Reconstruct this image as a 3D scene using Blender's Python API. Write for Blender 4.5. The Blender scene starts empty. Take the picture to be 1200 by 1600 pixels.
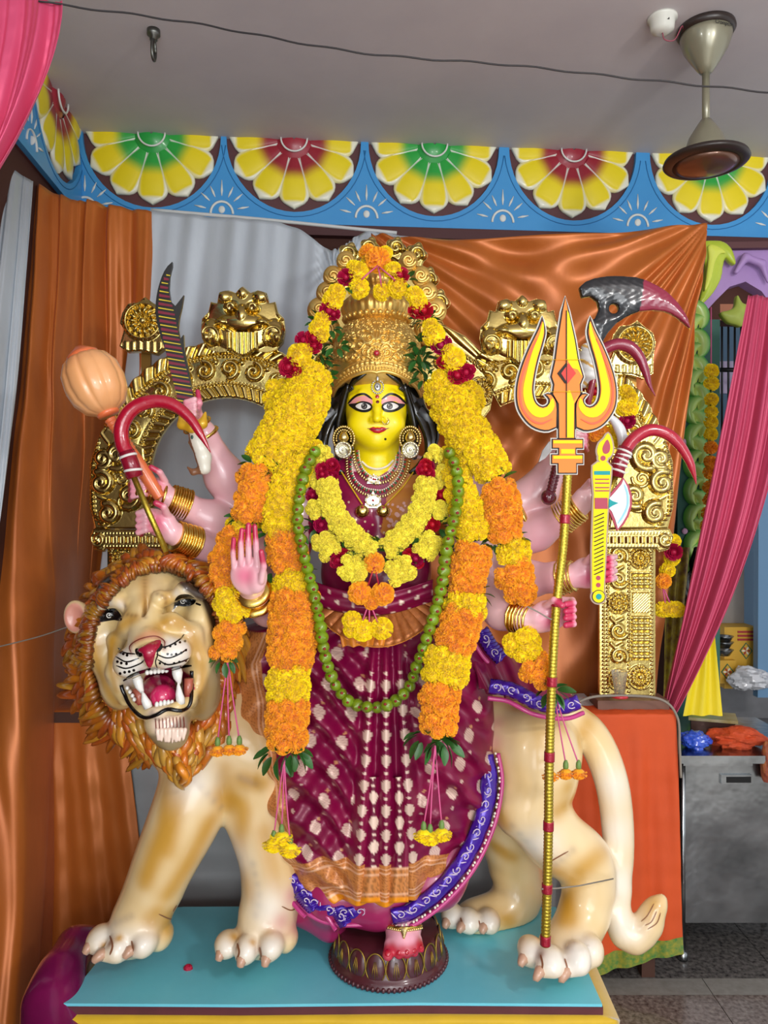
import bpy, math, random
import numpy as np
from mathutils import Vector, Matrix, Euler
from mathutils.bvhtree import BVHTree
from mathutils.geometry import delaunay_2d_cdt
random.seed(7); np.random.seed(7)
sc = bpy.context.scene; COL = sc.collection; PI = math.pi

# ---------------------------------------------------------------- camera, world, lights, exposure
CAMY, CAMZ, FPX = -2.4, 1.76, 1200.0
cam = bpy.data.objects.new('camera', bpy.data.cameras.new('camera')); COL.objects.link(cam)
cam.location = (0, CAMY, CAMZ); cam.rotation_euler = (PI/2, 0, 0)
cam.data.sensor_fit = 'HORIZONTAL'; cam.data.sensor_width = 36; cam.data.lens = 36
cam.data.clip_start = 0.05; sc.camera = cam
sc.view_settings.view_transform = 'Standard'; sc.view_settings.look = 'None'
sc.view_settings.gamma = 1; sc.view_settings.use_curve_mapping = False
sc.view_settings.exposure = 0.0
w = bpy.data.worlds.new('world'); sc.world = w; w.use_nodes = True
w.node_tree.nodes['Background'].inputs[0].default_value = (0.93, 0.96, 1.0, 1)
w.node_tree.nodes['Background'].inputs[1].default_value = 0.85
def area(name, loc, target, sx, sy, power, col=(1, 1, 1)):
    l = bpy.data.lights.new(name, 'AREA'); l.shape = 'RECTANGLE'; l.size = sx; l.size_y = sy; l.energy = power; l.color = col
    o = bpy.data.objects.new(name, l); COL.objects.link(o); o.location = loc
    o.rotation_euler = (Vector(target) - Vector(loc)).to_track_quat('-Z', 'Y').to_euler()
    return o
def lamp(name, loc, power, r, col):
    l = bpy.data.lights.new(name, 'POINT'); l.energy = power; l.shadow_soft_size = r; l.color = col
    o = bpy.data.objects.new(name, l); COL.objects.link(o); o.location = loc; return o
lamp('tube_or_fill_lamp', (1.9, -2.7, 2.75), 105, .16, (1, .97, .93))
lamp('tube_or_fill_lamp', (-2.1, -3.2, 2.6), 50, .16, (.95, .98, 1))
lamp('tube_or_fill_lamp', (.4, -4.6, 2.2), 60, .2, (1, 1, 1))  # added fill lamp behind the camera, lifts the ceiling
area('front_fill', (0.8, -5.6, 1.7), (0, 0, 1.9), 3.6, 2.6, 130, (0.95, 0.98, 1))  # added wide fill behind the camera, gives the brass something bright to reflect

# ---------------------------------------------------------------- helpers
def P(px, py, D):
    return Vector(((px-600)/FPX*D, D+CAMY, CAMZ-(py-800)/FPX*D))
def lin(h, a=1.0):
    h = h.lstrip('#'); c = [int(h[i:i+2], 16)/255 for i in (0, 2, 4)]
    return tuple((x/12.92 if x <= .04045 else ((x+.055)/1.055)**2.4) for x in c) + (a,)
def LN(h): return np.array(lin(h)[:3], np.float32)
MATS = {}
def mat(name, col='#888888', rough=.5, metal=0.0, bump=0, bscale=40, bdist=.002, noise=0, nscale=6, col2=None, vc=False, coat=0, spec=.5,
        sheen=0, alpha=1, trans=0, rnd=0, aniso=(1, 1, 1), emit=None):
    if name in MATS: return MATS[name]
    m = bpy.data.materials.new(name); m.use_nodes = True; nt = m.node_tree; b = nt.nodes['Principled BSDF']; L = nt.links
    I = b.inputs
    I['Roughness'].default_value = rough; I['Metallic'].default_value = metal; I['Specular IOR Level'].default_value = spec
    I['Coat Weight'].default_value = coat; I['Coat Roughness'].default_value = .12; I['Sheen Weight'].default_value = sheen
    I['Transmission Weight'].default_value = trans; I['Alpha'].default_value = alpha
    if emit: I['Emission Color'].default_value = lin(emit[0]); I['Emission Strength'].default_value = emit[1]
    if vc:
        v = nt.nodes.new('ShaderNodeVertexColor'); v.layer_name = 'Col'; src = v.outputs['Color']
    else:
        r = nt.nodes.new('ShaderNodeRGB'); r.outputs[0].default_value = lin(col); src = r.outputs[0]
    tc = nt.nodes.new('ShaderNodeTexCoord'); mp = nt.nodes.new('ShaderNodeMapping'); mp.inputs['Scale'].default_value = aniso
    L.new(tc.outputs['Object'], mp.inputs['Vector'])
    if noise:
        n = nt.nodes.new('ShaderNodeTexNoise'); n.inputs['Scale'].default_value = nscale; n.inputs['Detail'].default_value = 6; n.inputs['Roughness'].default_value = .6
        L.new(mp.outputs[0], n.inputs['Vector'])
        rp = nt.nodes.new('ShaderNodeMapRange'); rp.inputs[1].default_value = .32; rp.inputs[2].default_value = .68; L.new(n.outputs['Fac'], rp.inputs[0])
        mx = nt.nodes.new('ShaderNodeMix'); mx.data_type = 'RGBA'
        if col2:
            mx.inputs[7].default_value = lin(col2)
        else:
            mx.blend_type = 'MULTIPLY'; mx.inputs[7].default_value = (.55, .5, .45, 1)
        ml = nt.nodes.new('ShaderNodeMath'); ml.operation = 'MULTIPLY'; ml.inputs[1].default_value = noise; L.new(rp.outputs[0], ml.inputs[0])
        L.new(ml.outputs[0], mx.inputs[0]); L.new(src, mx.inputs[6]); src = mx.outputs[2]
    if rnd:
        oi = nt.nodes.new('ShaderNodeObjectInfo'); hs = nt.nodes.new('ShaderNodeHueSaturation')
        r1 = nt.nodes.new('ShaderNodeMapRange'); r1.inputs[3].default_value = 1-rnd; r1.inputs[4].default_value = 1+rnd*.35
        r2 = nt.nodes.new('ShaderNodeMapRange'); r2.inputs[3].default_value = .5-rnd*.05; r2.inputs[4].default_value = .5+rnd*.05
        L.new(oi.outputs['Random'], r1.inputs[0]); L.new(oi.outputs['Random'], r2.inputs[0])
        L.new(r1.outputs[0], hs.inputs['Value']); L.new(r2.outputs[0], hs.inputs['Hue']); L.new(src, hs.inputs['Color']); src = hs.outputs[0]
    L.new(src, I['Base Color'])
    if bump:
        n2 = nt.nodes.new('ShaderNodeTexNoise'); n2.inputs['Scale'].default_value = bscale; n2.inputs['Detail'].default_value = 4
        L.new(mp.outputs[0], n2.inputs['Vector'])
        bp = nt.nodes.new('ShaderNodeBump'); bp.inputs['Strength'].default_value = bump; bp.inputs['Distance'].default_value = bdist
        L.new(n2.outputs['Fac'], bp.inputs['Height']); L.new(bp.outputs[0], I['Normal'])
    MATS[name] = m; return m

ORG = {}
def mesh_data(name, V, Fc, m, cols=None, smooth=True):
    V = np.asarray(V, np.float32).reshape(-1, 3)
    me = bpy.data.meshes.new(name)
    if isinstance(Fc, np.ndarray):
        k = Fc.shape[1]; n = len(Fc)
        me.vertices.add(len(V)); me.vertices.foreach_set('co', V.ravel())
        me.loops.add(n*k); me.loops.foreach_set('vertex_index', Fc.astype(np.int32).ravel())
        me.polygons.add(n); me.polygons.foreach_set('loop_start', np.arange(0, n*k, k, dtype=np.int32))
        me.update(calc_edges=True)
    else:
        me.from_pydata([tuple(map(float, v)) for v in V], [], [tuple(map(int, f)) for f in Fc]); me.update()
    ms = m if isinstance(m, (list, tuple)) else [m]
    for q in ms: me.materials.append(q)
    if smooth: me.polygons.foreach_set('use_smooth', np.ones(len(me.polygons), bool))
    if cols is not None:
        c = np.ones((len(V), 4), np.float32); c[:, :3] = np.clip(cols, 0, 1)
        at = me.color_attributes.new('Col', 'FLOAT_COLOR', 'POINT'); at.data.foreach_set('color', c.ravel())
    return me
def mk(name, V, Fc, m, parent=None, cols=None, smooth=True, org=None):
    V = np.asarray(V, np.float64).reshape(-1, 3)
    if parent is not None: o0 = np.array(ORG[parent.name])
    elif org is not None: o0 = np.array(org)
    else: o0 = np.array([(V[:, 0].min()+V[:, 0].max())/2, (V[:, 1].min()+V[:, 1].max())/2, V[:, 2].min()])
    me = mesh_data(name, V-o0, Fc, m, cols, smooth)
    o = bpy.data.objects.new(name, me); COL.objects.link(o)
    if parent is not None: o.parent = parent
    else: o.location = o0
    ORG[o.name] = tuple(o0); return o
def inst(name, me, parent, loc, rot=None, scale=1):
    """a part sharing mesh data"""
    o = bpy.data.objects.new(name, me); COL.objects.link(o); o.parent = parent
    l = Vector(loc) - (Vector(ORG[parent.name]) if parent is not None else Vector((0, 0, 0))); s = scale if hasattr(scale, '__len__') else (scale,)*3
    q = rot if rot is not None else Matrix.Identity(3)
    o.matrix_local = Matrix.Translation(l) @ q.to_4x4() @ Matrix.Diagonal((*s, 1)); ORG[o.name] = tuple(Vector(loc)); return o
def thing(name, label, cat, loc=(0, 0, 0), group=None, kind=None):
    o = bpy.data.objects.new(name, None); COL.objects.link(o); o.location = loc; o.empty_display_size = .05
    ORG[o.name] = tuple(loc); return tag(o, label, cat, group, kind)
def tag(o, label, cat, group=None, kind=None):
    o['label'] = label; o['category'] = cat
    if group: o['group'] = group
    if kind: o['kind'] = kind
    return o
def struct(o): o['kind'] = 'structure'; return o

class MB:
    """collects simple shapes in one mesh"""
    def __init__(s): s.v = []; s.f = []; s.n = 0
    def add(s, V, Fc):
        V = [tuple(v) for v in V]; s.v += V; s.f += [tuple(int(i)+s.n for i in f) for f in Fc]; s.n += len(V); return s
    def box(s, c, d, R=None):
        x, y, z = d[0]/2, d[1]/2, d[2]/2
        V = [Vector((a, b, e)) for a in (-x, x) for b in (-y, y) for e in (-z, z)]
        if R is not None: V = [R @ v for v in V]
        V = [v + Vector(c) for v in V]
        return s.add(V, [(0, 1, 3, 2), (4, 6, 7, 5), (0, 4, 5, 1), (2, 3, 7, 6), (0, 2, 6, 4), (1, 5, 7, 3)])
    def tube(s, pts, r, n=8, cap=True, flat=1.0):
        pts = [Vector(p) for p in pts]; k = len(pts)
        rs = list(r) if hasattr(r, '__len__') else [r]*k
        up = None; V = []
        for i, p in enumerate(pts):
            t = (pts[min(i+1, k-1)]-pts[max(i-1, 0)])
            t = t.normalized() if t.length > 1e-9 else Vector((0, 0, 1))
            if up is None: up = Vector((0, 1, 0)) if abs(t.y) < .9 else Vector((1, 0, 0))
            a = t.cross(up)
            if a.length < 1e-6: a = t.orthogonal()
            a.normalize(); b = a.cross(t).normalized(); up = b
            for j in range(n):
                q = 2*PI*j/n; V.append(p + a*math.cos(q)*rs[i] + b*math.sin(q)*rs[i]*flat)
        F_ = [(i*n+j, i*n+(j+1) % n, (i+1)*n+(j+1) % n, (i+1)*n+j) for i in range(k-1) for j in range(n)]
        if cap: F_ += [tuple(reversed(range(n))), tuple((k-1)*n+j for j in range(n))]
        return s.add(V, F_)
    def lathe(s, prof, c=(0, 0, 0), n=32, R=None, rib=None):
        V = []; k = len(prof)
        for i, (r, z) in enumerate(prof):
            for j in range(n):
                a = 2*PI*j/n; rr = r*(rib(a, i/(k-1)) if rib else 1)
                v = Vector((rr*math.cos(a), rr*math.sin(a), z)); v = R @ v if R is not None else v
                V.append(v+Vector(c))
        F_ = [(i*n+j, i*n+(j+1) % n, (i+1)*n+(j+1) % n, (i+1)*n+j) for i in range(k-1) for j in range(n)]
        F_ += [tuple(reversed(range(n))), tuple((k-1)*n+j for j in range(n))]
        return s.add(V, F_)
    def ball(s, c, r, nu=12, nv=8, R=None):
        r = r if hasattr(r, '__len__') else (r, r, r)
        V = []; c = Vector(c)
        for i in range(nv+1):
            t = PI*i/nv
            for j in range(nu):
                a = 2*PI*j/nu; v = Vector((r[0]*math.sin(t)*math.cos(a), r[1]*math.sin(t)*math.sin(a), r[2]*math.cos(t)))
                V.append(c + (R @ v if R is not None else v))
        return s.add(V, [(i*nu+j, (i+1)*nu+j, (i+1)*nu+(j+1) % nu, i*nu+(j+1) % nu) for i in range(nv) for j in range(nu)])
    def prism(s, pts2, y0, y1, tf=None):
        """outline (x,z) extruded along y"""
        n = len(pts2); r = delaunay_2d_cdt([Vector(p) for p in pts2], [], [list(range(n))], 1, 1e-6)
        vv = r[0]; m = len(vv); V = [(v.x, y0, v.y) for v in vv] + [(v.x, y1, v.y) for v in vv]
        F_ = [tuple(f) for f in r[2]] + [tuple(reversed([i+m for i in f])) for f in r[2]]
        F_ += [(i, i+m, (i+1) % n+m, (i+1) % n) for i in range(n)]
        if tf: V = [tf(Vector(v)) for v in V]
        return s.add(V, F_)
    def build(s, name, m, parent=None, smooth=True, **k): return mk(name, s.v, s.f, m, parent, smooth=smooth, **k)
def flatten(o, ang=35):
    """smooth shading with sharp edges"""
    o.data.set_sharp_from_angle(angle=math.radians(ang)); return o
def arr(pts, D=None): return np.array([P(*p) if D is None else P(p[0], p[1], D) for p in pts])
def smooth_path(pts, n=40, closed=False):
    """Catmull-Rom through any-dimensional points, resampled evenly"""
    p = np.array([tuple(q) for q in pts], float)
    if len(p) == 2: t = np.linspace(0, 1, n)[:, None]; return p[0]*(1-t)+p[1]*t
    q = np.vstack([p[-1], p, p[0], p[1]]) if closed else np.vstack([2*p[0]-p[1], p, 2*p[-1]-p[-2]])
    out = []; m = len(p) if closed else len(p)-1
    for i in range(m):
        a, b, c, d = q[i], q[i+1], q[i+2], q[i+3]
        for t in np.linspace(0, 1, 16, endpoint=False):
            out.append(.5*((2*b)+(-a+c)*t+(2*a-5*b+4*c-d)*t*t+(-a+3*b-3*c+d)*t**3))
    if not closed: out.append(p[-1])
    out = np.array(out); o2 = np.vstack([out, out[:1]]) if closed else out
    s = np.r_[0, np.cumsum(np.linalg.norm(np.diff(o2[:, :], axis=0), axis=1))]
    t = np.linspace(0, s[-1], n, endpoint=not closed)
    return np.stack([np.interp(t, s, o2[:, k]) for k in range(o2.shape[1])], 1)
def gridfaces(nr, nc, wrap=False):
    i = np.arange(nr-1)[:, None]; j = np.arange(nc if wrap else nc-1)[None, :]; j2 = (j+1) % nc
    return np.stack(np.broadcast_arrays(i*nc+j, i*nc+j2, (i+1)*nc+j2, (i+1)*nc+j), -1).reshape(-1, 4)
def noise2(u, v, seed=0, octs=3):
    r = np.random.RandomState(seed); out = 0*u
    for o in range(octs):
        for _ in range(5):
            a = r.rand()*2*PI; f = (1+r.rand())*2**o
            out = out + np.sin((u*math.cos(a)+v*math.sin(a))*f*2*PI+r.rand()*7)/2**o/5
    return out
def sstep(a, b, x): t = np.clip((x-a)/(b-a), 0, 1); return t*t*(3-2*t)
def mixc(c, d, t): return c*(1-t[..., None])+d*t[..., None]

# ---- signed-distance sculpting
class Fld:
    def __init__(s): s.p = []; s.post = None
    def ell(s, c, r, k=.02, R=None, sub=False):
        c = np.array(c, np.float32); r = np.array(r, np.float32); Rm = None if R is None else np.array(R.inverted(), np.float32)
        def f(X):
            q = X-c
            if Rm is not None: q = q @ Rm.T
            k0 = np.linalg.norm(q/r, axis=1); k1 = np.linalg.norm(q/(r*r), axis=1); return k0*(k0-1)/np.maximum(k1, 1e-6)
        s.p.append((f, c, float(r.max()), k, sub)); return s
    def cap(s, a, b, ra, rb, k=.02, sub=False, flat=None):
        a = np.array(a, np.float32); b = np.array(b, np.float32); ab = b-a; L2 = max(float(ab@ab), 1e-9)
        def f(X):
            t = np.clip(((X-a)@ab)/L2, 0, 1); return np.linalg.norm(X-a-t[:, None]*ab, axis=1)-(ra+(rb-ra)*t)
        s.p.append((f, (a+b)/2, math.sqrt(L2)/2+max(ra, rb), k, sub)); return s
    def chain(s, pts, rs, k=.02, sub=False):
        for i in range(len(pts)-1): s.cap(pts[i], pts[i+1], rs[i], rs[i+1], k, sub)
        return s
    def box(s, c, d, rnd=.01, k=.02, R=None, sub=False):
        c = np.array(c, np.float32); d = np.array(d, np.float32)/2-rnd; Rm = None if R is None else np.array(R.inverted(), np.float32)
        def f(X):
            q = X-c
            if Rm is not None: q = q @ Rm.T
            q = np.abs(q)-d; return np.linalg.norm(np.maximum(q, 0), axis=1)+np.minimum(q.max(1), 0)-rnd
        s.p.append((f, c, float(np.linalg.norm(d))+rnd, k, sub)); return s
    def ev(s, X, act=None):
        d = None
        for i in (range(len(s.p)) if act is None else act):
            f, c, r, k, sub = s.p[i]; e = f(X)
            if d is None:
                d = e if not sub else np.full(len(X), 9., np.float32); continue
            if sub:
                e = -e; h = np.clip(.5-.5*(d-e)/k, 0, 1) if k > 0 else (e > d).astype(np.float32); d = d*(1-h)+e*h+k*h*(1-h)
            else:
                h = np.clip(.5+.5*(d-e)/k, 0, 1); d = d*(1-h)+e*h-k*h*(1-h)
        if s.post is not None and d is not None: d = s.post(X, d)
        return d
    def mesh(s, h, B=10, pad=.0):
        C = np.array([p[1] for p in s.p if not p[4]]); Rr = np.array([p[2]+p[3]*.5+.02 for p in s.p if not p[4]])
        lo = (C-Rr[:, None]).min(0); hi = (C+Rr[:, None]).max(0); nb = np.ceil((hi-lo)/h/B).astype(int)
        N = nb*B+3; bs = B*h; hd = bs*math.sqrt(3)/2
        bi = np.stack(np.meshgrid(*[np.arange(n) for n in nb], indexing='ij'), -1).reshape(-1, 3)
        bc = lo+(bi+.5)*bs
        allC = np.array([p[1] for p in s.p]); allR = np.array([p[2]+p[3] for p in s.p]); isub = np.array([p[4] for p in s.p])
        g = np.stack(np.meshgrid(*[np.arange(B+1)]*3, indexing='ij'), -1).reshape(-1, 3)
        VK = []; VP = []; QK = []
        st = np.array([N[1]*N[2], N[2], 1])
        def key(ix): return ix @ st
        cg = np.stack(np.meshgrid(*[np.arange(B)]*3, indexing='ij'), -1).reshape(-1, 3)
        offs = [(0, 0, 0), (1, 0, 0), (0, 1, 0), (0, 0, 1), (1, 1, 0), (1, 0, 1), (0, 1, 1), (1, 1, 1)]
        for b, c in zip(bi, bc):
            dd = np.linalg.norm(allC-c, axis=1)
            act = np.nonzero(dd < allR+hd+pad+.02)[0]
            if len(act) == 0 or isub[act].all(): continue
            cv = s.ev(c[None].astype(np.float32), act)[0]
            if abs(cv) > hd*3.2+pad+.01: continue
            ix = g+b*B; X = (lo+ix*h).astype(np.float32); V = s.ev(X, act)
            if V.min() > 0 or V.max() < 0: continue
            V = V.reshape(B+1, B+1, B+1); S = V < 0
            acc = np.zeros((B, B, B, 3)); cnt = np.zeros((B, B, B))
            for ax in range(3):
                o = [a for a in range(3) if a != ax]
                for p0 in (0, 1):
                    for p1 in (0, 1):
                        sl = [None]*3; sl[ax] = slice(0, B); sl[o[0]] = slice(p0, p0+B); sl[o[1]] = slice(p1, p1+B)
                        s2 = list(sl); s2[ax] = slice(1, B+1)
                        va = V[tuple(sl)]; vb = V[tuple(s2)]; cr = (va < 0) != (vb < 0)
                        t = np.where(cr, va/np.where(cr, va-vb, 1), 0)
                        cnt += cr; acc[..., ax] += np.where(cr, t, 0); acc[..., o[0]] += cr*p0; acc[..., o[1]] += cr*p1
            m = cnt > 0; ci = cg[m.ravel()]+b*B
            VK.append(key(ci)); VP.append(lo+(ci+(acc[m]/cnt[m][:, None]))*h)
            for ax in range(3):
                o = [(ax+1) % 3, (ax+2) % 3]
                sl = [slice(0, B)]*3; s2 = list(sl); s2[ax] = slice(1, B+1)
                a_ = S[tuple(sl)]; b_ = S[tuple(s2)]
                for flip, mm in ((0, a_ & ~b_), (1, ~a_ & b_)):
                    e = np.argwhere(mm)
                    if not len(e): continue
                    e = e+b*B; e = e[(e[:, o[0]] > 0) & (e[:, o[1]] > 0)]
                    d0 = np.eye(3, dtype=int)[o[0]]; d1 = np.eye(3, dtype=int)[o[1]]
                    q = np.stack([key(e-d0-d1), key(e-d1), key(e), key(e-d0)], 1)
                    QK.append(q[:, ::-1] if flip else q)
        VK = np.concatenate(VK); VP = np.concatenate(VP); QK = np.concatenate(QK)
        sr = np.argsort(VK); VKs = VK[sr]; VP = VP[sr]
        ii = np.searchsorted(VKs, QK); ii = np.minimum(ii, len(VKs)-1); ok = (VKs[ii] == QK).all(1)
        return VP, ii[ok]
def relax(V, Fq, it=1, lam=.5):
    for _ in range(it):
        A = np.zeros_like(V); n = np.zeros(len(V))
        for a, b in ((0, 1), (1, 2), (2, 3), (3, 0)):
            np.add.at(A, Fq[:, a], V[Fq[:, b]]); np.add.at(A, Fq[:, b], V[Fq[:, a]]); np.add.at(n, Fq[:, a], 1); np.add.at(n, Fq[:, b], 1)
        V = V+lam*(A/np.maximum(n, 1)[:, None]-V)
    return V
def bvh_of(V, Fq): return BVHTree.FromPolygons([tuple(v) for v in V], [tuple(map(int, f)) for f in Fq])
CAMP = Vector((0, CAMY, CAMZ))
def pick(px, py, bvh, D=2.3):
    """the point of a surface found along the sight line through a photo pixel: returns point, normal"""
    d = (P(px, py, 1.0)-CAMP).normalized(); best = None
    for b in (bvh if isinstance(bvh, (list, tuple)) else [bvh]):
        h = b.ray_cast(CAMP, d)
        if h[0] is not None and (best is None or h[3] < best[2]): best = (h[0], h[1], h[3])
    if best is None:
        bb = bvh[0] if isinstance(bvh, (list, tuple)) else bvh
        h = bb.find_nearest(P(px, py, D)); return h[0], h[1]
    n = best[1]
    if n.dot(d) > 0: n = -n
    return best[0], n
def paint(name, poly, bvh, m, parent, off=.0008, step=2.5, dome=0, smooth_outline=False, D=2.3):
    """a thin layer of paint / appliqué laid on a surface, outline given in photo pixels"""
    if smooth_outline: poly = smooth_path(poly, max(16, len(poly)*5), closed=True)
    poly = [Vector(p) for p in poly]; n = len(poly)
    xs = [p.x for p in poly]; ys = [p.y for p in poly]; pts = list(poly)
    out = []
    for i in range(n):
        a, b = poly[i], poly[(i+1) % n]; k = max(1, int((b-a).length/step)); out += [a+(b-a)*t/k for t in range(k)]
    gx = np.arange(min(xs)+step/2, max(xs), step); gy = np.arange(min(ys)+step/2, max(ys), step)
    O = np.array([tuple(p) for p in out])
    inner = []
    if len(gx) and len(gy):
        G = np.array([(x, y) for x in gx for y in gy]); ins = np.zeros(len(G), bool); j = len(O)-1
        for i in range(len(O)):
            yi, yj = O[i, 1], O[j, 1]; c = ((yi > G[:, 1]) != (yj > G[:, 1]))
            ins ^= c & (G[:, 0] < (O[j, 0]-O[i, 0])*(G[:, 1]-yi)/(yj-yi if yj != yi else 1e-9)+O[i, 0]); j = i
        G = G[ins]
        if len(G):
            dm = np.sqrt(((G[:, None]-O[None])**2).sum(2)).min(1); G = G[dm > step*.45]; dm = dm[dm > step*.45]
            inner = list(zip(G, dm))
    r = delaunay_2d_cdt([Vector(p) for p in out]+[Vector(g[0]) for g in inner], [], [list(range(len(out)))], 1, 1e-5)
    V = []
    dmx = max([g[1] for g in inner], default=1)
    for v in r[0]:
        h, nn = pick(v.x, v.y, bvh, D); b = 0
        if dome and inner:
            dd = np.sqrt(((O-np.array(v[:2]))**2).sum(1)).min()/dmx; b = dome*math.sqrt(max(0, 1-(1-min(dd, 1))**2))
        V.append(h+nn*(off+b))
    return mk(name, V, [tuple(f) for f in r[2]], m, parent)
def stroke(pts, wd, taper=True):
    """polyline (px) -> outline polygon of a brush stroke"""
    p = smooth_path(pts, max(8, len(pts)*5)); n = len(p); t = np.gradient(p, axis=0); t /= np.linalg.norm(t, axis=1)[:, None]+1e-9
    nn = np.stack([-t[:, 1], t[:, 0]], 1); s = np.linspace(0, 1, n); ww = wd/2*(np.minimum(1, 3*np.sqrt(np.maximum(s*(1-s), .02)))if taper else np.ones(n))
    return np.vstack([p+nn*ww[:, None], (p-nn*ww[:, None])[::-1]])
def disc_px(x, y, r, ry=None, n=14): return [(x+r*math.cos(2*PI*i/n), y+(ry or r)*math.sin(2*PI*i/n)) for i in range(n)]

# ---- relief (pressed metal) helpers: heights on a local u,v grid in metres
def dpoly(U, V, pts):
    d = np.full(U.shape, 1e6, np.float32)
    pts = np.asarray(pts, np.float32)
    for a, b in zip(pts[:-1], pts[1:]):
        ab = b-a; L = float(ab@ab)+1e-12; t = np.clip(((U-a[0])*ab[0]+(V-a[1])*ab[1])/L, 0, 1)
        d = np.minimum(d, np.hypot(U-a[0]-t*ab[0], V-a[1]-t*ab[1]))
    return d
def ridge(d, w, h): return h*np.sqrt(np.clip(1-(d/w)**2, 0, 1))
def spiral(cx, cy, r, turns=1.4, a0=0, hand=1, n=26, r1=.12):
    t = np.linspace(0, 1, n); rr = r*(1-t*(1-r1)); a = a0+hand*t*turns*2*PI
    return np.stack([cx+rr*np.cos(a), cy+rr*np.sin(a)], 1)
def rosette(U, V, cx, cy, r, h, n=12):
    d = np.hypot(U-cx, V-cy); a = np.arctan2(V-cy, U-cx); x = np.clip(d/r, 0, 1)
    pet = np.abs(np.cos(a*n/2))**.6*np.sin(np.clip((x-.28)/.72, 0, 1)*PI)**.7
    return np.where(d < r, h*np.maximum(pet, ridge(d, .27*r, 1.1)), 0)+ridge(np.abs(d-r*1.08), r*.09, h*.7)
def beads(U, V, pts, sp, r, h):
    p = smooth_path(pts, max(2, int(np.linalg.norm(np.diff(np.array(pts), axis=0), axis=1).sum()/sp))); H = np.zeros(U.shape, np.float32)
    du = abs(U[0, 1]-U[0, 0]) or 1e-3; dv = abs(V[1, 0]-V[0, 0]) or 1e-3; u0 = U[0, 0]; v0 = V[0, 0]; nr, nc = U.shape; k = int(r/min(du, dv))+2
    for x, y in p:
        i = int((y-v0)/dv); j = int((x-u0)/du); i0, i1, j0, j1 = max(0, i-k), min(nr, i+k+1), max(0, j-k), min(nc, j+k+1)
        if i1 > i0 and j1 > j0:
            s = (slice(i0, i1), slice(j0, j1)); H[s] = np.maximum(H[s], ridge(np.hypot(U[s]-x, V[s]-y), r, h))
    return H
def inside(U, V, poly):
    poly = np.asarray(poly); ins = np.zeros(U.shape, bool); j = len(poly)-1
    for i in range(len(poly)):
        yi, yj = poly[i, 1], poly[j, 1]
        if yi != yj: ins ^= ((yi > V) != (yj > V)) & (U < (poly[j, 0]-poly[i, 0])*(V-yi)/(yj-yi)+poly[i, 0])
        j = i
    return ins
def relief(name, poly, hf, m, parent, y, th=.02, g=.0025, org=None):
    """pressed sheet: outline poly in world x,z at depth y; hf(U,V)->height; backed by a board"""
    poly = np.asarray(poly, float); x0, z0 = poly.min(0)-g; x1, z1 = poly.max(0)+g
    u = np.arange(x0, x1+g, g); v = np.arange(z0, z1+g, g); U, V = np.meshgrid(u, v); U = U.astype(np.float32); V = V.astype(np.float32)
    M = inside(U, V, poly); H = hf(U, V)
    de = dpoly(U, V, np.vstack([poly, poly[:1]])); H = H*np.clip(de/.006, 0, 1)+.001
    Fq = gridfaces(*U.shape); ok = M.ravel()[Fq].all(1); Fq = Fq[ok]
    used = np.unique(Fq); mp = np.full(U.size, -1); mp[used] = np.arange(len(used))
    W = np.stack([U.ravel(), y-H.ravel(), V.ravel()], 1)[used]; Fq = mp[Fq]
    b = MB().prism(poly, y+.0004, y+th)
    nv = len(W); allV = np.vstack([W, np.array(b.v)]); F2 = [tuple(f) for f in Fq.tolist()]+[tuple(i+nv for i in f) for f in b.f]
    o = mk(name, allV, F2, m, parent, org=org); flatten(o, 60); return o
# ================================================================ room
M_ceil = mat('ceiling_paint', '#cdc5c6', .75, noise=.4, nscale=1.6, col2='#aaa3ab', bump=.15, bscale=9)
M_wall = mat('wall_paint', '#4c261a', .8, noise=.3, nscale=3)
M_fblue = mat('frieze_blue', '#3f97d8', .45, noise=.2, nscale=8, col2='#58abe0', coat=.2)
M_fbrown = mat('frieze_maroon', '#5b3436', .6)
M_fwhite = mat('frieze_white', '#e4e6e0', .5)
M_fgroove = mat('frieze_dark_blue', '#2370ab', .5)
M_vc = mat('painted_plaster', vc=True, rough=.4, coat=.25)
ZC = CAMZ+1.77
CORN = Vector((-1.44, 1.2, 0)); DR = Vector((1, .08, 0)).normalized(); DN = Vector((.08, -1, 0)).normalized()   # back wall direction, its normal toward the room
def wall_px(px):
    k = (px-600)/FPX; D = 3.7152/(1-.08*k); return (k*D+1.44)*math.sqrt(1.0064)
def fr_back(p): return CORN+DR*p.x-DN*p.y*1.0+Vector((0, 0, p.z))     # local (s, y(+into wall), z)
def fr_left(p): return CORN+DN*p.x-DR*p.y+Vector((0, 0, p.z))
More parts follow.
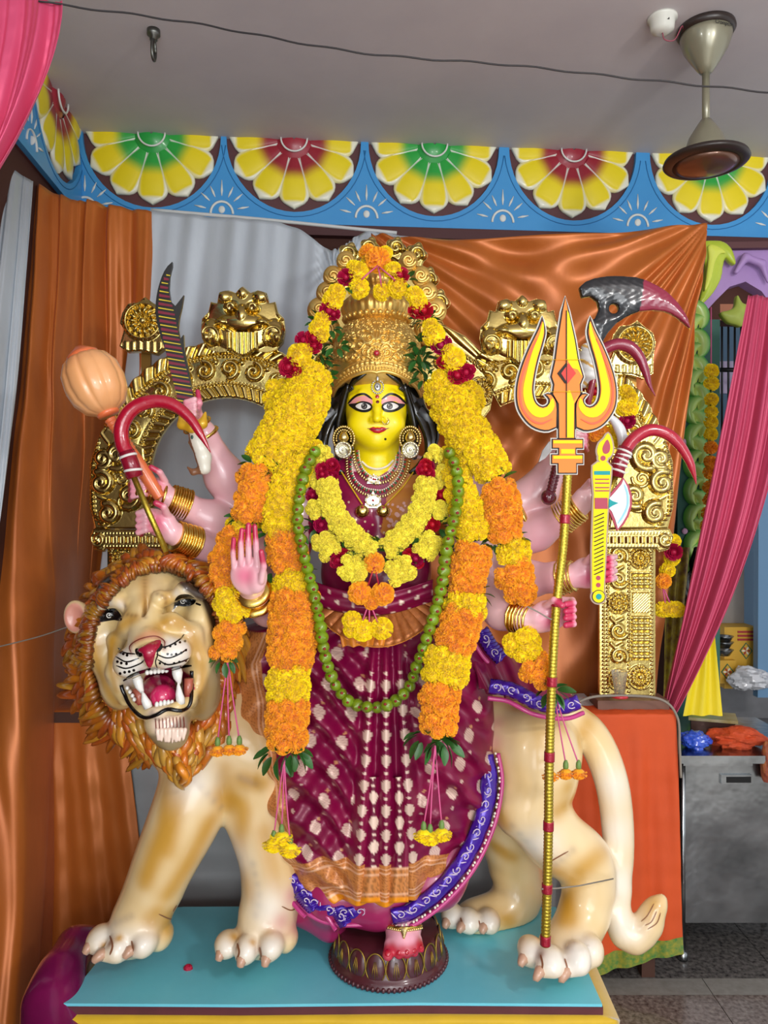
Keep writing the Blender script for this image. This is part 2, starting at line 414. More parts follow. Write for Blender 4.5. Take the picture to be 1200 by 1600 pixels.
def tiles():
    t = thing('floor', 'dark speckled granite floor tiles with a pale stone strip', 'floor', (0, 0, 0), kind='structure')
    g = mat('granite', '#2c2a2b', .12, noise=1, nscale=55, col2='#75706c', spec=.6)
    g2 = mat('pale_stone', '#8b8882', .25, noise=.5, nscale=30)
    g3 = mat('brown_granite', '#4a3c38', .15, noise=1, nscale=60, col2='#8a7f78', spec=.6)
    g4 = mat('bounce_marble', '#c9c2b8', .15, noise=.5, nscale=3, col2='#a8a096')  # unseen front rows, made pale to bounce light up to the ceiling
    sub = MB().box((0, -1, -.03), (9, 11, .04)); sub.build('screed', mat('grout', '#3a3735', .8), t, smooth=False)
    def tile(x0, x1, y0, y1, m):
        b = MB().box(((x0+x1)/2, (y0+y1)/2, -.006), (x1-x0-.003, y1-y0-.003, .012)); return b.build('tile', m, t, smooth=False)
    ys = [(-4.8, -3.6), (-3.6, -2.4), (-2.4, -1.2), (-1.2, -.2), (-.2, .40)]
    for y0, y1 in ys:
        x = -2.4
        while x < 3.4: tile(x, x+.72, y0, y1, g3 if y0 > -2 else g4); x += .72
    x = -2.4
    while x < 3.4: tile(x, x+.9, .40, .50, g2); x += .9
    for y0, y1 in ((.50, 1.1), (1.1, 1.7), (1.7, 2.3)):
        x = -2.1
        while x < 3.4: tile(x, x+.60, y0, y1, g); x += .60
tiles()
c = struct(MB().box((.5, -1.4, ZC+.05), (5.6, 7.4, .1)).build('ceiling', M_ceil, smooth=False)); tag(c, 'grey mauve painted ceiling with sooty stains', 'ceiling', kind='structure')
# back wall, left wall (boards with thickness)
def wallbox(fr, s0, s1, z0, z1, name, label, m=M_wall):
    V = [fr(Vector((a, b, e))) for a in (s0, s1) for b in (0, .12) for e in (z0, z1)]
    o = mk(name, V, [(0, 1, 3, 2), (4, 6, 7, 5), (0, 4, 5, 1), (2, 3, 7, 6), (0, 2, 6, 4), (1, 5, 7, 3)], m, smooth=False); tag(o, label, 'wall', kind='structure'); return o
wallbox(fr_back, 0, 2.98, 0, ZC, 'wall_back', 'brown back wall behind the drapes')
wallbox(fr_back, 2.98, 4.3, 2.72, ZC, 'wall_upper_right', 'brown lintel wall above the shrine opening at right')
wallbox(fr_left, -.12, 3.2, 0, ZC, 'wall_left', 'brown left wall behind the grey drape')
def petal_mesh(L, Wd, h, centre, n1=16, n2=15):
    """one lotus petal pointing to -z in local x,z; relief toward -y"""
    V = []; C = []
    yel = LN('#f3dc1c'); wh = LN('#eef0e6')
    for i in range(n1):
        t = i/(n1-1); r = .085+t*(L-.085)
        w_ = Wd*(.30+.70*math.sin(min(1, t/.78)*PI/2)) * (1 if t < .72 else math.sqrt(max(0, 1-((t-.72)/.28)**2.2)))
        w_ = max(w_, .0015)
        if t > .97: r += .012
        for j in range(n2):
            q = j/(n2-1)*2-1; hh = h*(1-q*q)**.5*(.5+.5*math.sin(t*PI))+.004
            edge = abs(q) > .78 or t > .93
            if edge: hh += .004
            V.append((q*w_, -hh, -r)); cc = yel
            mixv = sstep(.5, .22, t); cc = cc*(1-mixv)+centre*mixv
            if abs(q) > .80 or t > .93: cc = wh*.85+cc*.15 if (q > 0 or t > .9 or mixv > .3) else wh*.5+cc*.5
            C.append(cc)
    nb = len(V)
    # rim down to the board
    Fq = gridfaces(n1, n2).tolist(); V2 = [(x, .0, z) for x, y, z in V]
    bd = [i*n2 for i in range(n1)]+[(n1-1)*n2+j for j in range(1, n2)]+[i*n2+n2-1 for i in range(n1-2, -1, -1)]
    k = len(bd)
    for i in range(k-1): Fq.append([bd[i], bd[i+1], nb+i+1, nb+i])
    V += [(V[b][0], 0, V[b][2]) for b in bd]; C += [C[b]*.6 for b in bd]
    return mesh_data('petal', V, Fq, M_vc, C)
GRN, MAR = LN('#2ea845'), LN('#9c2434')
PET = {k: [petal_mesh(.315, .072, .02, c_) for _ in (0,)][0] for k, c_ in (('g', GRN), ('m', MAR))}
def frieze(fr, name, label, s0, s1, cens, suns, seq):
    t = thing(name, label, 'frieze', fr(Vector((s0, 0, ZC-.4))), kind='structure')
    Z0 = ZC-.40
    MB().prism([(s0, Z0), (s1, Z0), (s1, ZC), (s0, ZC)], -.012, .0, tf=fr).build('backing_board', M_fbrown, t, smooth=False)
    top = [(s0, Z0), (s1, Z0), (s1, ZC)]
    for c in reversed(cens):
        for i in range(25):
            a = -PI*i/24
            x, z = c+.318*math.cos(a), ZC+.345*math.sin(a)
            if s0 < x < s1: top.append((x, z))
    top.append((s0, ZC)); top = [p for i, p in enumerate(top) if i == 0 or p != top[i-1]]
    flatten(MB().prism(top, -.034, -.011, tf=fr).build('scalloped_panel', M_fblue, t), 30)
    R3 = Matrix([DR, -DN, Vector((0, 0, 1))]).transposed() if fr is fr_back else Matrix([DN, -DR, Vector((0, 0, 1))]).transposed()
    for ci, c in enumerate(cens):
        g = MB().tube([fr(Vector((c+.342*math.cos(-PI*i/28), -.0345, ZC+.368*math.sin(-PI*i/28)))) for i in range(1, 28)], .0022, 5)
        g.build('groove', M_fgroove, t)
        k = seq[ci]
        o0 = fr(Vector((c, -.014, ZC)))
        for a in (-90, -60, -30, 0, 30, 60, 90):
            q = math.radians(a); rl = Matrix.Rotation(q, 3, 'Y')
            inst('petal', PET[k], t, o0+Vector((0, 0, .0)), R3 @ rl, (1, 1, 1) if abs(a) < 80 else (1, 1, .93))
        m = MB(); nn = 20
        V = []
        for i in range(8):
            r = .088*(1-i/7.5); hgt = .03*math.sin(i/7*PI/2)
            V.append((r, hgt))
        b = MB(); n = 24
        pts = [fr(Vector((c+r*math.cos(-PI*j/n), -.02-h, ZC+r*math.sin(-PI*j/n)))) for r, h in V for j in range(n+1)]
        b.add(pts, gridfaces(8, n+1).tolist())
        b.build('flower_centre', mat('frieze_green', '#23a344', .4, coat=.3) if k == 'g' else mat('frieze_red', '#a32638', .4, coat=.3), t)
        MB().tube([fr(Vector((c+.062*math.cos(-PI*j/16), -.047, ZC+.062*math.sin(-PI*j/16)))) for j in range(17)], .0045, 6).build('white_ring', M_fwhite, t)
    for s in suns:
        z = Z0+.035; b = MB()
        b.tube([fr(Vector((s+.052*math.cos(PI*j/14), -.036, z+.058*math.sin(PI*j/14)))) for j in range(15)], .006, 6, flat=.5)
        b.ball(fr(Vector((s, -.035, z+.02))), (.016, .006, .018))
        for a in (12, 42, 66, 90, 114, 138, 168):
            q = math.radians(a); b.tube([fr(Vector((s+r*math.cos(q), -.0355, z+.01+r*math.sin(q)))) for r in (.075, .1, .13 if a != 90 else .15)], [.002, .006, .0015], 6, flat=.5)
        b.build('painted_sun', M_fwhite, t)
cs = [wall_px(x) for x in (240, 460, 677, 892, 1107)]
frieze(fr_back, 'trim_1', 'blue painted frieze of half lotus flowers under the ceiling on the back wall', 0, 4.2, cs+[cs[-1]+.69], [wall_px(x) for x in (128+8, 348, 572, 783, 992, 1212)], 'gmgmgm')
frieze(fr_left, 'trim_2', 'blue painted frieze with maroon hearted lotus on the left wall', 0, 3.0, [.33, 1.0, 1.67], [.66, 1.34], 'mgm')
struct(tag(MB().box(tuple(fr_back(Vector((2.1, -.02, ZC-.43)))), (4.2, .05, .05), Matrix.Rotation(math.atan(.08), 3, 'Z')).build('trim_3', mat('maroon_beam', '#4b2325', .6), smooth=False), 'dark maroon ledge below the blue frieze', 'trim', kind='structure'))
# ceiling things
hx = P(240, 45, 2.82)
t = thing('ceiling_hook', 'steel ring hook screwed into the ceiling at left', 'hook', (hx.x, hx.y, ZC-.09))
ms = mat('dull_steel', '#6f706c', .4, 1)
MB().lathe([(.001, ZC), (.024, ZC), (.024, ZC-.02), (.014, ZC-.024), (.014, ZC-.038), (.001, ZC-.038)], (hx.x, hx.y, 0), 16).build('nut', ms, t)
MB().tube([(hx.x+.0, hx.y+.022*math.cos(a), ZC-.073+.038*math.sin(a)) for a in np.linspace(0, 2*PI, 20)], .006, 6).build('ring', ms, t)
t = thing('ceiling_fan', 'olive ceiling fan motor with brown rimmed disc on a short rod', 'fan', (P(1103, 45, 2.81).x, P(1103, 45, 2.81).y, ZC-.5))
fx, fy = ORG[t.name][:2]
mo = mat('fan_olive', '#8d8973', .3, .3, coat=.5); mb_ = mat('fan_brown', '#2e2420', .35); mcop = mat('fan_bottom', '#6e4a38', .28, .4, noise=.3, nscale=9, coat=.4)
MB().lathe([(.001, ZC), (.10, ZC), (.103, ZC-.012), (.095, ZC-.026), (.09, ZC-.027)], (fx, fy, 0), 40).build('canopy_rim', mb_, t)
MB().lathe([(.092, ZC-.02), (.09, ZC-.04), (.078, ZC-.075), (.058, ZC-.11), (.035, ZC-.145), (.02, ZC-.165), (.001, ZC-.168)], (fx, fy, 0), 40).build('canopy', mo, t)
MB().tube([(fx, fy, ZC-.15), (fx, fy, ZC-.38)], .0135, 16).build('down_rod', mo, t)
MB().lathe([(.001, ZC-.33), (.018, ZC-.335), (.035, ZC-.36), (.06, ZC-.40), (.073, ZC-.44), (.078, ZC-.47)], (fx, fy, 0), 40).build('motor_cover', mo, t)
MB().lathe([(.001, ZC-.455), (.11, ZC-.462), (.145, ZC-.478), (.15, ZC-.49), (.145, ZC-.495), (.118, ZC-.503), (.115, ZC-.50)], (fx, fy, 0), 48).build('motor_rim', mb_, t)
MB().lathe([(.118, ZC-.500), (.09, ZC-.512), (.05, ZC-.519), (.001, ZC-.522)], (fx, fy, 0), 48).build('motor_disc', mcop, t)
def text(s, loc, size, m, parent, rotz=0, rx=PI/2, name='lettering', ext=.0004):
    cu = bpy.data.curves.new(name, 'FONT'); cu.body = s; cu.size = size; cu.extrude = ext; cu.align_x = 'CENTER'
    o = bpy.data.objects.new(name, cu); COL.objects.link(o); dg = bpy.context.evaluated_depsgraph_get(); me = bpy.data.meshes.new_from_object(o.evaluated_get(dg)); bpy.data.objects.remove(o)
    o = bpy.data.objects.new(name, me); COL.objects.link(o); me.materials.append(m); o.parent = parent
    o.location = Vector(loc)-Vector(ORG[parent.name]); o.rotation_euler = (rx, 0, rotz); ORG[o.name] = tuple(loc); return o
text('Crompton', (fx+.028, fy-.087, ZC-.042), .018, mat('print_black', '#1d1d1d', .5), t, .3, PI/2+.25)
dx = P(1035, 38, 2.75)
t = thing('ceiling_rose', 'white round ceiling rose with wires near the fan', 'ceiling rose', (dx.x, dx.y, ZC-.07))
mw = mat('white_plastic', '#dcdcd2', .35, coat=.3)
MB().lathe([(.001, ZC), (.052, ZC), (.052, ZC-.008), (.044, ZC-.012), (.04, ZC-.045), (.02, ZC-.055), (.001, ZC-.055)], (dx.x, dx.y, 0), 28).build('rose_body', mw, t)
MB().tube(smooth_path([(dx.x, dx.y, ZC-.052), (dx.x+.005, dx.y-.01, ZC-.085), (dx.x+.04, dx.y-.01, ZC-.085), (dx.x+.07, dx.y, ZC-.03), (fx-.085, fy, ZC-.012)], 20), .0022, 5).build('wire', mat('wire_red', '#9c4a5a', .5), t)
MB().box((dx.x+.006, dx.y-.0395, ZC-.028), (.008, .004, .008)).build('screw_slot', mb_, t)
cab = smooth_path([P(60, 2, 2.22), P(105, 9, 2.25), P(300, 36, 2.3), P(560, 82, 2.3), P(800, 102, 2.35), P(1000, 124, 2.35), P(1240, 148, 2.4)], 80)
o = MB().tube([tuple(p+np.array([0, 0, .0025*math.sin(i*.9)])) for i, p in enumerate(cab)], .0028, 6).build('cable', mat('cable_dark', '#2d2a2c', .5)); tag(o, 'thin dark cable strung across below the ceiling', 'cable')

# ================================================================ drapes
def satin(name, c, c2, rough=.38): return mat(name, c, rough, .25, noise=.55, nscale=5, col2=c2, sheen=.06, bump=.25, bscale=60, bdist=.0015, aniso=(1, 1, .35), spec=.5)
M_or = satin('orange_satin', '#c8702c', '#a4501a'); M_grey = satin('grey_satin', '#c2cbd3', '#a8b1b9', .42); M_pink = satin('pink_cloth', '#c5476a', '#a83656', .5)
M_or2 = mat('orange_cotton', '#d9531d', .7, noise=.4, nscale=4, col2='#b84313', bump=.3, bscale=90, bdist=.001)
M_pinkT = satin('bright_pink_satin', '#e2567f', '#cf3f68', .4)
def drape(name, label, top, bot, n, amp, m, seed=1, nu=260, nv=120, fold=None, edge_l=None, edge_r=None, category='curtain', mid=None):
    A = smooth_path([P(*p) for p in top], nu); B_ = smooth_path([P(*p) for p in bot], nu)
    v = np.linspace(0, 1, nv)[:, None, None]
    if mid is not None:
        Mi = smooth_path([P(*p) for p in mid], nu); S = A*(1-v)*(1-2*v)+4*Mi*v*(1-v)+B_*v*(2*v-1)
    else: S = A*(1-v)+B_*v
    u = np.linspace(0, 1, nu)[None, :]; vv = v[..., 0]
    r = np.random.RandomState(seed); ph = r.rand(8)*7
    if fold is None:
        warp = u+.015*np.sin(vv*5+ph[0])+.02*np.sin(u*9+ph[1])
        f = np.zeros((nv, nu))
        for k, (a, b) in enumerate(((1, 1), (1.73, .5), (2.9, .3), (.47, .8), (5.1, .14))):
            x = warp*n*a*2*PI+ph[k]; f += b*np.sign(np.sin(x))*np.abs(np.sin(x))**.8 if k < 2 else b*np.sin(x)
        f *= .45+.55*np.minimum(1, vv*2.5+.15)
        d = f*amp/1.4
    else: d = fold(u, vv, S)*amp
    d = d+.3*amp*noise2(u*2+0*vv, vv*3, seed)*.3
    S = S.copy(); S[..., 1] -= d
    Vv = S.reshape(-1, 3)
    o = mk(name, Vv, gridfaces(nv, nu), m); md = o.modifiers.new('Solidify', 'SOLIDIFY'); md.thickness = .0015
    tag(o, label, category); return o
def lf(u, v, S):
    w = u+.05*np.sin(v*3+u*4)+.015*np.sin(v*9+u*11); sm = .35+.65*np.minimum(1, v*2)
    a = np.sin(w*30)*.55*sm+np.sin(w*57+1.3)*.28+np.sin(w*110+2)*.13*(1-v*.6)
    return a+.9*np.exp(-((w-.62)/.03)**2)-.9*np.exp(-((w-.70)/.02)**2)+.7*np.exp(-((w-.33)/.03)**2)-.6*np.exp(-((w-.27)/.018)**2)+.5*noise2(u*1.5, v*2, 5)
drape('orange_drape', 'rust orange satin drape hanging in long folds at far left', [(0, 262, 2.96), (50, 286, 3.08), (110, 312, 3.2), (160, 318, 3.3), (245, 332, 3.35)],
      [(-300, 1560, 2.35), (-90, 1640, 2.42), (20, 1620, 2.5), (76, 1540, 2.84), (108, 1400, 3.32), (215, 1350, 3.34)], 7, .04, M_or, 3, 400, 160, fold=lf)
drape('grey_drape', 'narrow grey pleated drape at the far left edge of the hall', [(-160, 190, 2.45), (0, 256, 2.82), (52, 284, 2.96)], [(-420, 1400, 2.2), (-180, 1450, 2.25), (-95, 1500, 2.3)], 8, .02, M_grey, 5,
      mid=[(-290, 720, 2.35), (-80, 740, 2.45), (8, 752, 2.55)])
drape('pink_curtain', 'bright pink satin curtain tied at the top left corner', [(-140, -60, 2.1), (-40, -20, 2.2), (98, 2, 2.25)], [(-150, 420, 2.1), (-90, 360, 2.2), (-50, 330, 2.25)], 4, .02, M_pinkT, 9,
      mid=[(-150, 200, 2.1), (-30, 170, 2.2), (66, 140, 2.25)])
drape('grey_backdrop', 'pale grey satin backdrop behind the left brass arch', [(228, 330, 3.36), (350, 340, 3.38), (455, 352, 3.38), (520, 392, 3.38), (570, 362, 3.4), (640, 372, 3.4)],
      [(120, 1180, 3.26), (300, 1180, 3.24), (450, 1180, 3.25), (640, 1180, 3.3)], 9, .014, M_grey, 11, fold=lambda u, v, S: (np.sin(u*46+3*v)*.4+np.sin(u*83)*.25)*np.exp(-v*5)+.5*np.sin(u*21+v*2)*np.exp(-v*2)+1.3*np.exp(-((np.hypot((u-.74)*1.4, v)-.0)/.12)**2)*np.sin(40*np.arctan2(v+.01, u-.74))+.08*np.sin(u*9+v*4))
def of(u, v, S):
    a1 = np.arctan2(v+.02, 1.03-u); d1 = np.hypot(1.03-u, v*1.2)
    a2 = np.arctan2(v+.04, u+.08)
    r1 = np.sin(a1*34+2*np.sin(a1*9))*np.exp(-((d1)/.75)**2)*np.minimum(1, d1*5)*.8
    r2 = np.sin(a2*42-3*u+np.sin(u*6))*np.exp(-v*2.2)*(1-u*.6)*.9
    r3 = np.sin((u-.25*v)*24+2*np.sin(v*4))*sstep(.25, .8, v)*.6
    r4 = np.sin((u*.8+v*.9)*30+np.sin(u*7))*.25
    return r1+r2+r3+r4
drape('orange_backdrop', 'orange satin sheet stretched behind the right brass arch', [(580, 366, 3.36), (700, 374, 3.34), (900, 366, 3.28), (1107, 347, 3.22)],
      [(590, 1160, 3.24), (750, 1150, 3.22), (900, 1130, 3.2), (1024, 1118, 3.18)], 6, .022, M_or, 21, 320, 220, fold=of, mid=[(590, 760, 3.33), (730, 760, 3.3), (900, 750, 3.25), (1062, 740, 3.2)])
drape('pink_drape', 'long rose pink curtain gathered and swept toward the orange table at right', [(1166, 463, 3.05), (1190, 462, 3.05), (1245, 470, 3.05)], [(1035, 1105, 3.0), (1042, 1114, 2.97), (1058, 1112, 2.96)], 3.5, .02, M_pink, 31,
      mid=[(1098, 800, 3.0), (1150, 800, 2.98), (1196, 800, 2.98)], nu=240)
t = MB(); t.tube([tuple(p) for p in smooth_path([P(236, 328, 3.37), P(400, 342, 3.39), P(560, 358, 3.4), P(620, 364, 3.4)], 20)], .008, 8)
tag(t.build('curtain_pipe', mat('pipe_white', '#c9cccb', .4)), 'thin white pipe holding up the grey backdrop', 'pipe')
# ================================================================ table behind with cloths
t = thing('altar_table', 'long table behind the idol with a wooden edge, hidden under cloths', 'table', (0, .75, 0))
MB().box((-.1, .61, .985), (2.35, .23, .04)).build('table_top', mat('dark_wood', '#4a2c20', .5), t, smooth=False)
for x in (-1.2, 1.0):
    for y in (.53, .69): MB().box((x, y, .48), (.05, .05, .96)).build('leg', mat('dark_wood', '#4a2c20', .5), t, smooth=False)
def cloth(name, label, x0, x1, zb0, zb1, m, yf=.485, seed=1, depth=.22, side=0, amp=.008, xb0=None, xb1=None, hem=None):
    nu, nv = 110, 150; u = np.linspace(0, 1, nu)[None]; v = np.linspace(0, 1, nv)[:, None]
    xb0 = x0 if xb0 is None else xb0; xb1 = x1 if xb1 is None else xb1
    vt = .22; z = np.where(v < vt, 1.013, 1.013-(v-vt)/(1-vt)*(1.013-(zb0+(zb1-zb0)*u)))
    q = np.clip((v-vt)/(1-vt), 0, 1)
    X = (x0+(xb0-x0)*q)*(1-u)+(x1+(xb1-x1)*q)*u; Y = np.where(v < vt, yf+depth*(1-v/vt), yf)+0*u
    f = np.sin(u*19+seed+q*1.5)*.6+np.sin(u*37+seed*2-q*2)*.3+noise2(u+0*q, q*1.4, seed)*.9
    Y = Y-amp*f*np.minimum(1, q*4)-.012*q; Z = z+0*u+amp*.3*noise2(u*3+0*v, v*5, seed+3)*(v < vt)
    Z = Z-.006*np.exp(-((v-vt)/.02)**2)
    S = np.stack([X+0*v, Y, Z], -1).reshape(-1, 3); o = mk(name, S, gridfaces(nv, nu), m)
    md = o.modifiers.new('Solidify', 'SOLIDIFY'); md.thickness = .002
    tag(o, label, 'cloth')
    if hem:
        r0 = nv-9; G = S.reshape(nv, nu, 3)[r0:, :].copy(); G[..., 1] -= .003
        mk('hem_border', G.reshape(-1, 3), gridfaces(nv-r0, nu), hem, o)
    return o
cloth('table_cloth', 'rust orange cloth over the table behind the lion at left', -1.33, -.985, .08, .05, M_or, .50, 3, xb0=-1.34, xb1=-.86)
cloth('table_cloth', 'silver grey cloth hanging behind the legs of the lion', -1.13, .82, .1, .1, mat('silver_cloth', '#b2b6b8', .38, .1, noise=.4, nscale=4, col2='#8f9395', sheen=.3), .53, 5, xb0=-.93, amp=.012)
cloth('table_cloth', 'bright orange cotton cloth with green border over the table at right', .70, 1.085, .02, .13, M_or2, .455, 8, hem=mat('green_zari', '#2f7a3a', .5, noise=.8, nscale=60, col2='#b09c2c'), amp=.01, xb1=1.105, xb0=.68)
o = MB().box(tuple(P(986, 1103, 2.93)+Vector((0, .03, 0))), (.27, .12, .055)).build('wood_block', mat('brown_block', '#7a5646', .6, noise=.3, nscale=20), smooth=False); o.data.materials[0]; tag(o, 'brown wooden block under the right brass pillar', 'block')
o = MB().box(tuple(P(133, 1083, 2.95)+Vector((0, .06, 0))), (.09, .12, .055)).build('wood_block', mat('brown_block'), smooth=False); tag(o, 'small brown wooden block behind the lion mane at left', 'block')
gp = P(968, 1068, 2.86)
t = thing('plastic_cup', 'clear plastic cup with red lid on the brown wooden block', 'cup', (gp.x, gp.y, P(0, 1090, 2.86).z))
zc = P(0, 1089, 2.86).z
MB().lathe([(.018, 0), (.03, .09), (.031, .092), (.029, .09), (.017, .003)], (gp.x, gp.y, zc+.006), 24).build('cup_body', mat('clear_plastic', '#e8ecec', .1, trans=.85, alpha=.5), t)
MB().lathe([(.001, 0), (.032, 0), (.032, .008), (.001, .01)], (gp.x, gp.y, zc-.001), 24).build('lid', mat('red_plastic', '#c22a35', .3, coat=.5), t)
wr = smooth_path([P(880, 1115, 2.75), P(915, 1092, 2.8), P(960, 1087, 2.84), P(1030, 1092, 2.84), P(1058, 1120, 2.84), P(1062, 1170, 2.83), P(1064, 1215, 2.83)], 60)
tag(MB().tube([tuple(p) for p in wr], .005, 6).build('twine', mat('twine_grey', '#8d8579', .8, bump=.6, bscale=300)), 'grey twine lying over the orange table and block', 'string')
# ================================================================ painted plinth
t = thing('plinth', 'light blue painted plinth board of the idol with maroon edge', 'plinth', (-.14, .03, .34))
b = MB(); r = np.random.RandomState(2)
out = [(-.90, -.243), (-.4, -.248), (.1, -.24), (.612, -.246), (.612, .0), (.60, .285), (0, .29), (-.7, .285), (-.885, .25), (-.875, .0)]
r_ = delaunay_2d_cdt([Vector(p) for p in out], [], [list(range(len(out)))], 1, 1e-6)
def slab(z0, z1, m, nm, gr=0):
    V = [(v.x*(1+gr), v.y*(1+gr), z1) for v in r_[0]]+[(v.x*(1+gr), v.y*(1+gr), z0) for v in r_[0]]; n = len(r_[0])
    Fc = [tuple(f) for f in r_[2]]+[tuple(reversed([i+n for i in f])) for f in r_[2]]+[(i, i+n, (i+1) % n+n, (i+1) % n) for i in range(n)]
    return mk(nm, V, Fc, m, t, smooth=False)
slab(.372, .380, mat('plinth_blue', '#72cfe2', .42, noise=.35, nscale=7, col2='#5cbcd2', bump=.3, bscale=14, bdist=.004, coat=.3), 'top_board')
slab(.350, .372, mat('plinth_edge', '#5c2833', .45, noise=.5, nscale=14, col2='#431c26'), 'edge_board', .004)
M_ycl = mat('yellow_velvet', '#dcb404', .6, noise=.4, nscale=9, col2='#c09400', sheen=.6, bump=.5, bscale=18, bdist=.004)
nu = 200; u = np.linspace(0, 1, nu); per = np.array([(-.925, .31), (-.925, -.265), (.655, -.268), (.665, .31)])
path = np.vstack([np.stack([np.linspace(a[0], b_[0], 70), np.linspace(a[1], b_[1], 70)], 1) for a, b_ in zip(per[:-1], per[1:])])
zz = np.linspace(.349, .0, 30); S = [np.stack([path[:, 0]*.93, path[:, 1]*.9, np.full(len(path), .349)], 1)]
for i, z in enumerate(zz):
    k = min(1, i/8); f = .012*k*np.sin(np.arange(len(path))*.35)+.006*k*np.sin(np.arange(len(path))*.83+1)
    S.append(np.stack([path[:, 0]*(1+f*.6), path[:, 1]*(1+f*3), np.full(len(path), z)], 1))
o = mk('yellow_skirting_cloth', np.array(S).reshape(-1, 3), gridfaces(31, len(path)), M_ycl); tag(o, 'yellow cloth wrapped round the stand below the blue plinth', 'cloth')
o = MB().box((-.13, .02, .1745), (1.5, .54, .345)).build('stand', mat('dark_wood'), smooth=False); tag(o, 'wooden stand under the blue plinth behind yellow cloth', 'stand')
f = Fld(); q = [P(150, 1462, 2.5), P(118, 1478, 2.42), P(96, 1520, 2.3), P(82, 1570, 2.22), P(90, 1640, 2.14)]
f.chain(q, [.03, .04, .05, .065, .1], .08); f.cap(P(92, 1560, 2.22), P(60, 1680, 2.15), .04, .08, .04)
V, Fq = f.mesh(.008); V = relax(V, Fq, 2)
o = mk('magenta_cloth', V, Fq, mat('magenta_silk', '#8a1258', .25, .2, noise=.5, nscale=8, col2='#5c0d3c', coat=.6)); tag(o, 'glossy magenta cloth bunched at the left corner of the plinth', 'cloth')
# ================================================================ steel donation box and things on it
sx0, sy = P(1065, 1175, 3.0).x, .6
t = thing('steel_cabinet', 'stainless steel donation box with slot on legs at right', 'cabinet', (sx0+.28, sy+.25, 0))
M_st = mat('steel_sheet', '#b4b8ba', .24, 1, noise=.8, nscale=5, col2='#7b8082', bump=.5, bscale=3.5, bdist=.02)  # colour noise imitates the patchy reflections on the steel
flatten(MB().box((sx0+.29, sy+.25, .47), (.56, .48, .64)).build('body', M_st, t), 30)
flatten(MB().box((sx0+.26, sy+.24, .805), (.56, .56, .03)).box((sx0+.14, sy+.001, .79), (.27, .012, .04)).build('lid', M_st, t), 30)
MB().box((sx0+.215, sy+.004, .715), (.12, .012, .036)).build('slot_frame', M_st, t, smooth=False)
MB().box((sx0+.222, sy-.0025, .715), (.095, .004, .022)).build('slot', mat('slot_black', '#080808', .8), t, smooth=False)
for x in (sx0+.012, sx0+.548):
    for y in (sy+.02, sy+.46): MB().tube([(x, y, .0), (x, y, .8)], .0125, 12).lathe([(.001, 0), (.019, 0), (.019, .02), (.013, .035), (.001, .035)], (x, y, 0), 12).build('leg', M_st, t)
def crumple(name, label, cat, c, r, m, seed, amp=.25, org=None, flatb=True, res=48):
    b = MB().ball((0, 0, 0), 1, res, res//2); V = np.array(b.v); V /= np.linalg.norm(V, axis=1)[:, None]+1e-9
    n = .7*noise2(V[:, 0]*.6+V[:, 2]*.35, V[:, 1]*.6-V[:, 2]*.4, seed, 3)-1.1*np.abs(noise2(V[:, 2]*.55+V[:, 1]*.3, V[:, 0]*.55+V[:, 1]*.4, seed+1, 2))+.35*np.abs(noise2(V[:, 2]*1.1, V[:, 0]*1.0, seed+2, 1))
    V = V*(1+amp*n[:, None])*np.array(r)
    V += np.array(c); V[:, 2] = np.maximum(V[:, 2], c[2]-r[2]*.85)
    o = mk(name, V, b.f, m); flatten(o, 22); tag(o, label, cat); return o
crumple('plastic_bag', 'crumpled blue plastic bag on the steel box', 'bag', (P(1092, 1152, 3.02).x, sy+.06, .85), (.062, .05, .037), mat('blue_bag', '#1f49c4', .2, coat=.6, noise=.4, nscale=30, col2='#5b82e6'), 5, .3)
crumple('orange_shawl', 'crumpled orange and maroon cloth on the steel box', 'cloth', (P(1160, 1150, 3.02).x, sy+.08, .853), (.115, .07, .045), mat('shawl', '#d4501c', .75, noise=.7, nscale=14, col2='#8a2a18', bump=.7, bscale=50, bdist=.006), 9, .28)
crumple('maroon_shawl', 'end of a maroon and gold cloth hanging over the steel box at the right edge', 'cloth', (P(1198, 1170, 3.0).x, sy-.025, .79), (.035, .03, .09), mat('shawl_maroon', '#7d2a2c', .7, noise=.6, nscale=50, col2='#b0702c', bump=.7, bscale=70), 13, .2)
t = thing('tin_box', 'flat silver tin box with yellow lid behind the blue bag', 'box', (P(1118, 1120, 3.25).x, .86, .82))
R = Matrix.Rotation(-.35, 3, 'Z')
MB().box(Vector(ORG[t.name])+Vector((-.01, 0, .035)), (.17, .12, .06), R).build('box_body', mat('tin_dark', '#5b4038', .35, .5), t, smooth=False)
MB().box(Vector(ORG[t.name])+Vector((-.01, 0, .071)), (.19, .135, .012), R).build('box_lid', mat('tin_lid', '#c9c3a2', .3, .4, noise=.8, nscale=16, col2='#b39a34'), t, smooth=False)
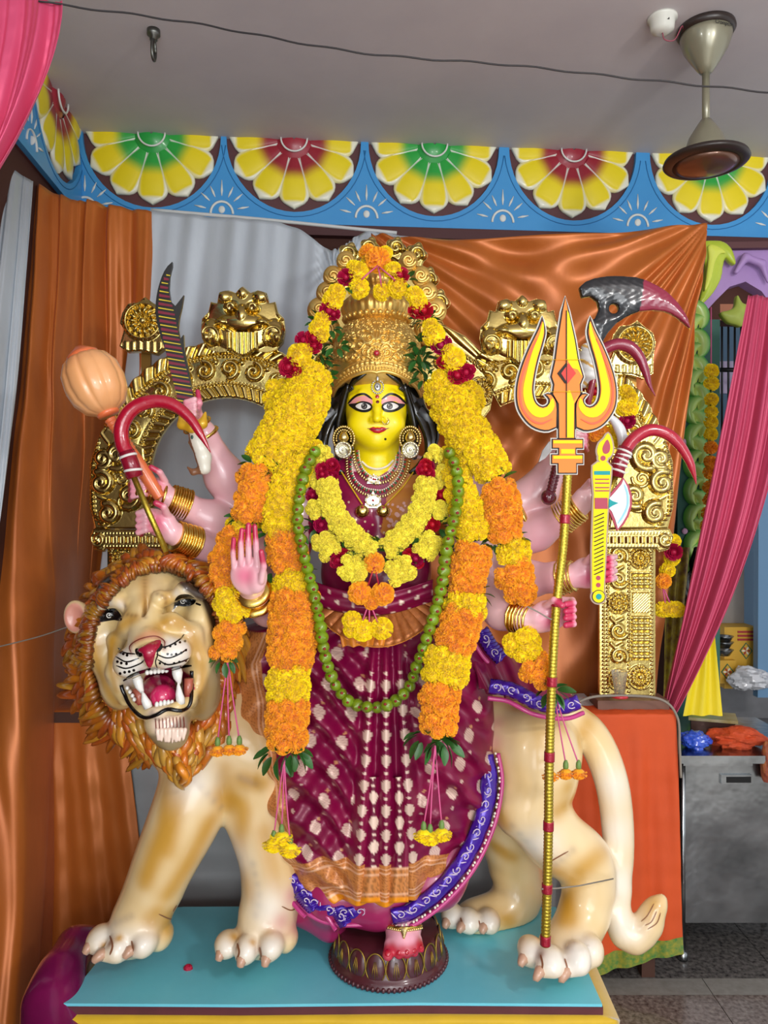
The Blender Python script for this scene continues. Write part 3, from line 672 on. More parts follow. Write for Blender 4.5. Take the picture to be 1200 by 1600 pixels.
# ================================================================ brass arch behind the idol
M_br = mat('pressed_brass', '#dcc57a', .19, 1, noise=.35, nscale=5, col2='#c2a450', bump=.25, bscale=55, bdist=.003)
DA = 2.95; SA = DA/FPX; YA = DA+CAMY
def ap(pts): return [((x-600)*SA, CAMZ-(y-800)*SA) for x, y in pts]
def pxf(hf):
    return lambda U, V: hf(600+U/SA, 800-(V-CAMZ)/SA).astype(np.float32)
arch = thing('brass_arch', 'pressed brass arch with two side arches and lion masks behind the idol', 'arch', (0, YA, P(0, 1090, DA).z))
def ring_h(cx, cy, flip=1):
    def hf(X, Y):
        r = np.hypot(X-cx, Y-cy); th = np.arctan2(cy-Y, (X-cx)*flip)
        H = np.zeros_like(r)
        H += .014*np.abs(np.sin(th*30+(r-118)*.12))**.8*((r > 119) & (r < 137))
        H += ridge(np.abs(r-161.5), 19, .006)*(np.abs(r-161.5) < 19)
        H += .019*np.abs(np.cos(th*26-(r-186)*.10))**1.1*((r > 187) & (r < 206))
        n = 0; V2 = []
        for a in np.arange(-30, 215, 13.5):
            q = math.radians(a); c = (cx+flip*163*math.cos(q), cy-163*math.sin(q)); s = 1 if n % 2 else -1
            H = np.maximum(H, ridge(dpoly(X, Y, spiral(c[0], c[1], 15, 1.4, -q*flip+(0 if s > 0 else PI), s*flip)), 4.4, .018)+.003*(H > 0)); H = np.maximum(H, ridge(np.hypot(X-cx-flip*174*math.cos(q+.11), Y-cy+174*math.sin(q+.11)), 5, .014)); n += 1
        for rr, sp in ((141, 5.4), (183.5, 5.4)):
            k = int(rr*2*PI/sp); a = np.arctan2(Y-cy, X-cx)*k/(2*PI); fa = (a-np.round(a))*sp
            H = np.maximum(H, ridge(np.hypot(fa, r-rr), 2.6, .007))
        return H
    return hf
def ringpoly(cx, cy, flip, a0, a1, ri=118, ro=205):
    A = np.radians(np.linspace(a0, a1, 60))
    o = [(cx+flip*(ro+2.5*abs(math.sin(a*26)))*math.cos(a), cy-(ro+2.5*abs(math.sin(a*26)))*math.sin(a)) for a in np.radians(np.linspace(a0, a1, 180))]
    i = [(cx+flip*ri*math.cos(a), cy-ri*math.sin(a)) for a in A[::-1]]
    return o+i
def mkside(cx, flip, name_x):
    # angle measured so that 0 deg is the outer side
    relief('side_arch', ap(ringpoly(cx, 740, flip, -25, 118)), pxf(ring_h(cx, 740, flip)), M_br, arch, YA-.004)
    m = lambda pts: [(cx+flip*x, y) for x, y in pts]
    # shoulder with large curls
    def sh(X, Y):
        x = (X-cx)*flip; H = .004+0*x
        for c0, c1, r, h in ((168, 712, 22, 1), (193, 755, 18, -1), (150, 775, 18, 1), (182, 802, 16, -1), (190, 718, 14, 1)):
            H = np.maximum(H, ridge(dpoly(x, Y, spiral(c0, c1, r, 1.35, 1.2*h, h)), 7.5, .026)); H = np.maximum(H, ridge(np.hypot(x-c0, Y-c1), r*.55, .024))
        H = np.maximum(H, ridge(dpoly(x, Y, [(200, 690), (209, 740), (206, 800), (190, 822)]), 5, .012)*(.6+.4*np.sin(Y*.9)))
        return H
    relief('shoulder_panel', ap(m([(122, 762), (128, 700), (160, 684), (185, 668), (200, 686), (212, 722), (213, 790), (204, 826), (112, 826)])), pxf(sh), M_br, arch, YA-.016)
    # pillar
    x0, x1 = 100, 187
    def ph(X, Y):
        x = (X-cx)*flip; H = 0*x+.001
        for bx in (106, 112, 145, 181): H = np.maximum(H, beadline(x, Y, bx, 6, 2.4, .006))
        for i, cyy in enumerate((868, 905, 942, 985, 1025, 1062)):
            if i in (2, 5): H = np.maximum(H, rosette(x, Y, 129, cyy, 15, .012, 10))
            else:
                H = np.maximum(H, ridge(dpoly(x, Y, spiral(129, cyy, 14, 1.5, .5, 1 if i % 2 else -1)), 4, .013)); H = np.maximum(H, rosette(x, Y, 129, cyy, 6, .01, 6))
                H = np.maximum(H, ridge(dpoly(x, Y, [(117, cyy-20), (124, cyy-13), (135, cyy-19)]), 3, .009))
        H = np.maximum(H, rosette(x, Y, 163, 872, 15, .011, 14)); H = np.maximum(H, rosette(x, Y, 163, 1058, 17, .011, 16))
        rib = ((Y > 893) & (Y < 922)) | ((Y > 962) & (Y < 1032)); H = np.where(rib & (x > 149) & (x < 178), np.maximum(H, .003+.009*np.abs(np.sin(Y*.36))*(.6+.4*np.abs(np.sin(x*.35)))), H)
        blk = (Y > 926) & (Y < 957) & (x > 150) & (x < 177); H = np.where(blk, np.maximum(H, .008+.002*np.sin(x*1.4)*np.sin(Y*1.4)), H)
        return H
    relief('pillar_panel', ap(m([(x0, 850), (x1, 850), (x1, 1089), (x0, 1089)])), pxf(ph), M_br, arch, YA)
    def chp(X, Y):
        x = (X-cx)*flip; H = .004+0*x
        for by in (833, 853): H = np.maximum(H, beadline(Y, x, by, 5, 2.3, .006))
        H = np.maximum(H, .012*np.abs(np.sin(x*.28))*((Y > 838) & (Y < 848)))
        H = np.maximum(H, ridge(dpoly(x, Y, spiral(198, 842, 12, 1.2, 0, 1)), 4, .014)); return H
    relief('capital', ap(m([(95, 828), (206, 826), (212, 838), (205, 858), (190, 862), (186, 857), (95, 857)])), pxf(chp), M_br, arch, YA-.02)
def beadline(x, Y, bx, sp, r, h):
    f = (Y/sp-np.round(Y/sp))*sp; return ridge(np.hypot(x-bx, f), r, h)
mkside(837, 1, 'r'); mkside(355, -1, 'l')
# centre arch
cpoly = [(422, 596), (437, 566), (462, 538), (486, 520), (503, 498), (512, 470), (536, 448), (560, 420), (598, 405), (640, 420), (664, 448), (680, 480), (694, 508), (727, 525), (760, 557), (778, 575), (766, 640), (745, 668), (728, 640),
         (700, 615), (660, 590), (598, 582), (540, 590), (498, 615), (470, 645), (448, 662), (430, 640)]
def ch(X, Y):
    H = .002+0*X
    for sgn in (1, -1):
        x = 598+(X-598)*sgn
        out = [(690, 510), (727, 531), (765, 562), (790, 585)]
        d = dpoly(x, Y, smooth_path(out, 24)); tt = (x+Y*.6)
        H = np.maximum(H, ridge(d, 13, .012)*(.45+.55*np.abs(np.sin((x-Y)*.16)))); inn = [(705, 545), (735, 562), (765, 590)]
        H = np.maximum(H, ridge(np.abs(dpoly(x, Y, smooth_path(inn, 20))), 3.2, .008)*(.4+.6*np.abs(np.sin(x*.6))))
        for cx_, cy_, r in ((716, 577, 15), (752, 612, 20), (690, 565, 11)): H = np.maximum(H, rosette(x, Y, cx_, cy_, r, .012, 14))
        for r0, cx_, cy_ in ((10, 640, 500), (12, 665, 530), (12, 620, 470)): H = np.maximum(H, ridge(dpoly(x, Y, spiral(cx_, cy_, r0, 1.3)), 4, .012))
    return H
relief('centre_arch', ap(cpoly), pxf(ch), M_br, arch, YA+.002)
# leaf curls along the top of the centre arch
for sgn in (1, -1):
    for cx_, cy_, r in ((52, 402, 17), (70, 440, 17), (86, 476, 18), (20, 392, 16)):
        cx0 = 598+sgn*cx_; pl = [(cx0+r*(1+.12*math.cos(5*a))*math.cos(a)*.95, cy_+r*1.15*(1+.12*math.cos(5*a))*math.sin(a)) for a in np.linspace(0, 2*PI, 40, endpoint=False)]
        relief('leaf_curl', ap(pl), pxf(lambda X, Y, c=cx0, y=cy_, r=r: np.maximum(ridge(dpoly((X-c)*sgn, Y-y, spiral(0, 0, r*.72, 1.25, .3, -1)), r*.3, .026), .008)), M_br, arch, YA-.02)
# lion masks (kirtimukha)
def kmask(cx, cy):
    half = [(0, -56), (12, -46), (24, -50), (38, -46), (42, -30), (52, -32), (56, -16), (66, -6), (68, 12), (64, 30), (54, 42), (38, 46), (20, 44), (8, 52), (0, 54)]
    pl = half+[(-x, y) for x, y in half[-2:0:-1]]
    def h(X, Y):
        x = np.abs(X-cx); y = Y-cy; b = lambda x0, y0, a, c, hh: hh*np.sqrt(np.clip(1-((x-x0)/a)**2-((y-y0)/c)**2, 0, 1))
        H = np.maximum.reduce([b(0, -5, 60, 50, .022), b(0, 2, 44, 17, .046), b(0, -8, 13, 20, .052), b(17, -22, 12, 10, .05), b(30, 3, 14, 9, .048), b(48, 16, 17, 22, .036), b(54, 26, 11, 11, .05), b(28, -38, 14, 12, .032), b(0, -44, 10, 12, .03), b(60, -14, 10, 12, .02)])
        H -= .012*np.exp(-((x-17)**2+(y+20)**2)/16)+.01*np.exp(-((np.hypot(x-17, y+21)-9)/1.5)**2)
        H -= .02*np.exp(-((y-(13+5*np.cos(x*.10)))/2.2)**2)*(x < 42)
        H = np.where((y > 17) & (x < 24), .022+.006*np.abs(np.sin(x*.55))-(y-17)*.0003, H)
        H = np.maximum(H, ridge(dpoly(x, y, spiral(50, 22, 16, 1.3, 2.5, 1)), 4.5, .04)); return H
    relief('lion_mask', ap([(cx+a*.96, cy+b_) for a, b_ in pl]), pxf(h), M_br, arch, YA-.03, th=.03)
kmask(382, 507); kmask(813, 520)
def roundel(cx, cy, tilt):
    pl = [(-34, -18), (-26, -32), (-10, -36), (0, -44), (12, -36), (26, -28), (32, -14), (31, 8), (34, 34), (22, 44), (0, 40), (-24, 42), (-36, 34), (-30, 8), (-37, -2)]
    R_ = lambda p: (cx+p[0]*math.cos(tilt)-p[1]*math.sin(tilt), cy+p[0]*math.sin(tilt)+p[1]*math.cos(tilt))
    def h(X, Y):
        H = rosette(X, Y, cx, cy-6, 25, .02, 14)+.004
        H = np.maximum(H, ridge(np.abs(np.hypot(X-cx, Y-cy+6)-29), 3, .014)*(.6+.4*np.abs(np.sin(np.arctan2(Y-cy+6, X-cx)*13)))); H = np.maximum(H, ((Y-cy) > 25)*.008*np.abs(np.sin((X-cx)*.3))); return H
    relief('flower_plaque', ap([R_(p) for p in pl]), pxf(h), M_br, arch, YA-.035, th=.03)
    MB().box(tuple(P(cx, cy+55, DA+.02)), (.035, .02, .16)).build('plaque_stem', mat('brass_strip', '#8d6a30', .4, .8), arch, smooth=False)
roundel(229, 512, .05); roundel(986, 548, .12)
b = MB()
for sx in (355-143, 837+143): b.box(tuple(P(sx, 960, DA+.035)), (.2, .03, .66))
b.build('wood_backing', mat('dark_wood'), arch, smooth=False)
# ================================================================ the lion
lion = thing('lion_statue', 'painted plaster lion with open roaring mouth standing behind the idol', 'lion statue', (-.1, .1, .38))
M_lion = mat('lion_paint', vc=True, rough=.28, coat=.45, spec=.5)
PX = P
f = Fld()
def ch(pts, rs, k=.04):
    q = smooth_path([(*PX(*p), r) for p, r in zip(pts, rs)], len(pts)*3); f.chain([tuple(v[:3]) for v in q], list(q[:, 3]), k)
# trunk
ch([(300, 1120, 2.42), (420, 1150, 2.52), (600, 1150, 2.58), (760, 1160, 2.56), (850, 1165, 2.5)], [.16, .17, .155, .14, .12], .05)
f.ell(tuple(PX(290, 1110, 2.36)), (.15, .12, .2), .05); f.ell(tuple(PX(325, 1175, 2.34)), (.11, .1, .15), .05)
f.ell(tuple(PX(836, 1195, 2.44)), (.138, .13, .19), .04)
f.ell(tuple(PX(822, 1262, 2.40)), (.105, .09, .10), .03)
# front legs
ch([(312, 1200, 2.36), (296, 1262, 2.33), (258, 1345, 2.31), (232, 1408, 2.31), (208, 1452, 2.29)], [.09, .094, .078, .07, .066], .04)
ch([(395, 1190, 2.40), (398, 1258, 2.38), (420, 1345, 2.36), (424, 1410, 2.35), (408, 1452, 2.32)], [.10, .083, .072, .076, .066], .04)
f.ell(tuple(PX(385, 1190, 2.33)), (.085, .06, .13), .04)
# hind legs
ch([(825, 1250, 2.44), (868, 1312, 2.42), (912, 1345, 2.42), (920, 1395, 2.40), (905, 1448, 2.36), (880, 1478, 2.31)], [.09, .085, .078, .066, .062, .06], .035)
f.ell(tuple(PX(925, 1368, 2.41)), (.06, .06, .10), .03)
ch([(800, 1250, 2.62), (800, 1330, 2.66), (812, 1390, 2.66), (790, 1425, 2.62), (752, 1436, 2.58)], [.13, .085, .075, .07, .06], .03)
# tail
ch([(880, 1115, 2.52), (925, 1150, 2.52), (955, 1220, 2.50), (966, 1310, 2.48), (964, 1400, 2.44), (970, 1450, 2.42), (990, 1466, 2.41), (1008, 1452, 2.41), (1018, 1430, 2.41), (1034, 1404, 2.41)], [.05, .052, .05, .046, .04, .042, .044, .042, .040, .016], .015)
# paws: (toe centres, pad centre)
PAW = []
def paw(pad, toes, rp, rt, zb=.385):
    f.ell(tuple(PX(*pad)), (rp*1.15, rp*1.25, rp*.72), .03)
    for (x, y, D, cx_, cy_) in toes:
        p = PX(x, y, D); f.ell(tuple(p), (rt, rt*1.35, rt*.98), .008)
        q = PX(cx_, cy_, D-.045); q.z = max(q.z, .39); f.cap(tuple(p+Vector((0, -rt*.7, -rt*.1))), tuple(p.lerp(q, .6)), rt*.66, rt*.48, .008); q2 = q+(q-p)*.12; q2.z = max(q2.z, .383); PAW.append((p.lerp(q, .42), q2))
paw((205, 1460, 2.30), [(158, 1466, 2.27, 134, 1488), (187, 1478, 2.23, 148, 1500), (226, 1472, 2.24, 196, 1494), (250, 1462, 2.30, 236, 1482)], .072, .040)
paw((408, 1462, 2.33), [(356, 1474, 2.28, 342, 1499), (386, 1482, 2.24, 376, 1509), (424, 1478, 2.24, 414, 1508), (446, 1466, 2.30, 436, 1484)], .07, .038)
paw((884, 1488, 2.27), [(830, 1486, 2.25, 812, 1506), (860, 1500, 2.19, 836, 1528), (902, 1496, 2.20, 876, 1530), (922, 1484, 2.26, 910, 1510)], .072, .041)
paw((745, 1434, 2.58), [(706, 1430, 2.53, 694, 1448), (732, 1438, 2.5, 716, 1454), (764, 1438, 2.5, 752, 1456)], .066, .038)
zfl = .381
def post(X, d):
    d = d+.0035*np.sin(X[:, 2]*70+X[:, 0]*20)*np.exp(-((X[:, 2]-.52)/.08)**2)*.6
    return np.maximum(d, zfl-X[:, 2])
f.post = post
V, Fq = f.mesh(.0075); V = relax(V, Fq, 2)
lion_bvh = bvh_of(V, Fq)
cr, och, wht, pk, grey = LN('#f0d6a4'), LN('#c9921f'), LN('#f3efe6'), LN('#e8b8a4'), LN('#a08468')
C = np.tile(cr, (len(V), 1)); nz = noise2(V[:, 0]*3, V[:, 2]*3, 4)
C = mixc(C, LN('#e3bd78'), np.clip(.3+.4*nz, 0, 1))
def spray(p, r, col, a=1, C_=None, V_=None, rx=None):
    C_ = C if C_ is None else C_; V_ = V if V_ is None else V_; p = np.array(pick(p[0], p[1], [lion_bvh])[0]); dd = (V_-p)/np.array(rx if rx else (r, r, r)); t = np.exp(-(dd**2).sum(1))*a
    C_[:] = mixc(C_, col, t)
def sprayline(pts, r, col, a=1.4):
    for x, y in smooth_path(pts, max(4, int(sum(math.dist(p, q) for p, q in zip(pts[:-1], pts[1:]))/12))): spray((x, y), r, col, a*.45)
for pts in ([(262, 1215), (256, 1290), (225, 1380)], [(330, 1280), (300, 1340), (262, 1400)], [(280, 1240), (262, 1330)], [(340, 1240), (380, 1262), (372, 1330), (390, 1400)], [(378, 1218), (410, 1225)], [(410, 1300), (430, 1390)],
            [(245, 1425), (278, 1430), (262, 1440)], [(232, 1440), (262, 1452)], [(770, 1180), (772, 1250), (790, 1290)], [(850, 1345), (880, 1400), (892, 1440)], [(930, 1100), (905, 1160)], [(905, 1240), (870, 1270)], [(945, 1330), (900, 1370), (880, 1440)],
            [(350, 1200), (355, 1260)], [(1020, 1410), (1005, 1440)], [(770, 1320), (800, 1340)], [(770, 1430), (800, 1440)]): sprayline(pts, .028, och)
for pts in ([(262, 1200), (300, 1218), (345, 1262)], [(375, 1215), (400, 1225)], [(395, 1350), (405, 1400), (400, 1430)], [(850, 1340), (800, 1290)], [(868, 1350), (895, 1328)], [(205, 1432), (180, 1442)]): sprayline(pts, .012, grey, .9)
for x, y in ((160, 1468), (190, 1480), (228, 1476), (356, 1478), (388, 1486), (424, 1480), (832, 1488), (862, 1504), (902, 1500), (708, 1434), (732, 1440), (764, 1440), (920, 1480)): spray((x, y), .045, wht, .85)
for x, y in ((172, 1474), (208, 1480), (370, 1480), (405, 1484), (845, 1492), (882, 1500), (720, 1440)): spray((x, y), .012, LN('#9a6a4a'), .9)
for x, y, r in ((163, 1478, .012), (186, 1466, .012), (366, 1464, .02), (395, 1472, .012), (850, 1470, .02), (420, 1455, .02)): spray((x, y), r, och, .9)
for x, y in ((960, 1300), (958, 1230), (975, 1450), (968, 1380), (345, 1350), (300, 1220), (420, 1420), (840, 1320), (900, 1500)): spray((x, y), .07, wht, .7)
for x, y in ((775, 1130), (772, 1160), (770, 1240), (455, 1400), (460, 1450), (440, 1440)): spray((x, y), .03, LN('#d58a8a'), .6)
for pts, wd in (([(248, 1428), (268, 1436), (280, 1428)], 2), ([(270, 1424), (276, 1414)], 1.5), ([(440, 1416), (456, 1422), (470, 1412)], 2), ([(1008, 1446), (1018, 1440), (1026, 1424)], 1.6), ([(1002, 1440), (1012, 1430), (1022, 1412)], 1.6), ([(1012, 1452), (1026, 1442), (1032, 1426)], 1.6), ([(850, 1352), (870, 1340), (888, 1330)], 2), ([(172, 1462), (176, 1478), (172, 1492)], 3), ([(206, 1470), (208, 1484), (202, 1496)], 3), ([(371, 1474), (374, 1488), (370, 1500)], 3), ([(406, 1480), (408, 1494), (404, 1504)], 3), ([(845, 1492), (848, 1508), (844, 1520)], 3), ([(882, 1498), (886, 1512), (884, 1524)], 3), ([(720, 1434), (722, 1444), (720, 1452)], 2.5), ([(748, 1438), (750, 1448), (748, 1454)], 2.5)):
    paint('painted_crease', stroke(pts, wd), [lion_bvh], mat('crease_brown', '#8a5a3c', .4), lion, .0012, 3)
mk('body', V, Fq, M_lion, lion, C)
M_claw = mat('claw_paint', '#c99f84', .3, coat=.5)
for a, q in PAW:
    MB().tube([a, a.lerp(q, .5)+Vector((0, -.008, .008)), a.lerp(q, .85)+Vector((0, -.008, .002)), q], [.018, .016, .010, .002], 8).build('claw', M_claw, lion)
# ---- head
f = Fld()
def E(x, y, D, r, k=.02, sub=False, R=None): f.ell(tuple(PX(x, y, D)), r, k, R, sub)
roll = Matrix.Rotation(-.16, 3, 'Y')
E(243, 985, 2.30, (.172, .15, .19), R=roll)          # skull
E(225, 925, 2.27, (.135, .13, .085), .03)            # forehead
E(165, 1000, 2.24, (.05, .09, .10), .04); E(318, 985, 2.22, (.055, .09, .11), .04)   # cheeks
E(190, 1060, 2.22, (.06, .08, .09), .04); E(318, 1060, 2.20, (.055, .09, .12), .04)
f.chain([tuple(PX(224, 935, 2.16)), tuple(PX(226, 970, 2.13)), tuple(PX(232, 1008, 2.06))], [.045, .052, .05], .03)   # bridge
E(203, 944, 2.135, (.024, .026, .022), .007); E(250, 936, 2.13, (.027, .028, .026), .007)       # brow knobs
f.chain([tuple(PX(160, 945, 2.16)), tuple(PX(185, 938, 2.135)), tuple(PX(205, 955, 2.14))], [.016, .019, .014], .015)
f.chain([tuple(PX(265, 935, 2.14)), tuple(PX(288, 921, 2.13)), tuple(PX(315, 930, 2.15))], [.016, .02, .016], .015)
f.chain([tuple(PX(238, 990, 2.10)), tuple(PX(268, 972, 2.10)), tuple(PX(300, 990, 2.12)), tuple(PX(312, 1030, 2.13)), tuple(PX(310, 1080, 2.14))], [.02, .024, .024, .02, .018], .02)  # snarl fold r
f.chain([tuple(PX(222, 985, 2.10)), tuple(PX(200, 978, 2.10)), tuple(PX(180, 1000, 2.13)), tuple(PX(178, 1050, 2.14)), tuple(PX(196, 1095, 2.15))], [.02, .022, .02, .018, .016], .02)
f.chain([tuple(PX(212, 1002, 2.06)), tuple(PX(232, 994, 2.045)), tuple(PX(256, 1000, 2.05))], [.018, .019, .018], .012)
E(205, 1035, 2.07, (.046, .06, .042), .02, R=roll); E(268, 1020, 2.06, (.052, .062, .045), .02, R=roll)    # muzzle pads
E(216, 1028, 2.05, (.036, .045, .03), .02); E(250, 1022, 2.05, (.036, .045, .03), .02)
E(234, 1018, 2.005, (.03, .028, .02), .012); E(234, 1032, 2.01, (.014, .02, .02), .012)            # nose
E(262, 1125, 2.12, (.062, .075, .055), .03, R=roll); E(268, 1148, 2.09, (.045, .045, .042), .025)     # jaw & chin
f.chain([tuple(PX(200, 1085, 2.14)), tuple(PX(222, 1112, 2.08)), tuple(PX(250, 1112, 2.045)), tuple(PX(275, 1106, 2.045)), tuple(PX(298, 1096, 2.09)), tuple(PX(308, 1060, 2.14))], [.016, .017, .018, .018, .017, .014], .012)
def cut(x, y, D, r, k=.008, R=None): E(x, y, D, r, k, True, R)
cut(250, 1076, 2.06, (.083, .12, .042), R=roll); cut(250, 1068, 2.0, (.08, .09, .022), R=roll); cut(245, 1084, 2.0, (.07, .06, .024), R=roll)
cut(219, 1022, 1.985, (.0085, .012, .006)); cut(247, 1014, 1.985, (.0085, .012, .006))
for x, y, r in ((172, 961, 1), (288, 939, 1)): cut(x, y, 2.085, (.03, .02, .016), .01, roll)
cut(227, 945, 2.095, (.006, .025, .055), .012); cut(262, 938, 2.095, (.004, .02, .022), .008); cut(190, 950, 2.095, (.004, .02, .016), .008)
hpos = {}
V, Fq = f.mesh(.0036); V = relax(V, Fq, 1)
head_bvh = bvh_of(V, Fq); lb = [head_bvh]
C = np.tile(LN('#e4c684'), (len(V), 1)); N_ = noise2(V[:, 0]*5, V[:, 2]*5, 8)
C = mixc(C, LN('#e8d3a6'), np.clip(.35+.5*N_, 0, 1))
def sp(x, y, r, col, a=.9):
    p = np.array(pick(x, y, lb)[0]); t = np.exp(-(((V-p)/r)**2).sum(1))*a; C[:] = mixc(C, col, t)
def sl(pts, r, col, a=.55):
    L = sum(math.dist(p, q) for p, q in zip(pts[:-1], pts[1:]))
    for x, y in smooth_path(pts, max(4, int(L/5))): sp(x, y, r, col, a)
oc = LN('#b98313'); br = LN('#5f2f1c'); bl = LN('#1a1412'); wt = LN('#f4efe6'); mr = LN('#8a3a30')
for pts in ([(150, 1000), (152, 1040), (175, 1090), (205, 1130)], [(215, 965), (200, 972), (180, 990), (172, 1030)], [(240, 985), (265, 970), (295, 985), (312, 1030), (316, 1080), (305, 1130)], [(190, 940), (200, 962)], [(262, 930), (262, 955)], [(160, 930), (150, 950)], [(180, 905), (160, 925)], [(226, 890), (226, 960)], [(300, 905), (325, 935)], [(330, 960), (336, 1010)]): sl(pts, .016, oc, .4)
sl([(175, 1000), (174, 1040), (182, 1080)], .01, oc, .5); sl([(226, 895), (227, 965)], .006, br, .35); sl([(196, 948), (199, 960), (212, 962)], .006, br, .4); sl([(246, 928), (258, 934), (259, 950)], .006, br, .5)
for x, y in ((158, 948), (172, 942), (188, 946)): sp(x, y, .014, wt, .6)
for x, y in ((276, 927), (292, 921), (308, 926), (318, 936)): sp(x, y, .014, wt, .6)
for x, y in ((200, 1030), (205, 1045), (195, 1050), (212, 1040), (215, 1052), (190, 1020), (268, 1005), (280, 1020), (290, 1035), (262, 1030), (280, 1040), (265, 1045), (290, 1010), (245, 1045), (200, 1062)): sp(x, y, .026, wt, .9)
for x, y in ((262, 1125), (270, 1140), (250, 1135), (285, 1130), (240, 1120)): sp(x, y, .028, LN('#f3d9c6'), .9)
sl([(205, 1022), (205, 1008), (222, 998), (240, 996), (256, 1002), (256, 1014)], .006, mr, .6); sl([(212, 1000), (232, 990), (250, 992)], .012, LN('#c47a5c'), .4)
# face rim dark toward the mane
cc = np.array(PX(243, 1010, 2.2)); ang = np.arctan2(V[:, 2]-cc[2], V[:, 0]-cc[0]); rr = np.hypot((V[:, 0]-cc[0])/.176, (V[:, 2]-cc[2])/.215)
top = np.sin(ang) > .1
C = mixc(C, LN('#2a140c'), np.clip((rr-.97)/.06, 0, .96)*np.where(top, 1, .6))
# mouth interior by depth
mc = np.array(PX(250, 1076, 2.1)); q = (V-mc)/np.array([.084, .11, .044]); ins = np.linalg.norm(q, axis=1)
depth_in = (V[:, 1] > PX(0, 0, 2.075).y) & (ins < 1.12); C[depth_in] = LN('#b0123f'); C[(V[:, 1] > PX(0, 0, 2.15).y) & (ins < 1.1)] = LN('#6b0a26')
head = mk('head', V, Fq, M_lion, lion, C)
M_blk = mat('black_gloss', '#0c0a0a', .15, coat=.6); M_whg = mat('white_gloss', '#eeece6', .2, coat=.5); M_pinkg = mat('tongue_pink', '#d8306c', .2, coat=.6, noise=.5, nscale=16, col2='#b4123e')
M_red = mat('nose_red', '#a8163a', .2, coat=.6); M_brl = mat('brown_line', '#7a3226', .4)
# eyes
for x, y, k in ((172, 961, 1), (288, 938, 1)):
    if x < 200: pl = [(157, 972), (152, 966), (160, 956), (170, 951), (182, 952), (190, 962), (190, 970), (178, 969), (165, 971)]; ip = (172, 961)
    else: pl = [(271, 950), (274, 936), (282, 929), (296, 929), (306, 937), (302, 945), (288, 948), (278, 947), (270, 954)]; ip = (287, 939)
    paint('eye_outline', pl, lb, M_blk, head, .0012, 2.5, smooth_outline=True)
    p, n = pick(ip[0], ip[1], lb); 
    e = MB().ball(p+Vector((0, .004, 0)), (.0165, .012, .0135), 18, 12).build('eyeball', M_blk, head)
    pts = [p+Vector((.0065*math.cos(a), -.0085, .0065*math.sin(a))) for a in np.linspace(.3, 5.6, 14)]; MB().tube(pts, .0015, 5).build('eye_highlight', M_whg, e)
    MB().ball(p+Vector((.001, -.0085, .001)), .003, 8, 6).build('eye_highlight', M_whg, e)
paint('nose', [(214, 1016), (224, 1010), (236, 1003), (250, 1000), (251, 1008), (243, 1020), (239, 1036), (233, 1044), (227, 1034), (222, 1022)], lb, M_red, head, .001, 2.2, dome=.004, smooth_outline=True)
for pl in ([(212, 1014), (219, 1014), (226, 1022), (219, 1026), (213, 1022)], [(244, 1010), (252, 1006), (254, 1012), (249, 1018), (243, 1018)]): paint('nostril', pl, lb, M_blk, head, .0016, 2, smooth_outline=True)
for st, wdt in (([(233, 1042), (234, 1048), (233, 1053)], 4), ([(242, 1010), (246, 1022), (243, 1034), (246, 1044)], 2),
    ([(242, 1012), (262, 1010), (280, 1000), (288, 991)], 2.2), ([(244, 1022), (262, 1028), (280, 1022), (292, 1014)], 2.2), ([(246, 1030), (262, 1038), (282, 1034), (296, 1028)], 2.2),
    ([(184, 1012), (195, 1020), (212, 1022)], 2.2), ([(181, 1026), (198, 1034), (218, 1028)], 2.2), ([(182, 1040), (198, 1044), (220, 1036), (226, 1030)], 2.2),
    ([(148, 975), (158, 972)], 1.6), ([(306, 943), (314, 946)], 3), ([(192, 1064), (208, 1054), (228, 1048), (246, 1050), (270, 1044), (300, 1040)], 5), ([(206, 1022), (203, 1010), (218, 999), (242, 994), (257, 1002), (256, 1013)], 1.6)):
    paint('painted_line', stroke(st, wdt), lb, M_blk if wdt != 1.6 else M_brl, head, .0012, 2.2)
k = 0; bd = []
for row in (((185, 1018), (189, 1020), (193, 1022), (199, 1024)), ((184, 1034), (190, 1036), (198, 1037)), ((188, 1052), (195, 1050), (202, 1049), (209, 1047)), ((258, 1012), (266, 1010), (274, 1007), (281, 1004), (289, 1002)), ((262, 1022), (268, 1023), (275, 1022), (283, 1020), (290, 1016)), ((250, 1036), (258, 1037), (272, 1036), (280, 1034), (290, 1032))):
    for x, y in row: paint('whisker_dot', disc_px(x, y, 1.9 if x > 210 else 2.2), lb, M_blk, head, .0012, 2)
# mouth: lips, tongue, teeth
lip = [(193, 1068), (198, 1092), (212, 1112), (228, 1121), (246, 1116), (262, 1108), (284, 1110), (297, 1100), (300, 1075), (300, 1048)]
pts = [pick(x, y, lb)[0] for x, y in smooth_path(lip, 40)]; pts = [Vector((p.x, min(p.y, PX(0, 0, 2.12).y)-.002, p.z)) for p in pts]
MB().tube(pts, [.0055]*40, 8).build('lip', M_blk, head)
T = lambda x, y, D: PX(x, y, D)
f = Fld(); f.chain([tuple(T(246, 1080, 2.22)), tuple(T(248, 1082, 2.15)), tuple(T(254, 1088, 2.08))], [.045, .045, .034], .02); V, Fq = f.mesh(.005); mk('tongue', V, Fq, M_pinkg, head)
def tooth(a, b, r, D=2.06, name='fang', D2=None):
    A, B_ = T(*a, D), T(*b, D2 or D); m = A.lerp(B_, .5)+Vector((0, -.004, 0)); MB().tube([A, A.lerp(B_, .25), m, A.lerp(B_, .8), B_], [r*.9, r, r*.82, r*.45, r*.08], 10).build(name, M_whg, head)
tooth((213, 1058), (224, 1086), .0135, 2.055); tooth((276, 1046), (281, 1070), .0145, 2.05); tooth((232, 1106), (222, 1080), .0125, 2.045); tooth((283, 1100), (278, 1066), .012, 2.045)
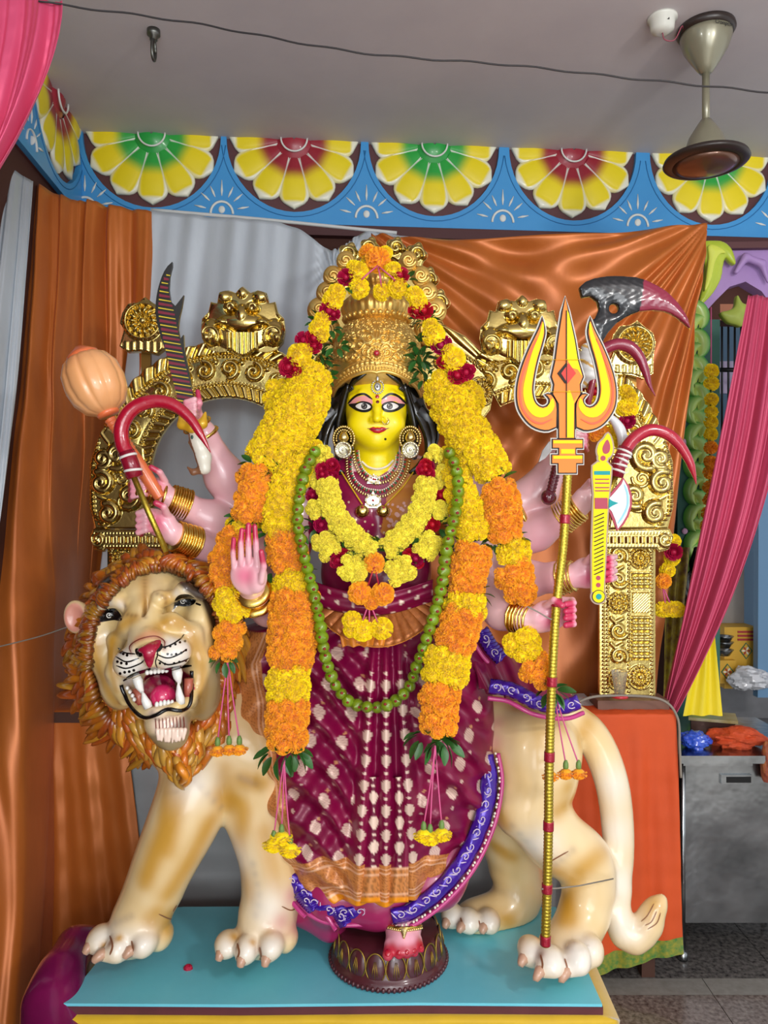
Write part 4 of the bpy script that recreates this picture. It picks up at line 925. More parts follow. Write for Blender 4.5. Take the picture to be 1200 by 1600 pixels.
for i, x in enumerate((230, 236, 242, 248, 254, 260)): MB().ball(T(x, 1051-(x-230)*.12, 2.045), (.0062, .006, .007), 8, 6).build('tooth', M_whg, head)
for i, x in enumerate((245, 251, 257, 263, 269)): MB().ball(T(x, 1100-(x-245)*.12+abs(i-2)*.8, 2.045), (.0058, .006, .0095), 8, 6).build('tooth', M_whg, head)
for i, (x, y) in enumerate(((199, 1075), (203, 1081), (207, 1087), (210, 1093))): MB().ball(T(x, y, 2.07), (.0055, .007, .006), 8, 6).build('tooth', M_whg, head)
for a, b_ in (((213, 1075), (222, 1104)), ((295, 1060), (293, 1092))): MB().tube([T(*a, 2.09), T(*b_, 2.09)], [.013, .011], 8).build('gum', mat('gum_brown', '#b5604c', .3, coat=.5), head)
for i in range(9):
    x = 243+i*5.4; paint('chin_line', stroke([(x, 1122-i*.3), (x+1, 1136), (x+.5-i*.4, 1149-abs(i-4)*.8)], 1.5), lb, M_brl, head, .0012, 2.5)
f = Fld()
for i in range(8):
    x = 245+i*6.2; f.cap(tuple(T(x+1, 1140, 2.045)), tuple(T(x+2-i*.6, 1160-abs(i-3.5)*1.2, 2.04)), .0062, .0038, .002)
V, Fq = f.mesh(.004); mk('chin_tuft', V, Fq, mat('chin_cream', '#f0d5c2', .3, coat=.4), head)
# ear
f = Fld(); e0 = PX(119, 964, 2.26); f.ell(tuple(e0), (.036, .022, .05), .01, Matrix.Rotation(-.1, 3, 'Y')); f.cap(tuple(e0+Vector((.02, .02, 0))), tuple(PX(150, 968, 2.3)), .035, .04, .02); f.ell(tuple(e0+Vector((.002, -.022, 0))), (.026, .014, .038), .008, sub=True)
V, Fq = f.mesh(.004); V = relax(V, Fq, 1); C = np.tile(LN('#e39a86'), (len(V), 1)); dd = np.hypot((V[:, 0]-e0.x)/.036, (V[:, 2]-e0.z)/.05); C = mixc(C, LN('#edd09a'), sstep(.75, .95, dd)); mk('ear', V, Fq, M_lion, lion, C)
# mane locks
rr_ = random.Random(3); VV = []; FF = []; CC = []; nvv = 0
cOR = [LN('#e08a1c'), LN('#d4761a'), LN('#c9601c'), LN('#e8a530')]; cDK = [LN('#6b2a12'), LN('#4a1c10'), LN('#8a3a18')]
def lock(pts, w0, col, dark, n=14, m=8, flat=.55):
    global nvv
    p = smooth_path([tuple(q) for q in pts], n); b = MB(); s = np.linspace(0, 1, n)
    ws = w0*(.35+.65*np.sin(np.minimum(1, s*1.6+.15)*PI/2))*np.sqrt(np.maximum(1-s**2.4, .003))
    b.tube([tuple(x) for x in p], list(ws), m, flat=1)
    V_ = np.array(b.v); VV.append(V_); FF.extend([tuple(i+nvv for i in q) for q in b.f]); nvv += len(V_)
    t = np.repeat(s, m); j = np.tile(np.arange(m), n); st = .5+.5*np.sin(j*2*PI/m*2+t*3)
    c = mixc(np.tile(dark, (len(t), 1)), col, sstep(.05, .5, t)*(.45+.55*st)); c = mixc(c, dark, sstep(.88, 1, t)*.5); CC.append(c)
def ringpt(a, k=1.0):
    c, s_ = math.cos(a), math.sin(a); return 243+102*k*c+8*s_, 1012-130*k*s_
for layer, (k0, Dd, LT, LB, w, cnt) in enumerate(((.99, 2.36, 34, 42, .016, 96), (.95, 2.29, 30, 38, .0135, 110), (.95, 2.22, 22, 30, .0105, 120))):
    for i in range(cnt):
        a = -PI/2+2*PI*(i+rr_.random()*.3)/cnt; clump = math.sin(a*11+layer*2)
        x, y = ringpt(a, k0); up = max(0, math.sin(a)); L = LT*up+LB*(1-up); L *= .85+.25*rr_.random()+.15*clump
        dx_, dy_ = math.cos(a), -math.sin(a); side = (1 if math.cos(a) > 0 else -1)
        if math.sin(a) < -.55 and layer == 2: continue
        cu = side*(.55 if math.sin(a) > 0 else .1)+clump*.8+rr_.uniform(-.12, .12); tx, ty = -dy_*cu, dx_*cu
        D0 = Dd; dn = .6 if math.sin(a) < .5 else .12
        pts = [PX(x, y, D0), PX(x+dx_*L*.35-tx*L*.15, y+dy_*L*.35-ty*L*.15, D0-.035), PX(x+dx_*L*.75+tx*L*.25, y+dy_*L*.75+ty*L*.25+L*.15*dn, D0-.025), PX(x+dx_*L+tx*L*.95, y+dy_*L*.95+ty*L*.9+L*.7*dn, D0+.03)]
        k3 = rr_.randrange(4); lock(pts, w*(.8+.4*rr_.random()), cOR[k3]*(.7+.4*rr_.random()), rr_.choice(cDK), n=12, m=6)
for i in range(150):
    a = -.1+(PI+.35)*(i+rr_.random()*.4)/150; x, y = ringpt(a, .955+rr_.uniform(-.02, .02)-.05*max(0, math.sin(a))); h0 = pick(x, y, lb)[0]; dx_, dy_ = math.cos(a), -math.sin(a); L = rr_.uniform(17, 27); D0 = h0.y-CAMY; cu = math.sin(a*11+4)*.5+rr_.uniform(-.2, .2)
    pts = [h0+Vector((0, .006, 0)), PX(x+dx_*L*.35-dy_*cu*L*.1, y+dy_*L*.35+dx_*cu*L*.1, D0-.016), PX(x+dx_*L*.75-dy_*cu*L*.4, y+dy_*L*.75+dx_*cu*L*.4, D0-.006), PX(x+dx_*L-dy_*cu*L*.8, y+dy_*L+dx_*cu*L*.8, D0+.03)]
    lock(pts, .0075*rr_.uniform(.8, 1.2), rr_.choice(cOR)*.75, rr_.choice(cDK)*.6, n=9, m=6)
# chest beard: long wavy locks falling from the jaw
for row in range(8):
    yb = 1050+row*19; hw = [112, 110, 104, 94, 78, 58, 38, 20][row]; cx_ = 248+row*5.5; cn = [26, 26, 26, 24, 20, 16, 11, 7][row]
    for i in range(cn):
        u = (i+.5)/cn*2-1; x = cx_+u*hw+rr_.uniform(-2, 2); y = yb+rr_.uniform(-6, 6)
        D0 = 2.30-.012*row-.05*(1-u*u)+.06*abs(u); L = rr_.uniform(46, 70)*(.75 if row > 5 else 1); wv = 5*math.sin(i*1.1+row*2)
        if row < 4 and abs(u) < .42: continue
        pts = [PX(x, y, D0+.02), PX(x+u*4+wv, y+L*.35, D0-.035), PX(x-u*6-wv, y+L*.7, D0-.035), PX(x-u*16+wv, y+L, D0+.0)]
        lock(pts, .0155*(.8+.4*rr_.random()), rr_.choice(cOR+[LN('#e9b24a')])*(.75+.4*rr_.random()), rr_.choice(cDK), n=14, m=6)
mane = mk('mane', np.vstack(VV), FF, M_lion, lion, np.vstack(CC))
# ================================================================ the idol
idol = thing('goddess_statue', 'many armed goddess statue with yellow face, gold crown and maroon sari', 'statue', (0, 0, .38))
M_pink_skin = mat('pink_skin_paint', vc=True, rough=.3, coat=.4); M_sari = mat('sari_silk', vc=True, rough=.33, metal=.1, spec=.5, sheen=.0, bump=.12, bscale=220, bdist=.0006)
M_gold = mat('crown_gold', '#ecc872', .33, .8, noise=.5, nscale=14, col2='#cf9c42', bump=.2, bscale=220, bdist=.001)
M_bang = mat('bangle_gold', '#ecc968', .24, 1); M_yf = mat('face_yellow', '#f4dd05', .36, coat=.12, spec=.5)
zbase = .381
f = Fld(); A = lambda *p: tuple(P(*p))
# torso, neck root
f.ell(A(590, 800, 2.44), (.20, .115, .20), .05); f.ell(A(588, 895, 2.43), (.175, .11, .17), .05); f.ell(A(588, 990, 2.43), (.19, .14, .12), .05)
f.ell(A(545, 815, 2.35), (.072, .06, .075), .03); f.ell(A(640, 810, 2.35), (.078, .06, .08), .03)
f.chain([A(480, 755, 2.45), A(590, 742, 2.45), A(700, 755, 2.45)], [.07, .075, .07], .05); f.cap(A(590, 745, 2.42), A(590, 690, 2.42), .075, .068, .02)
def arm(pts, rs, k=.025): f.chain([A(*p) for p in pts], rs, k)
arm([(455, 775, 2.46), (390, 800, 2.47), (352, 745, 2.42), (318, 680, 2.36), (303, 655, 2.34)], [.08, .075, .062, .038, .032])
arm([(455, 800, 2.46), (390, 840, 2.46), (330, 812, 2.38), (285, 790, 2.33), (262, 778, 2.30)], [.075, .07, .055, .04, .034])
arm([(455, 820, 2.45), (395, 885, 2.44), (345, 868, 2.36), (300, 846, 2.28), (268, 832, 2.23)], [.07, .068, .055, .04, .034])
arm([(465, 810, 2.45), (435, 930, 2.40), (420, 950, 2.30), (400, 935, 2.20), (392, 915, 2.13)], [.07, .06, .052, .042, .036])
arm([(715, 775, 2.46), (790, 800, 2.48), (840, 770, 2.46), (872, 715, 2.42), (884, 690, 2.40)], [.08, .075, .062, .04, .034])
arm([(715, 800, 2.46), (780, 850, 2.47), (838, 832, 2.42), (882, 806, 2.36), (904, 790, 2.34)], [.075, .07, .055, .042, .036])
arm([(715, 820, 2.45), (775, 895, 2.44), (825, 905, 2.36), (872, 902, 2.28), (895, 900, 2.25)], [.07, .065, .055, .042, .036])
arm([(710, 840, 2.44), (748, 925, 2.38), (785, 955, 2.28), (822, 968, 2.20), (842, 970, 2.17)], [.07, .06, .052, .04, .034])
TIPS = []; PALMS = []
def finger(pts, r=.0098, taper=.8):
    q = [A(*p) for p in pts]; n = len(q); r *= .86; f.chain(q, [r*(1-(1-taper)*i/(n-1)) for i in range(n)], .002); TIPS.append((np.array(q[-1]), np.array(q[-2])))
# blessing hand
f.ell(A(388, 898, 2.10), (.05, .018, .052), .015); f.ell(A(402, 905, 2.095), (.024, .02, .038), .012); PALMS.append(np.array(A(380, 900, 2.07)))
finger([(366, 888, 2.095), (364, 865, 2.085), (365, 842, 2.08)]); finger([(377, 882, 2.09), (376, 850, 2.08), (378, 828, 2.078)], .0105); finger([(389, 880, 2.09), (388, 845, 2.08), (388, 820, 2.078)], .0108); finger([(402, 882, 2.09), (400, 850, 2.082), (398, 822, 2.08)], .0104)
finger([(408, 908, 2.08), (412, 885, 2.065), (408, 862, 2.055)], .0115)
# sword hand
f.ell(A(298, 640, 2.33), (.032, .028, .042), .012); PALMS.append(np.array(A(298, 640, 2.30)))
for i in range(4): finger([(310, 627+i*8, 2.33), (304, 624+i*8, 2.27), (290, 628+i*8, 2.27), (286, 636+i*8, 2.30)], .010)
finger([(306, 648, 2.32), (312, 630, 2.29), (309, 612, 2.30)], .0115)
# mace hand
f.ell(A(246, 764, 2.30), (.042, .03, .034), .012); PALMS.append(np.array(A(240, 762, 2.27)))
for i in range(4): finger([(240, 752+i*7, 2.30), (225, 748+i*8, 2.25), (207, 752+i*8, 2.25), (203, 758+i*8, 2.29)], .0105)
finger([(258, 752, 2.29), (250, 738, 2.26), (236, 730, 2.25)], .012)
# goad hand
f.ell(A(252, 818, 2.22), (.044, .028, .04), .012); PALMS.append(np.array(A(244, 818, 2.19)))
for i in range(4): finger([(245, 800+i*9, 2.22), (228, 798+i*10, 2.17), (216, 802+i*10, 2.175), (221, 808+i*9, 2.215)], .0115)
finger([(262, 806, 2.21), (256, 792, 2.175), (244, 786, 2.165)], .013)
# right hands: behind trident, dagger, axe board, trident
f.ell(A(892, 684, 2.40), (.034, .03, .04), .012)
for i in range(4): finger([(890, 672+i*8, 2.38), (900, 670+i*8, 2.33), (914, 673+i*8, 2.33), (917, 680+i*8, 2.37)], .0105)
finger([(886, 700, 2.38), (896, 690, 2.34), (908, 700, 2.335)], .012)
f.ell(A(918, 778, 2.32), (.042, .03, .036), .012)
for i in range(4): finger([(930, 762+i*8, 2.31), (944, 762+i*8, 2.27), (956, 766+i*8, 2.275), (956, 772+i*7, 2.31)], .0105)
finger([(912, 764, 2.31), (922, 752, 2.27), (936, 752, 2.265)], .012)
f.ell(A(916, 895, 2.235), (.046, .03, .046), .012); PALMS.append(np.array(A(924, 905, 2.20)))
for i in range(4): finger([(930, 878+i*10, 2.24), (944, 872+i*11, 2.245), (960, 870+i*11, 2.23), (955, 872+i*11, 2.195), (943, 874+i*11, 2.185)], .0125)
finger([(914, 880, 2.22), (926, 868, 2.18), (938, 874, 2.165)], .013)
f.ell(A(856, 962, 2.16), (.05, .03, .044), .012); PALMS.append(np.array(A(862, 970, 2.13)))
for i in range(4): finger([(868, 948+i*10, 2.165), (880, 938+i*11, 2.165), (894, 938+i*11, 2.15), (896, 942+i*11, 2.12), (884, 944+i*11, 2.105)], .0125)
finger([(852, 948, 2.145), (866, 938, 2.10), (878, 946, 2.085)], .0135)
V, Fq = f.mesh(.0034); V = relax(V, Fq, 1); body_bvh = bvh_of(V, Fq)
C = np.tile(LN('#f4b9c4'), (len(V), 1)); C = mixc(C, LN('#f0d2cd'), np.clip(.4+.5*noise2(V[:, 0]*2, V[:, 2]*2, 3), 0, 1)*.7)
ht = LN('#e33a77'); rd = LN('#b0102c')
for p in PALMS: C = mixc(C, ht, np.exp(-(((V-p)/.034)**2).sum(1))*.8)
for a, b_ in TIPS:
    d = b_-a; L = np.linalg.norm(d); t = ((V-a)@d)/L**2; dd = np.linalg.norm(V-a-np.clip(t, 0, 1)[:, None]*d, axis=1); C = mixc(C, rd, (dd < .0165)*sstep(.95, .55, t)*.95); C = mixc(C, ht, (dd < .02)*sstep(1.6, .8, t)*.35)
tx, tz = V[:, 0], V[:, 2]; torso = (np.abs(tx-P(590, 0, 2.4).x) < .215) & (tz < P(0, 716, 2.4).z) & ((np.hypot(tx-P(588, 0, 2.4).x, V[:, 1]) > .086) | (tz < P(0, 738, 2.4).z))
C[torso] = LN('#8c1046'); gp_ = torso & (tx > P(612, 0, 2.35).x-.18*(P(0, 735, 2.35).z-tz)-.0) & (tz > P(0, 835, 2.33).z+.0) & (tx > P(578, 0, 2.3).x+.55*(tz-P(0, 800, 2.3).z)*-1); C[gp_] = mixc(C[gp_], LN('#c9823a'), np.full(gp_.sum(), .95))
body = mk('body', V, Fq, M_pink_skin, idol, C)
# blouse dots & embroidery
ib = [body_bvh]; M_cream = mat('zari_cream', '#e8c9a8', .4, .3); M_rg = mat('ruby', '#b0102a', .15, coat=.7); M_pearl = mat('pearl', '#efe6d2', .2, coat=.6); M_sil = mat('silver_stone', '#dfe0dc', .2, .8); M_em = mat('emerald', '#0f6b46', .15, coat=.7)
for x, y in ((545, 805), (556, 812), (570, 815), (582, 820), (594, 822), (560, 800), (600, 832), (575, 830), (533, 770), (545, 785), (522, 790), (590, 838)): paint('sari_dot', disc_px(x, y, 1.8), ib, M_cream, body, .0012)
rp = random.Random(5)
for i in range(34):
    x, y = rp.uniform(606, 650), rp.uniform(786, 822); paint('embroidery', disc_px(x, y, rp.uniform(2, 4), n=8), ib, mat('zari_pink', '#e7b6b0', .4, .2), body, .0012)
# ---- head
f = Fld()
f.ell(A(588, 632, 2.395), (.097, .105, .118), .02); f.ell(A(588, 664, 2.375), (.083, .088, .088), .03); f.ell(A(588, 690, 2.335), (.036, .04, .028), .03)
f.ell(A(562, 665, 2.325), (.034, .03, .034), .03); f.ell(A(614, 665, 2.325), (.034, .03, .034), .03)
f.chain([A(589, 622, 2.296), A(589, 640, 2.282), A(589, 654, 2.268)], [.008, .0095, .0125], .012); f.ell(A(581, 656, 2.286), (.0085, .011, .0075), .007); f.ell(A(597, 656, 2.286), (.0085, .011, .0075), .007)
f.ell(A(589, 671, 2.292), (.019, .008, .0055), .006); f.ell(A(589, 674, 2.293), (.014, .008, .006), .006)
f.chain([A(548, 622, 2.33), A(565, 615, 2.308), A(580, 620, 2.305)], [.006, .008, .005], .012); f.chain([A(630, 622, 2.33), A(612, 615, 2.308), A(598, 620, 2.305)], [.006, .008, .005], .012)
f.ell(A(566, 636, 2.312), (.019, .012, .0105), .01); f.ell(A(611, 636, 2.312), (.019, .012, .0105), .01)
f.chain([A(588, 690, 2.40), A(588, 745, 2.41)], [.071, .073], .012)
for y in (722, 729, 737): f.ell(A(588, y, 2.41), (.0742, .0742, .006), .004)
V, Fq = f.mesh(.003); V = relax(V, Fq, 2); fb = [bvh_of(V, Fq)]; face = mk('head', V, Fq, M_yf, idol)
K = mat('liner_black', '#0c0a0a', .4)
M_lid = mat('eyelid_pink', '#f0a0a0', .35, coat=.3); M_eyew = mat('eye_white_paint', '#e4e0da', .4); M_iris = mat('iris_grey', '#5a5250', .4); M_lipr = mat('lip_red', '#c4122c', .2, coat=.6)
def mir(p): return [(2*589-x, y) for x, y in p]
lid = [(545, 630), (552, 623), (562, 619), (572, 619), (581, 624), (581, 632), (563, 627), (552, 632)]; 
brow = [(544, 631), (551, 623), (560, 617), (570, 616), (582, 624)]
out_ = [(545, 632), (557, 630), (566, 627), (577, 629), (582, 634), (581, 640), (574, 644), (564, 644), (554, 640)]
for fl in (lambda p: p, mir):
    paint('eyelid', fl(lid), fb, M_lid, face, .0009, 2, smooth_outline=True)
    paint('eyebrow', stroke(fl(brow), 3.2), fb, K, face, .0014, 2)
    e = paint('eye', fl(out_), fb, K, face, .0014, 2, smooth_outline=True)
    paint('eye_white', fl([(556, 635), (564, 630), (573, 631), (580, 636), (573, 640), (564, 640)]), fb, M_eyew, e, .0019, 1.8, smooth_outline=True)
    cx_ = fl([(569.5, 635)])[0]; paint('iris', disc_px(cx_[0], cx_[1], 4.8), fb, K, e, .0024, 1.8); paint('iris', disc_px(cx_[0], cx_[1]+.3, 3.2), fb, M_iris, e, .0028, 1.8); paint('iris', disc_px(cx_[0], cx_[1], 1.6), fb, K, e, .0032, 1.8)
    paint('eye_highlight', disc_px(cx_[0]-1.8, cx_[1]-1.8, .9, n=8), fb, M_eyew, e, .0037, 1.8)
    paint('eye_highlight', disc_px(cx_[0]+1.8, cx_[1]+1.2, .6, n=8), fb, M_eyew, e, .0037, 1.8)
paint('lips', [(576, 670), (583, 667), (587, 668.5), (589.5, 668), (593, 668.5), (597, 667), (606, 669.5), (600, 674), (592, 677), (585, 676), (580, 673)], fb, M_lipr, face, .001, 1.8, dome=.0025)
paint('lip_line', stroke([(574, 669), (582, 671), (590, 671.5), (598, 671), (608, 668.5)], 1.1), fb, mat('dark_red', '#6b0818', .3), face, .004, 2)
paint('forehead_dot', disc_px(589.5, 620, 3), fb, M_rg, face, .001, 1.5, dome=.002); paint('forehead_dot', disc_px(590, 628, 2.5), fb, mat('dark_red'), face, .001, 1.5, dome=.002); paint('chin_spot', disc_px(602, 686, 1.9), fb, K, face, .001, 1.5)
for pl in ([(583, 659.5), (586, 658.8), (587, 660)], [(592, 660), (593, 658.8), (596, 659.5)]): paint('nostril', pl, fb, mat('nostril_ochre', '#a8860a', .5), face, .0006, 1)
p, n = pick(590, 605, fb); orn = MB()
tk = []
for i in range(18):
    a = 2*PI*i/18; rx, rz = .0175, .021; q = p+n*.002+Vector((rx*math.cos(a), 0, rz*math.sin(a)*(1 if math.sin(a) < 0 else 1.0)+(.006 if math.sin(a) > .9 else 0))); q.y = pick(590+(q.x-p.x)*520, 605-(q.z-p.z)*520, fb)[0].y-.003; orn.ball(q, .0032, 6, 5)
orn.ball(p+Vector((0, -.003, .0)), (.011, .004, .014), 14, 8).ball(p+Vector((0, -.003, .025)), (.004, .003, .008), 8, 6); fo = orn.build('forehead_jewel', M_sil, idol)
MB().tube([p+Vector((.0075*math.cos(a), -.0075, .0095*math.sin(a))) for a in np.linspace(0, 2*PI, 18)], .0013, 5).ball(p+Vector((0, -.007, 0)), (.0035, .002, .0045), 8, 6).build('jewel_setting', mat('dull_silver', '#7d7a72', .3, .9), fo)
p, n = pick(601, 657, fb); MB().tube([p+n*.003+Vector((.0095*math.cos(a), -.002, .0105*math.sin(a)-.0)) for a in np.linspace(2.2, 7.2, 18)], [.0012]*4+[.002]*6+[.0035]*5+[.001]*3, 6).build('nose_ring', mat('pale_gold', '#ecd98a', .2, 1), idol)
# hair
HV = MB(); rr2 = random.Random(11)
def hairlock(pts, w0, n=20): 
    p = smooth_path([A(*q) for q in pts], n); s = np.linspace(0, 1, n); HV.tube([tuple(q) for q in p], list(w0*(.6+.4*np.sin(s*PI))*np.where(s > .85, np.sqrt(np.maximum(0, (1-s)/.15))+.05, 1)), 8)
for fl in (1, -1):
    X_ = lambda x: x if fl == 1 else 2*588-x
    for i in range(11):
        o = i*2.6; hairlock([(X_(556-o*.7), 586+o*.5, 2.33+o*.0025), (X_(540-o*.6), 606, 2.35+o*.003), (X_(530-o*.6), 640, 2.37), (X_(517-o*.7), 660, 2.37), (X_(507-o*.4), 690, 2.36), (X_(511+i*.8), 725, 2.36), (X_(530+i*1.2), 742, 2.36)], .0125)
    for i in range(7): hairlock([(X_(545-i), 600+i*2, 2.335+i*.006), (X_(536-i), 630, 2.36+i*.006), (X_(528+i*2), 670, 2.38+i*.005), (X_(530+i*3), 715, 2.40), (X_(548+i*2), 742, 2.39)], .014)
    for i in range(4): hairlock([(X_(572-i*3), 583, 2.30+i*.005), (X_(562-i*3), 590+i, 2.305+i*.006), (X_(554-i*2), 596+i*2, 2.315+i*.006), (X_(549-i*2), 604+i*2, 2.325+i*.006), (X_(553-i), 608+i, 2.32+i*.006)], .007)
HV.ball(A(588, 640, 2.47), (.115, .09, .15)); HV.build('hair', mat('hair_black', '#0d0d0c', .22, coat=.5), idol)
# earrings
M_ear = mat('earring_gold', '#e4cf8c', .25, 1); M_es = mat('earring_silver', '#dcd8bf', .25, .9)
for X_, D0 in ((536, 2.28), (641, 2.28)):
    c = P(X_, 703, D0); e = MB().lathe([(.001, -.004), (.024, -.004), (.027, 0), (.024, .004), (.021, .005), (.02, .0035), (.001, .0035)], c, 32, Matrix.Rotation(PI/2, 3, 'X')).build('earring', M_es, idol)
    b = MB()
    for i in range(16): a = i*PI/8; b.ball(c+Vector((.0225*math.cos(a), -.005, .0225*math.sin(a))), .0028, 6, 5)
    b.tube([c+Vector((.011*math.cos(a), -.0048, .011*math.sin(a))) for a in np.linspace(0, 5.5, 14)], .0022, 5).ball(c+Vector((0, -.005, 0)), (.005, .004, .005)); b.build('coin_relief', M_es, e)
    c2 = P(X_+(1 if X_ < 580 else 0), 683, D0); b = MB(); b.lathe([(.001, .018), (.008, .016), (.014, .004), (.016, -.004), (.011, -.012), (.001, -.014)], c2, 16)
    for i in range(22): a = -.6+i*4.3/21; b.ball(c2+Vector(((.031)*math.cos(a), .006, -.004+.036*math.sin(a))), .0042, 6, 5)
    for i in range(14): a = -.3+i*3.7/13; b.ball(c2+Vector(((.022)*math.cos(a), .002, -.004+.026*math.sin(a))), .0035, 6, 5)
    b.build('ear_ornament', M_ear, idol)
# ---- crown
CX, CY_ = P(589, 0, 2.43).x, .03; z_ = lambda y, D=2.3: CAMZ-(y-800)/FPX*D
prof = [(.136, 0), (.142, .06), (.146, .14), (.1465, .3), (.1445, .45), (.139, .6), (.129, .74), (.113, .86), (.096, .94), (.082, 1.0)]
nth, nz_ = 420, 150; th = np.linspace(0, 2*PI, nth, endpoint=False); TH, TV = np.meshgrid(th, np.linspace(0, 1, nz_))
fr = np.cos(TH+PI/2)            # 1 at the front (-y)
ang = (TH+PI/2+PI) % (2*PI)-PI    # 0 at front, signed
front = np.exp(-(ang/.85)**4)
zb = z_(622)+(z_(583)-z_(622))*np.clip(1-(np.abs(ang)/1.35)**1.7, 0, 1)-.007*np.exp(-(np.abs(ang)/.10)**1.2)
zt = z_(487); Z = zb+(zt-zb)*TV
zn = (Z-z_(622))/(zt-z_(622)); R0 = np.interp(zn, [p[1] for p in prof], [p[0] for p in prof])
U = np.abs(ang)*.143; W_ = Z-z_(583)          # metres around, metres above front brim
H = np.zeros_like(U); eb = Z-zb
H += ridge(np.abs(eb-.006), .006, .005)
bd_ = (ang*.143/.0085); fb_ = (bd_-np.round(bd_))*.0085; H = np.maximum(H, ridge(np.hypot(fb_, eb-.017), .0038, .006)); H = np.maximum(H, ridge(np.abs(eb-.0235), .002, .003))
bb_ = (ang*.143/.015); f2 = (bb_-np.round(bb_))*.015; H = np.maximum(H, ridge(np.hypot(f2*.8, (eb-.032)), .0068, .006)); H = np.maximum(H, ridge(np.abs(eb-.0415), .002, .003))
for cx_, cz_, r, hd, a0 in ((.012, .165, .012, 1, 0), (.036, .168, .013, -1, 1), (.062, .16, .013, 1, 2), (.09, .135, .014, -1, 0), (.12, .13, .014, 1, 1), (.150, .135, .014, 1, 2), (.030, .062, .020, 1, 2.6), (.062, .052, .017, -1, .3), (.024, .105, .018, -1, 0), (.050, .088, .015, 1, 1), (.055, .118, .014, -1, 2), (.013, .135, .012, 1, 0), (.034, .142, .012, -1, 1), (.088, .05, .017, 1, 2.6), (.085, .088, .016, -1, .4), (.115, .055, .017, 1, 2), (.11, .09, .015, -1, 1), (.14, .06, .016, 1, 2), (.14, .1, .016, -1, 2), (.18, .06, .018, 1, 0), (.18, .1, .018, -1, 0)):
    H = np.maximum(H, ridge(dpoly(U, W_, spiral(cx_, cz_, r, 1.2, a0, hd)), .0042, .0085))
for r_i, zz0 in enumerate((.118, .143, .168)):
    for k_i in range(12): H = np.maximum(H, ridge(dpoly(U, W_, spiral(.05+.026*k_i-.013*(r_i % 2)-.02*r_i, zz0, .0125, 1.25, k_i*1.3, 1 if (k_i+r_i) % 2 else -1)), .0038, .008))
for pts in ([(0, .095), (.01, .115), (.004, .15)], [(.012, .09), (.03, .085), (.045, .105), (.07, .1), (.09, .115)], [(.01, .125), (.028, .128), (.045, .135), (.07, .13)], [(.04, .04), (.075, .075), (.1, .07)], [(.012, .072), (.03, .09), (.05, .07), (.07, .075)], [(0, .1), (.0, .16)], [(.008, .1), (.018, .12), (.02, .145)]): H = np.maximum(H, ridge(dpoly(U, W_, smooth_path(pts, 14)), .0036, .008))
side = sstep(.075, .10, U)*sstep(.10, .115, W_); cell = np.abs(np.sin(ang*.143/.0065*PI))*np.abs(np.sin(W_/.0065*PI)); H = np.maximum(H, side*.006*cell)
dR = np.hypot(U, W_-.055); H = np.where(dR < .026, rosette(np.where(ang > 0, U, -U), W_, 0, .055, .0235, .010, 14)+.001, H)
H *= sstep(0, .05, 1-TV); R_ = R0+H
Vc = np.stack([CX+R_*np.cos(TH), CY_+R_*np.sin(TH), Z], -1).reshape(-1, 3)
crown = mk('crown', Vc, gridfaces(nz_, nth, True), M_gold, idol)
MB().ball((CX, CY_-.155, z_(583)+.055), (.0085, .006, .0085), 14, 10).build('ruby', M_rg, crown)
MB().lathe([(.13, z_(600)), (.136, z_(560)), (.118, z_(515)), (.085, z_(492)), (.001, z_(489))], (CX, CY_, 0), 48).build('crown_lining', M_gold, crown)
rib = lambda n, a: (lambda t, v: 1+a*abs(math.cos(t*n/2))**.6*math.sin(v*PI))
MB().lathe([(.085, z_(490)), (.098, z_(484)), (.104, z_(476)), (.108, z_(468)), (.106, z_(458)), (.085, z_(447)), (.05, z_(440)), (.001, z_(439))], (CX, CY_, 0), 120, rib=rib(28, .07)).build('crown_upper_tier', M_gold, crown)
for i in range(30):
    a = i*2*PI/30; inst('bead', BEAD if 'BEAD' in globals() else (globals().__setitem__('BEAD', mesh_data('bead', *(lambda b: (b.v, b.f))(MB().ball((0, 0, 0), 1, 10, 8)), M_gold)) or BEAD), crown, (CX+.103*math.cos(a), CY_+.103*math.sin(a), z_(483)), None, .0085)
MB().lathe([(.05, z_(448)), (.042, z_(440)), (.036, z_(432)), (.045, z_(428)), (.052, z_(422)), (.05, z_(414)), (.038, z_(408)), (.02, z_(403)), (.012, z_(392)), (.001, z_(388))], (CX, CY_, 0), 80, rib=rib(20, .06)).build('crown_finial', M_gold, crown)
# side discs of the crown and flame leaves behind it
for sgn in (-1, 1):
    for dx_, y, r in ((82, 515, 22), (92, 485, 18), (80, 458, 16), (70, 432, 15), (50, 408, 14)):
        c = P(589+sgn*dx_*.98, y, 2.5); b = MB()
        b.ball(c, (r*.0022, .012, r*.0024), 16, 10); b.tube([c+Vector((sgn*(q[0])*.0021, -.012, -q[1]*.0021)) for q in spiral(0, 0, r*.8, 1.3)], .006, 6); b.build('crown_scroll', M_gold, crown)
    b = MB(); c = P(589+sgn*66, 622, 2.42); b.ball(c, (.022, .02, .03)); b.tube([c+Vector((sgn*q[0], -.02, q[1])) for q in spiral(0, 0, .018, 1.4)], .006, 6); b.build('crown_scroll', M_gold, crown)
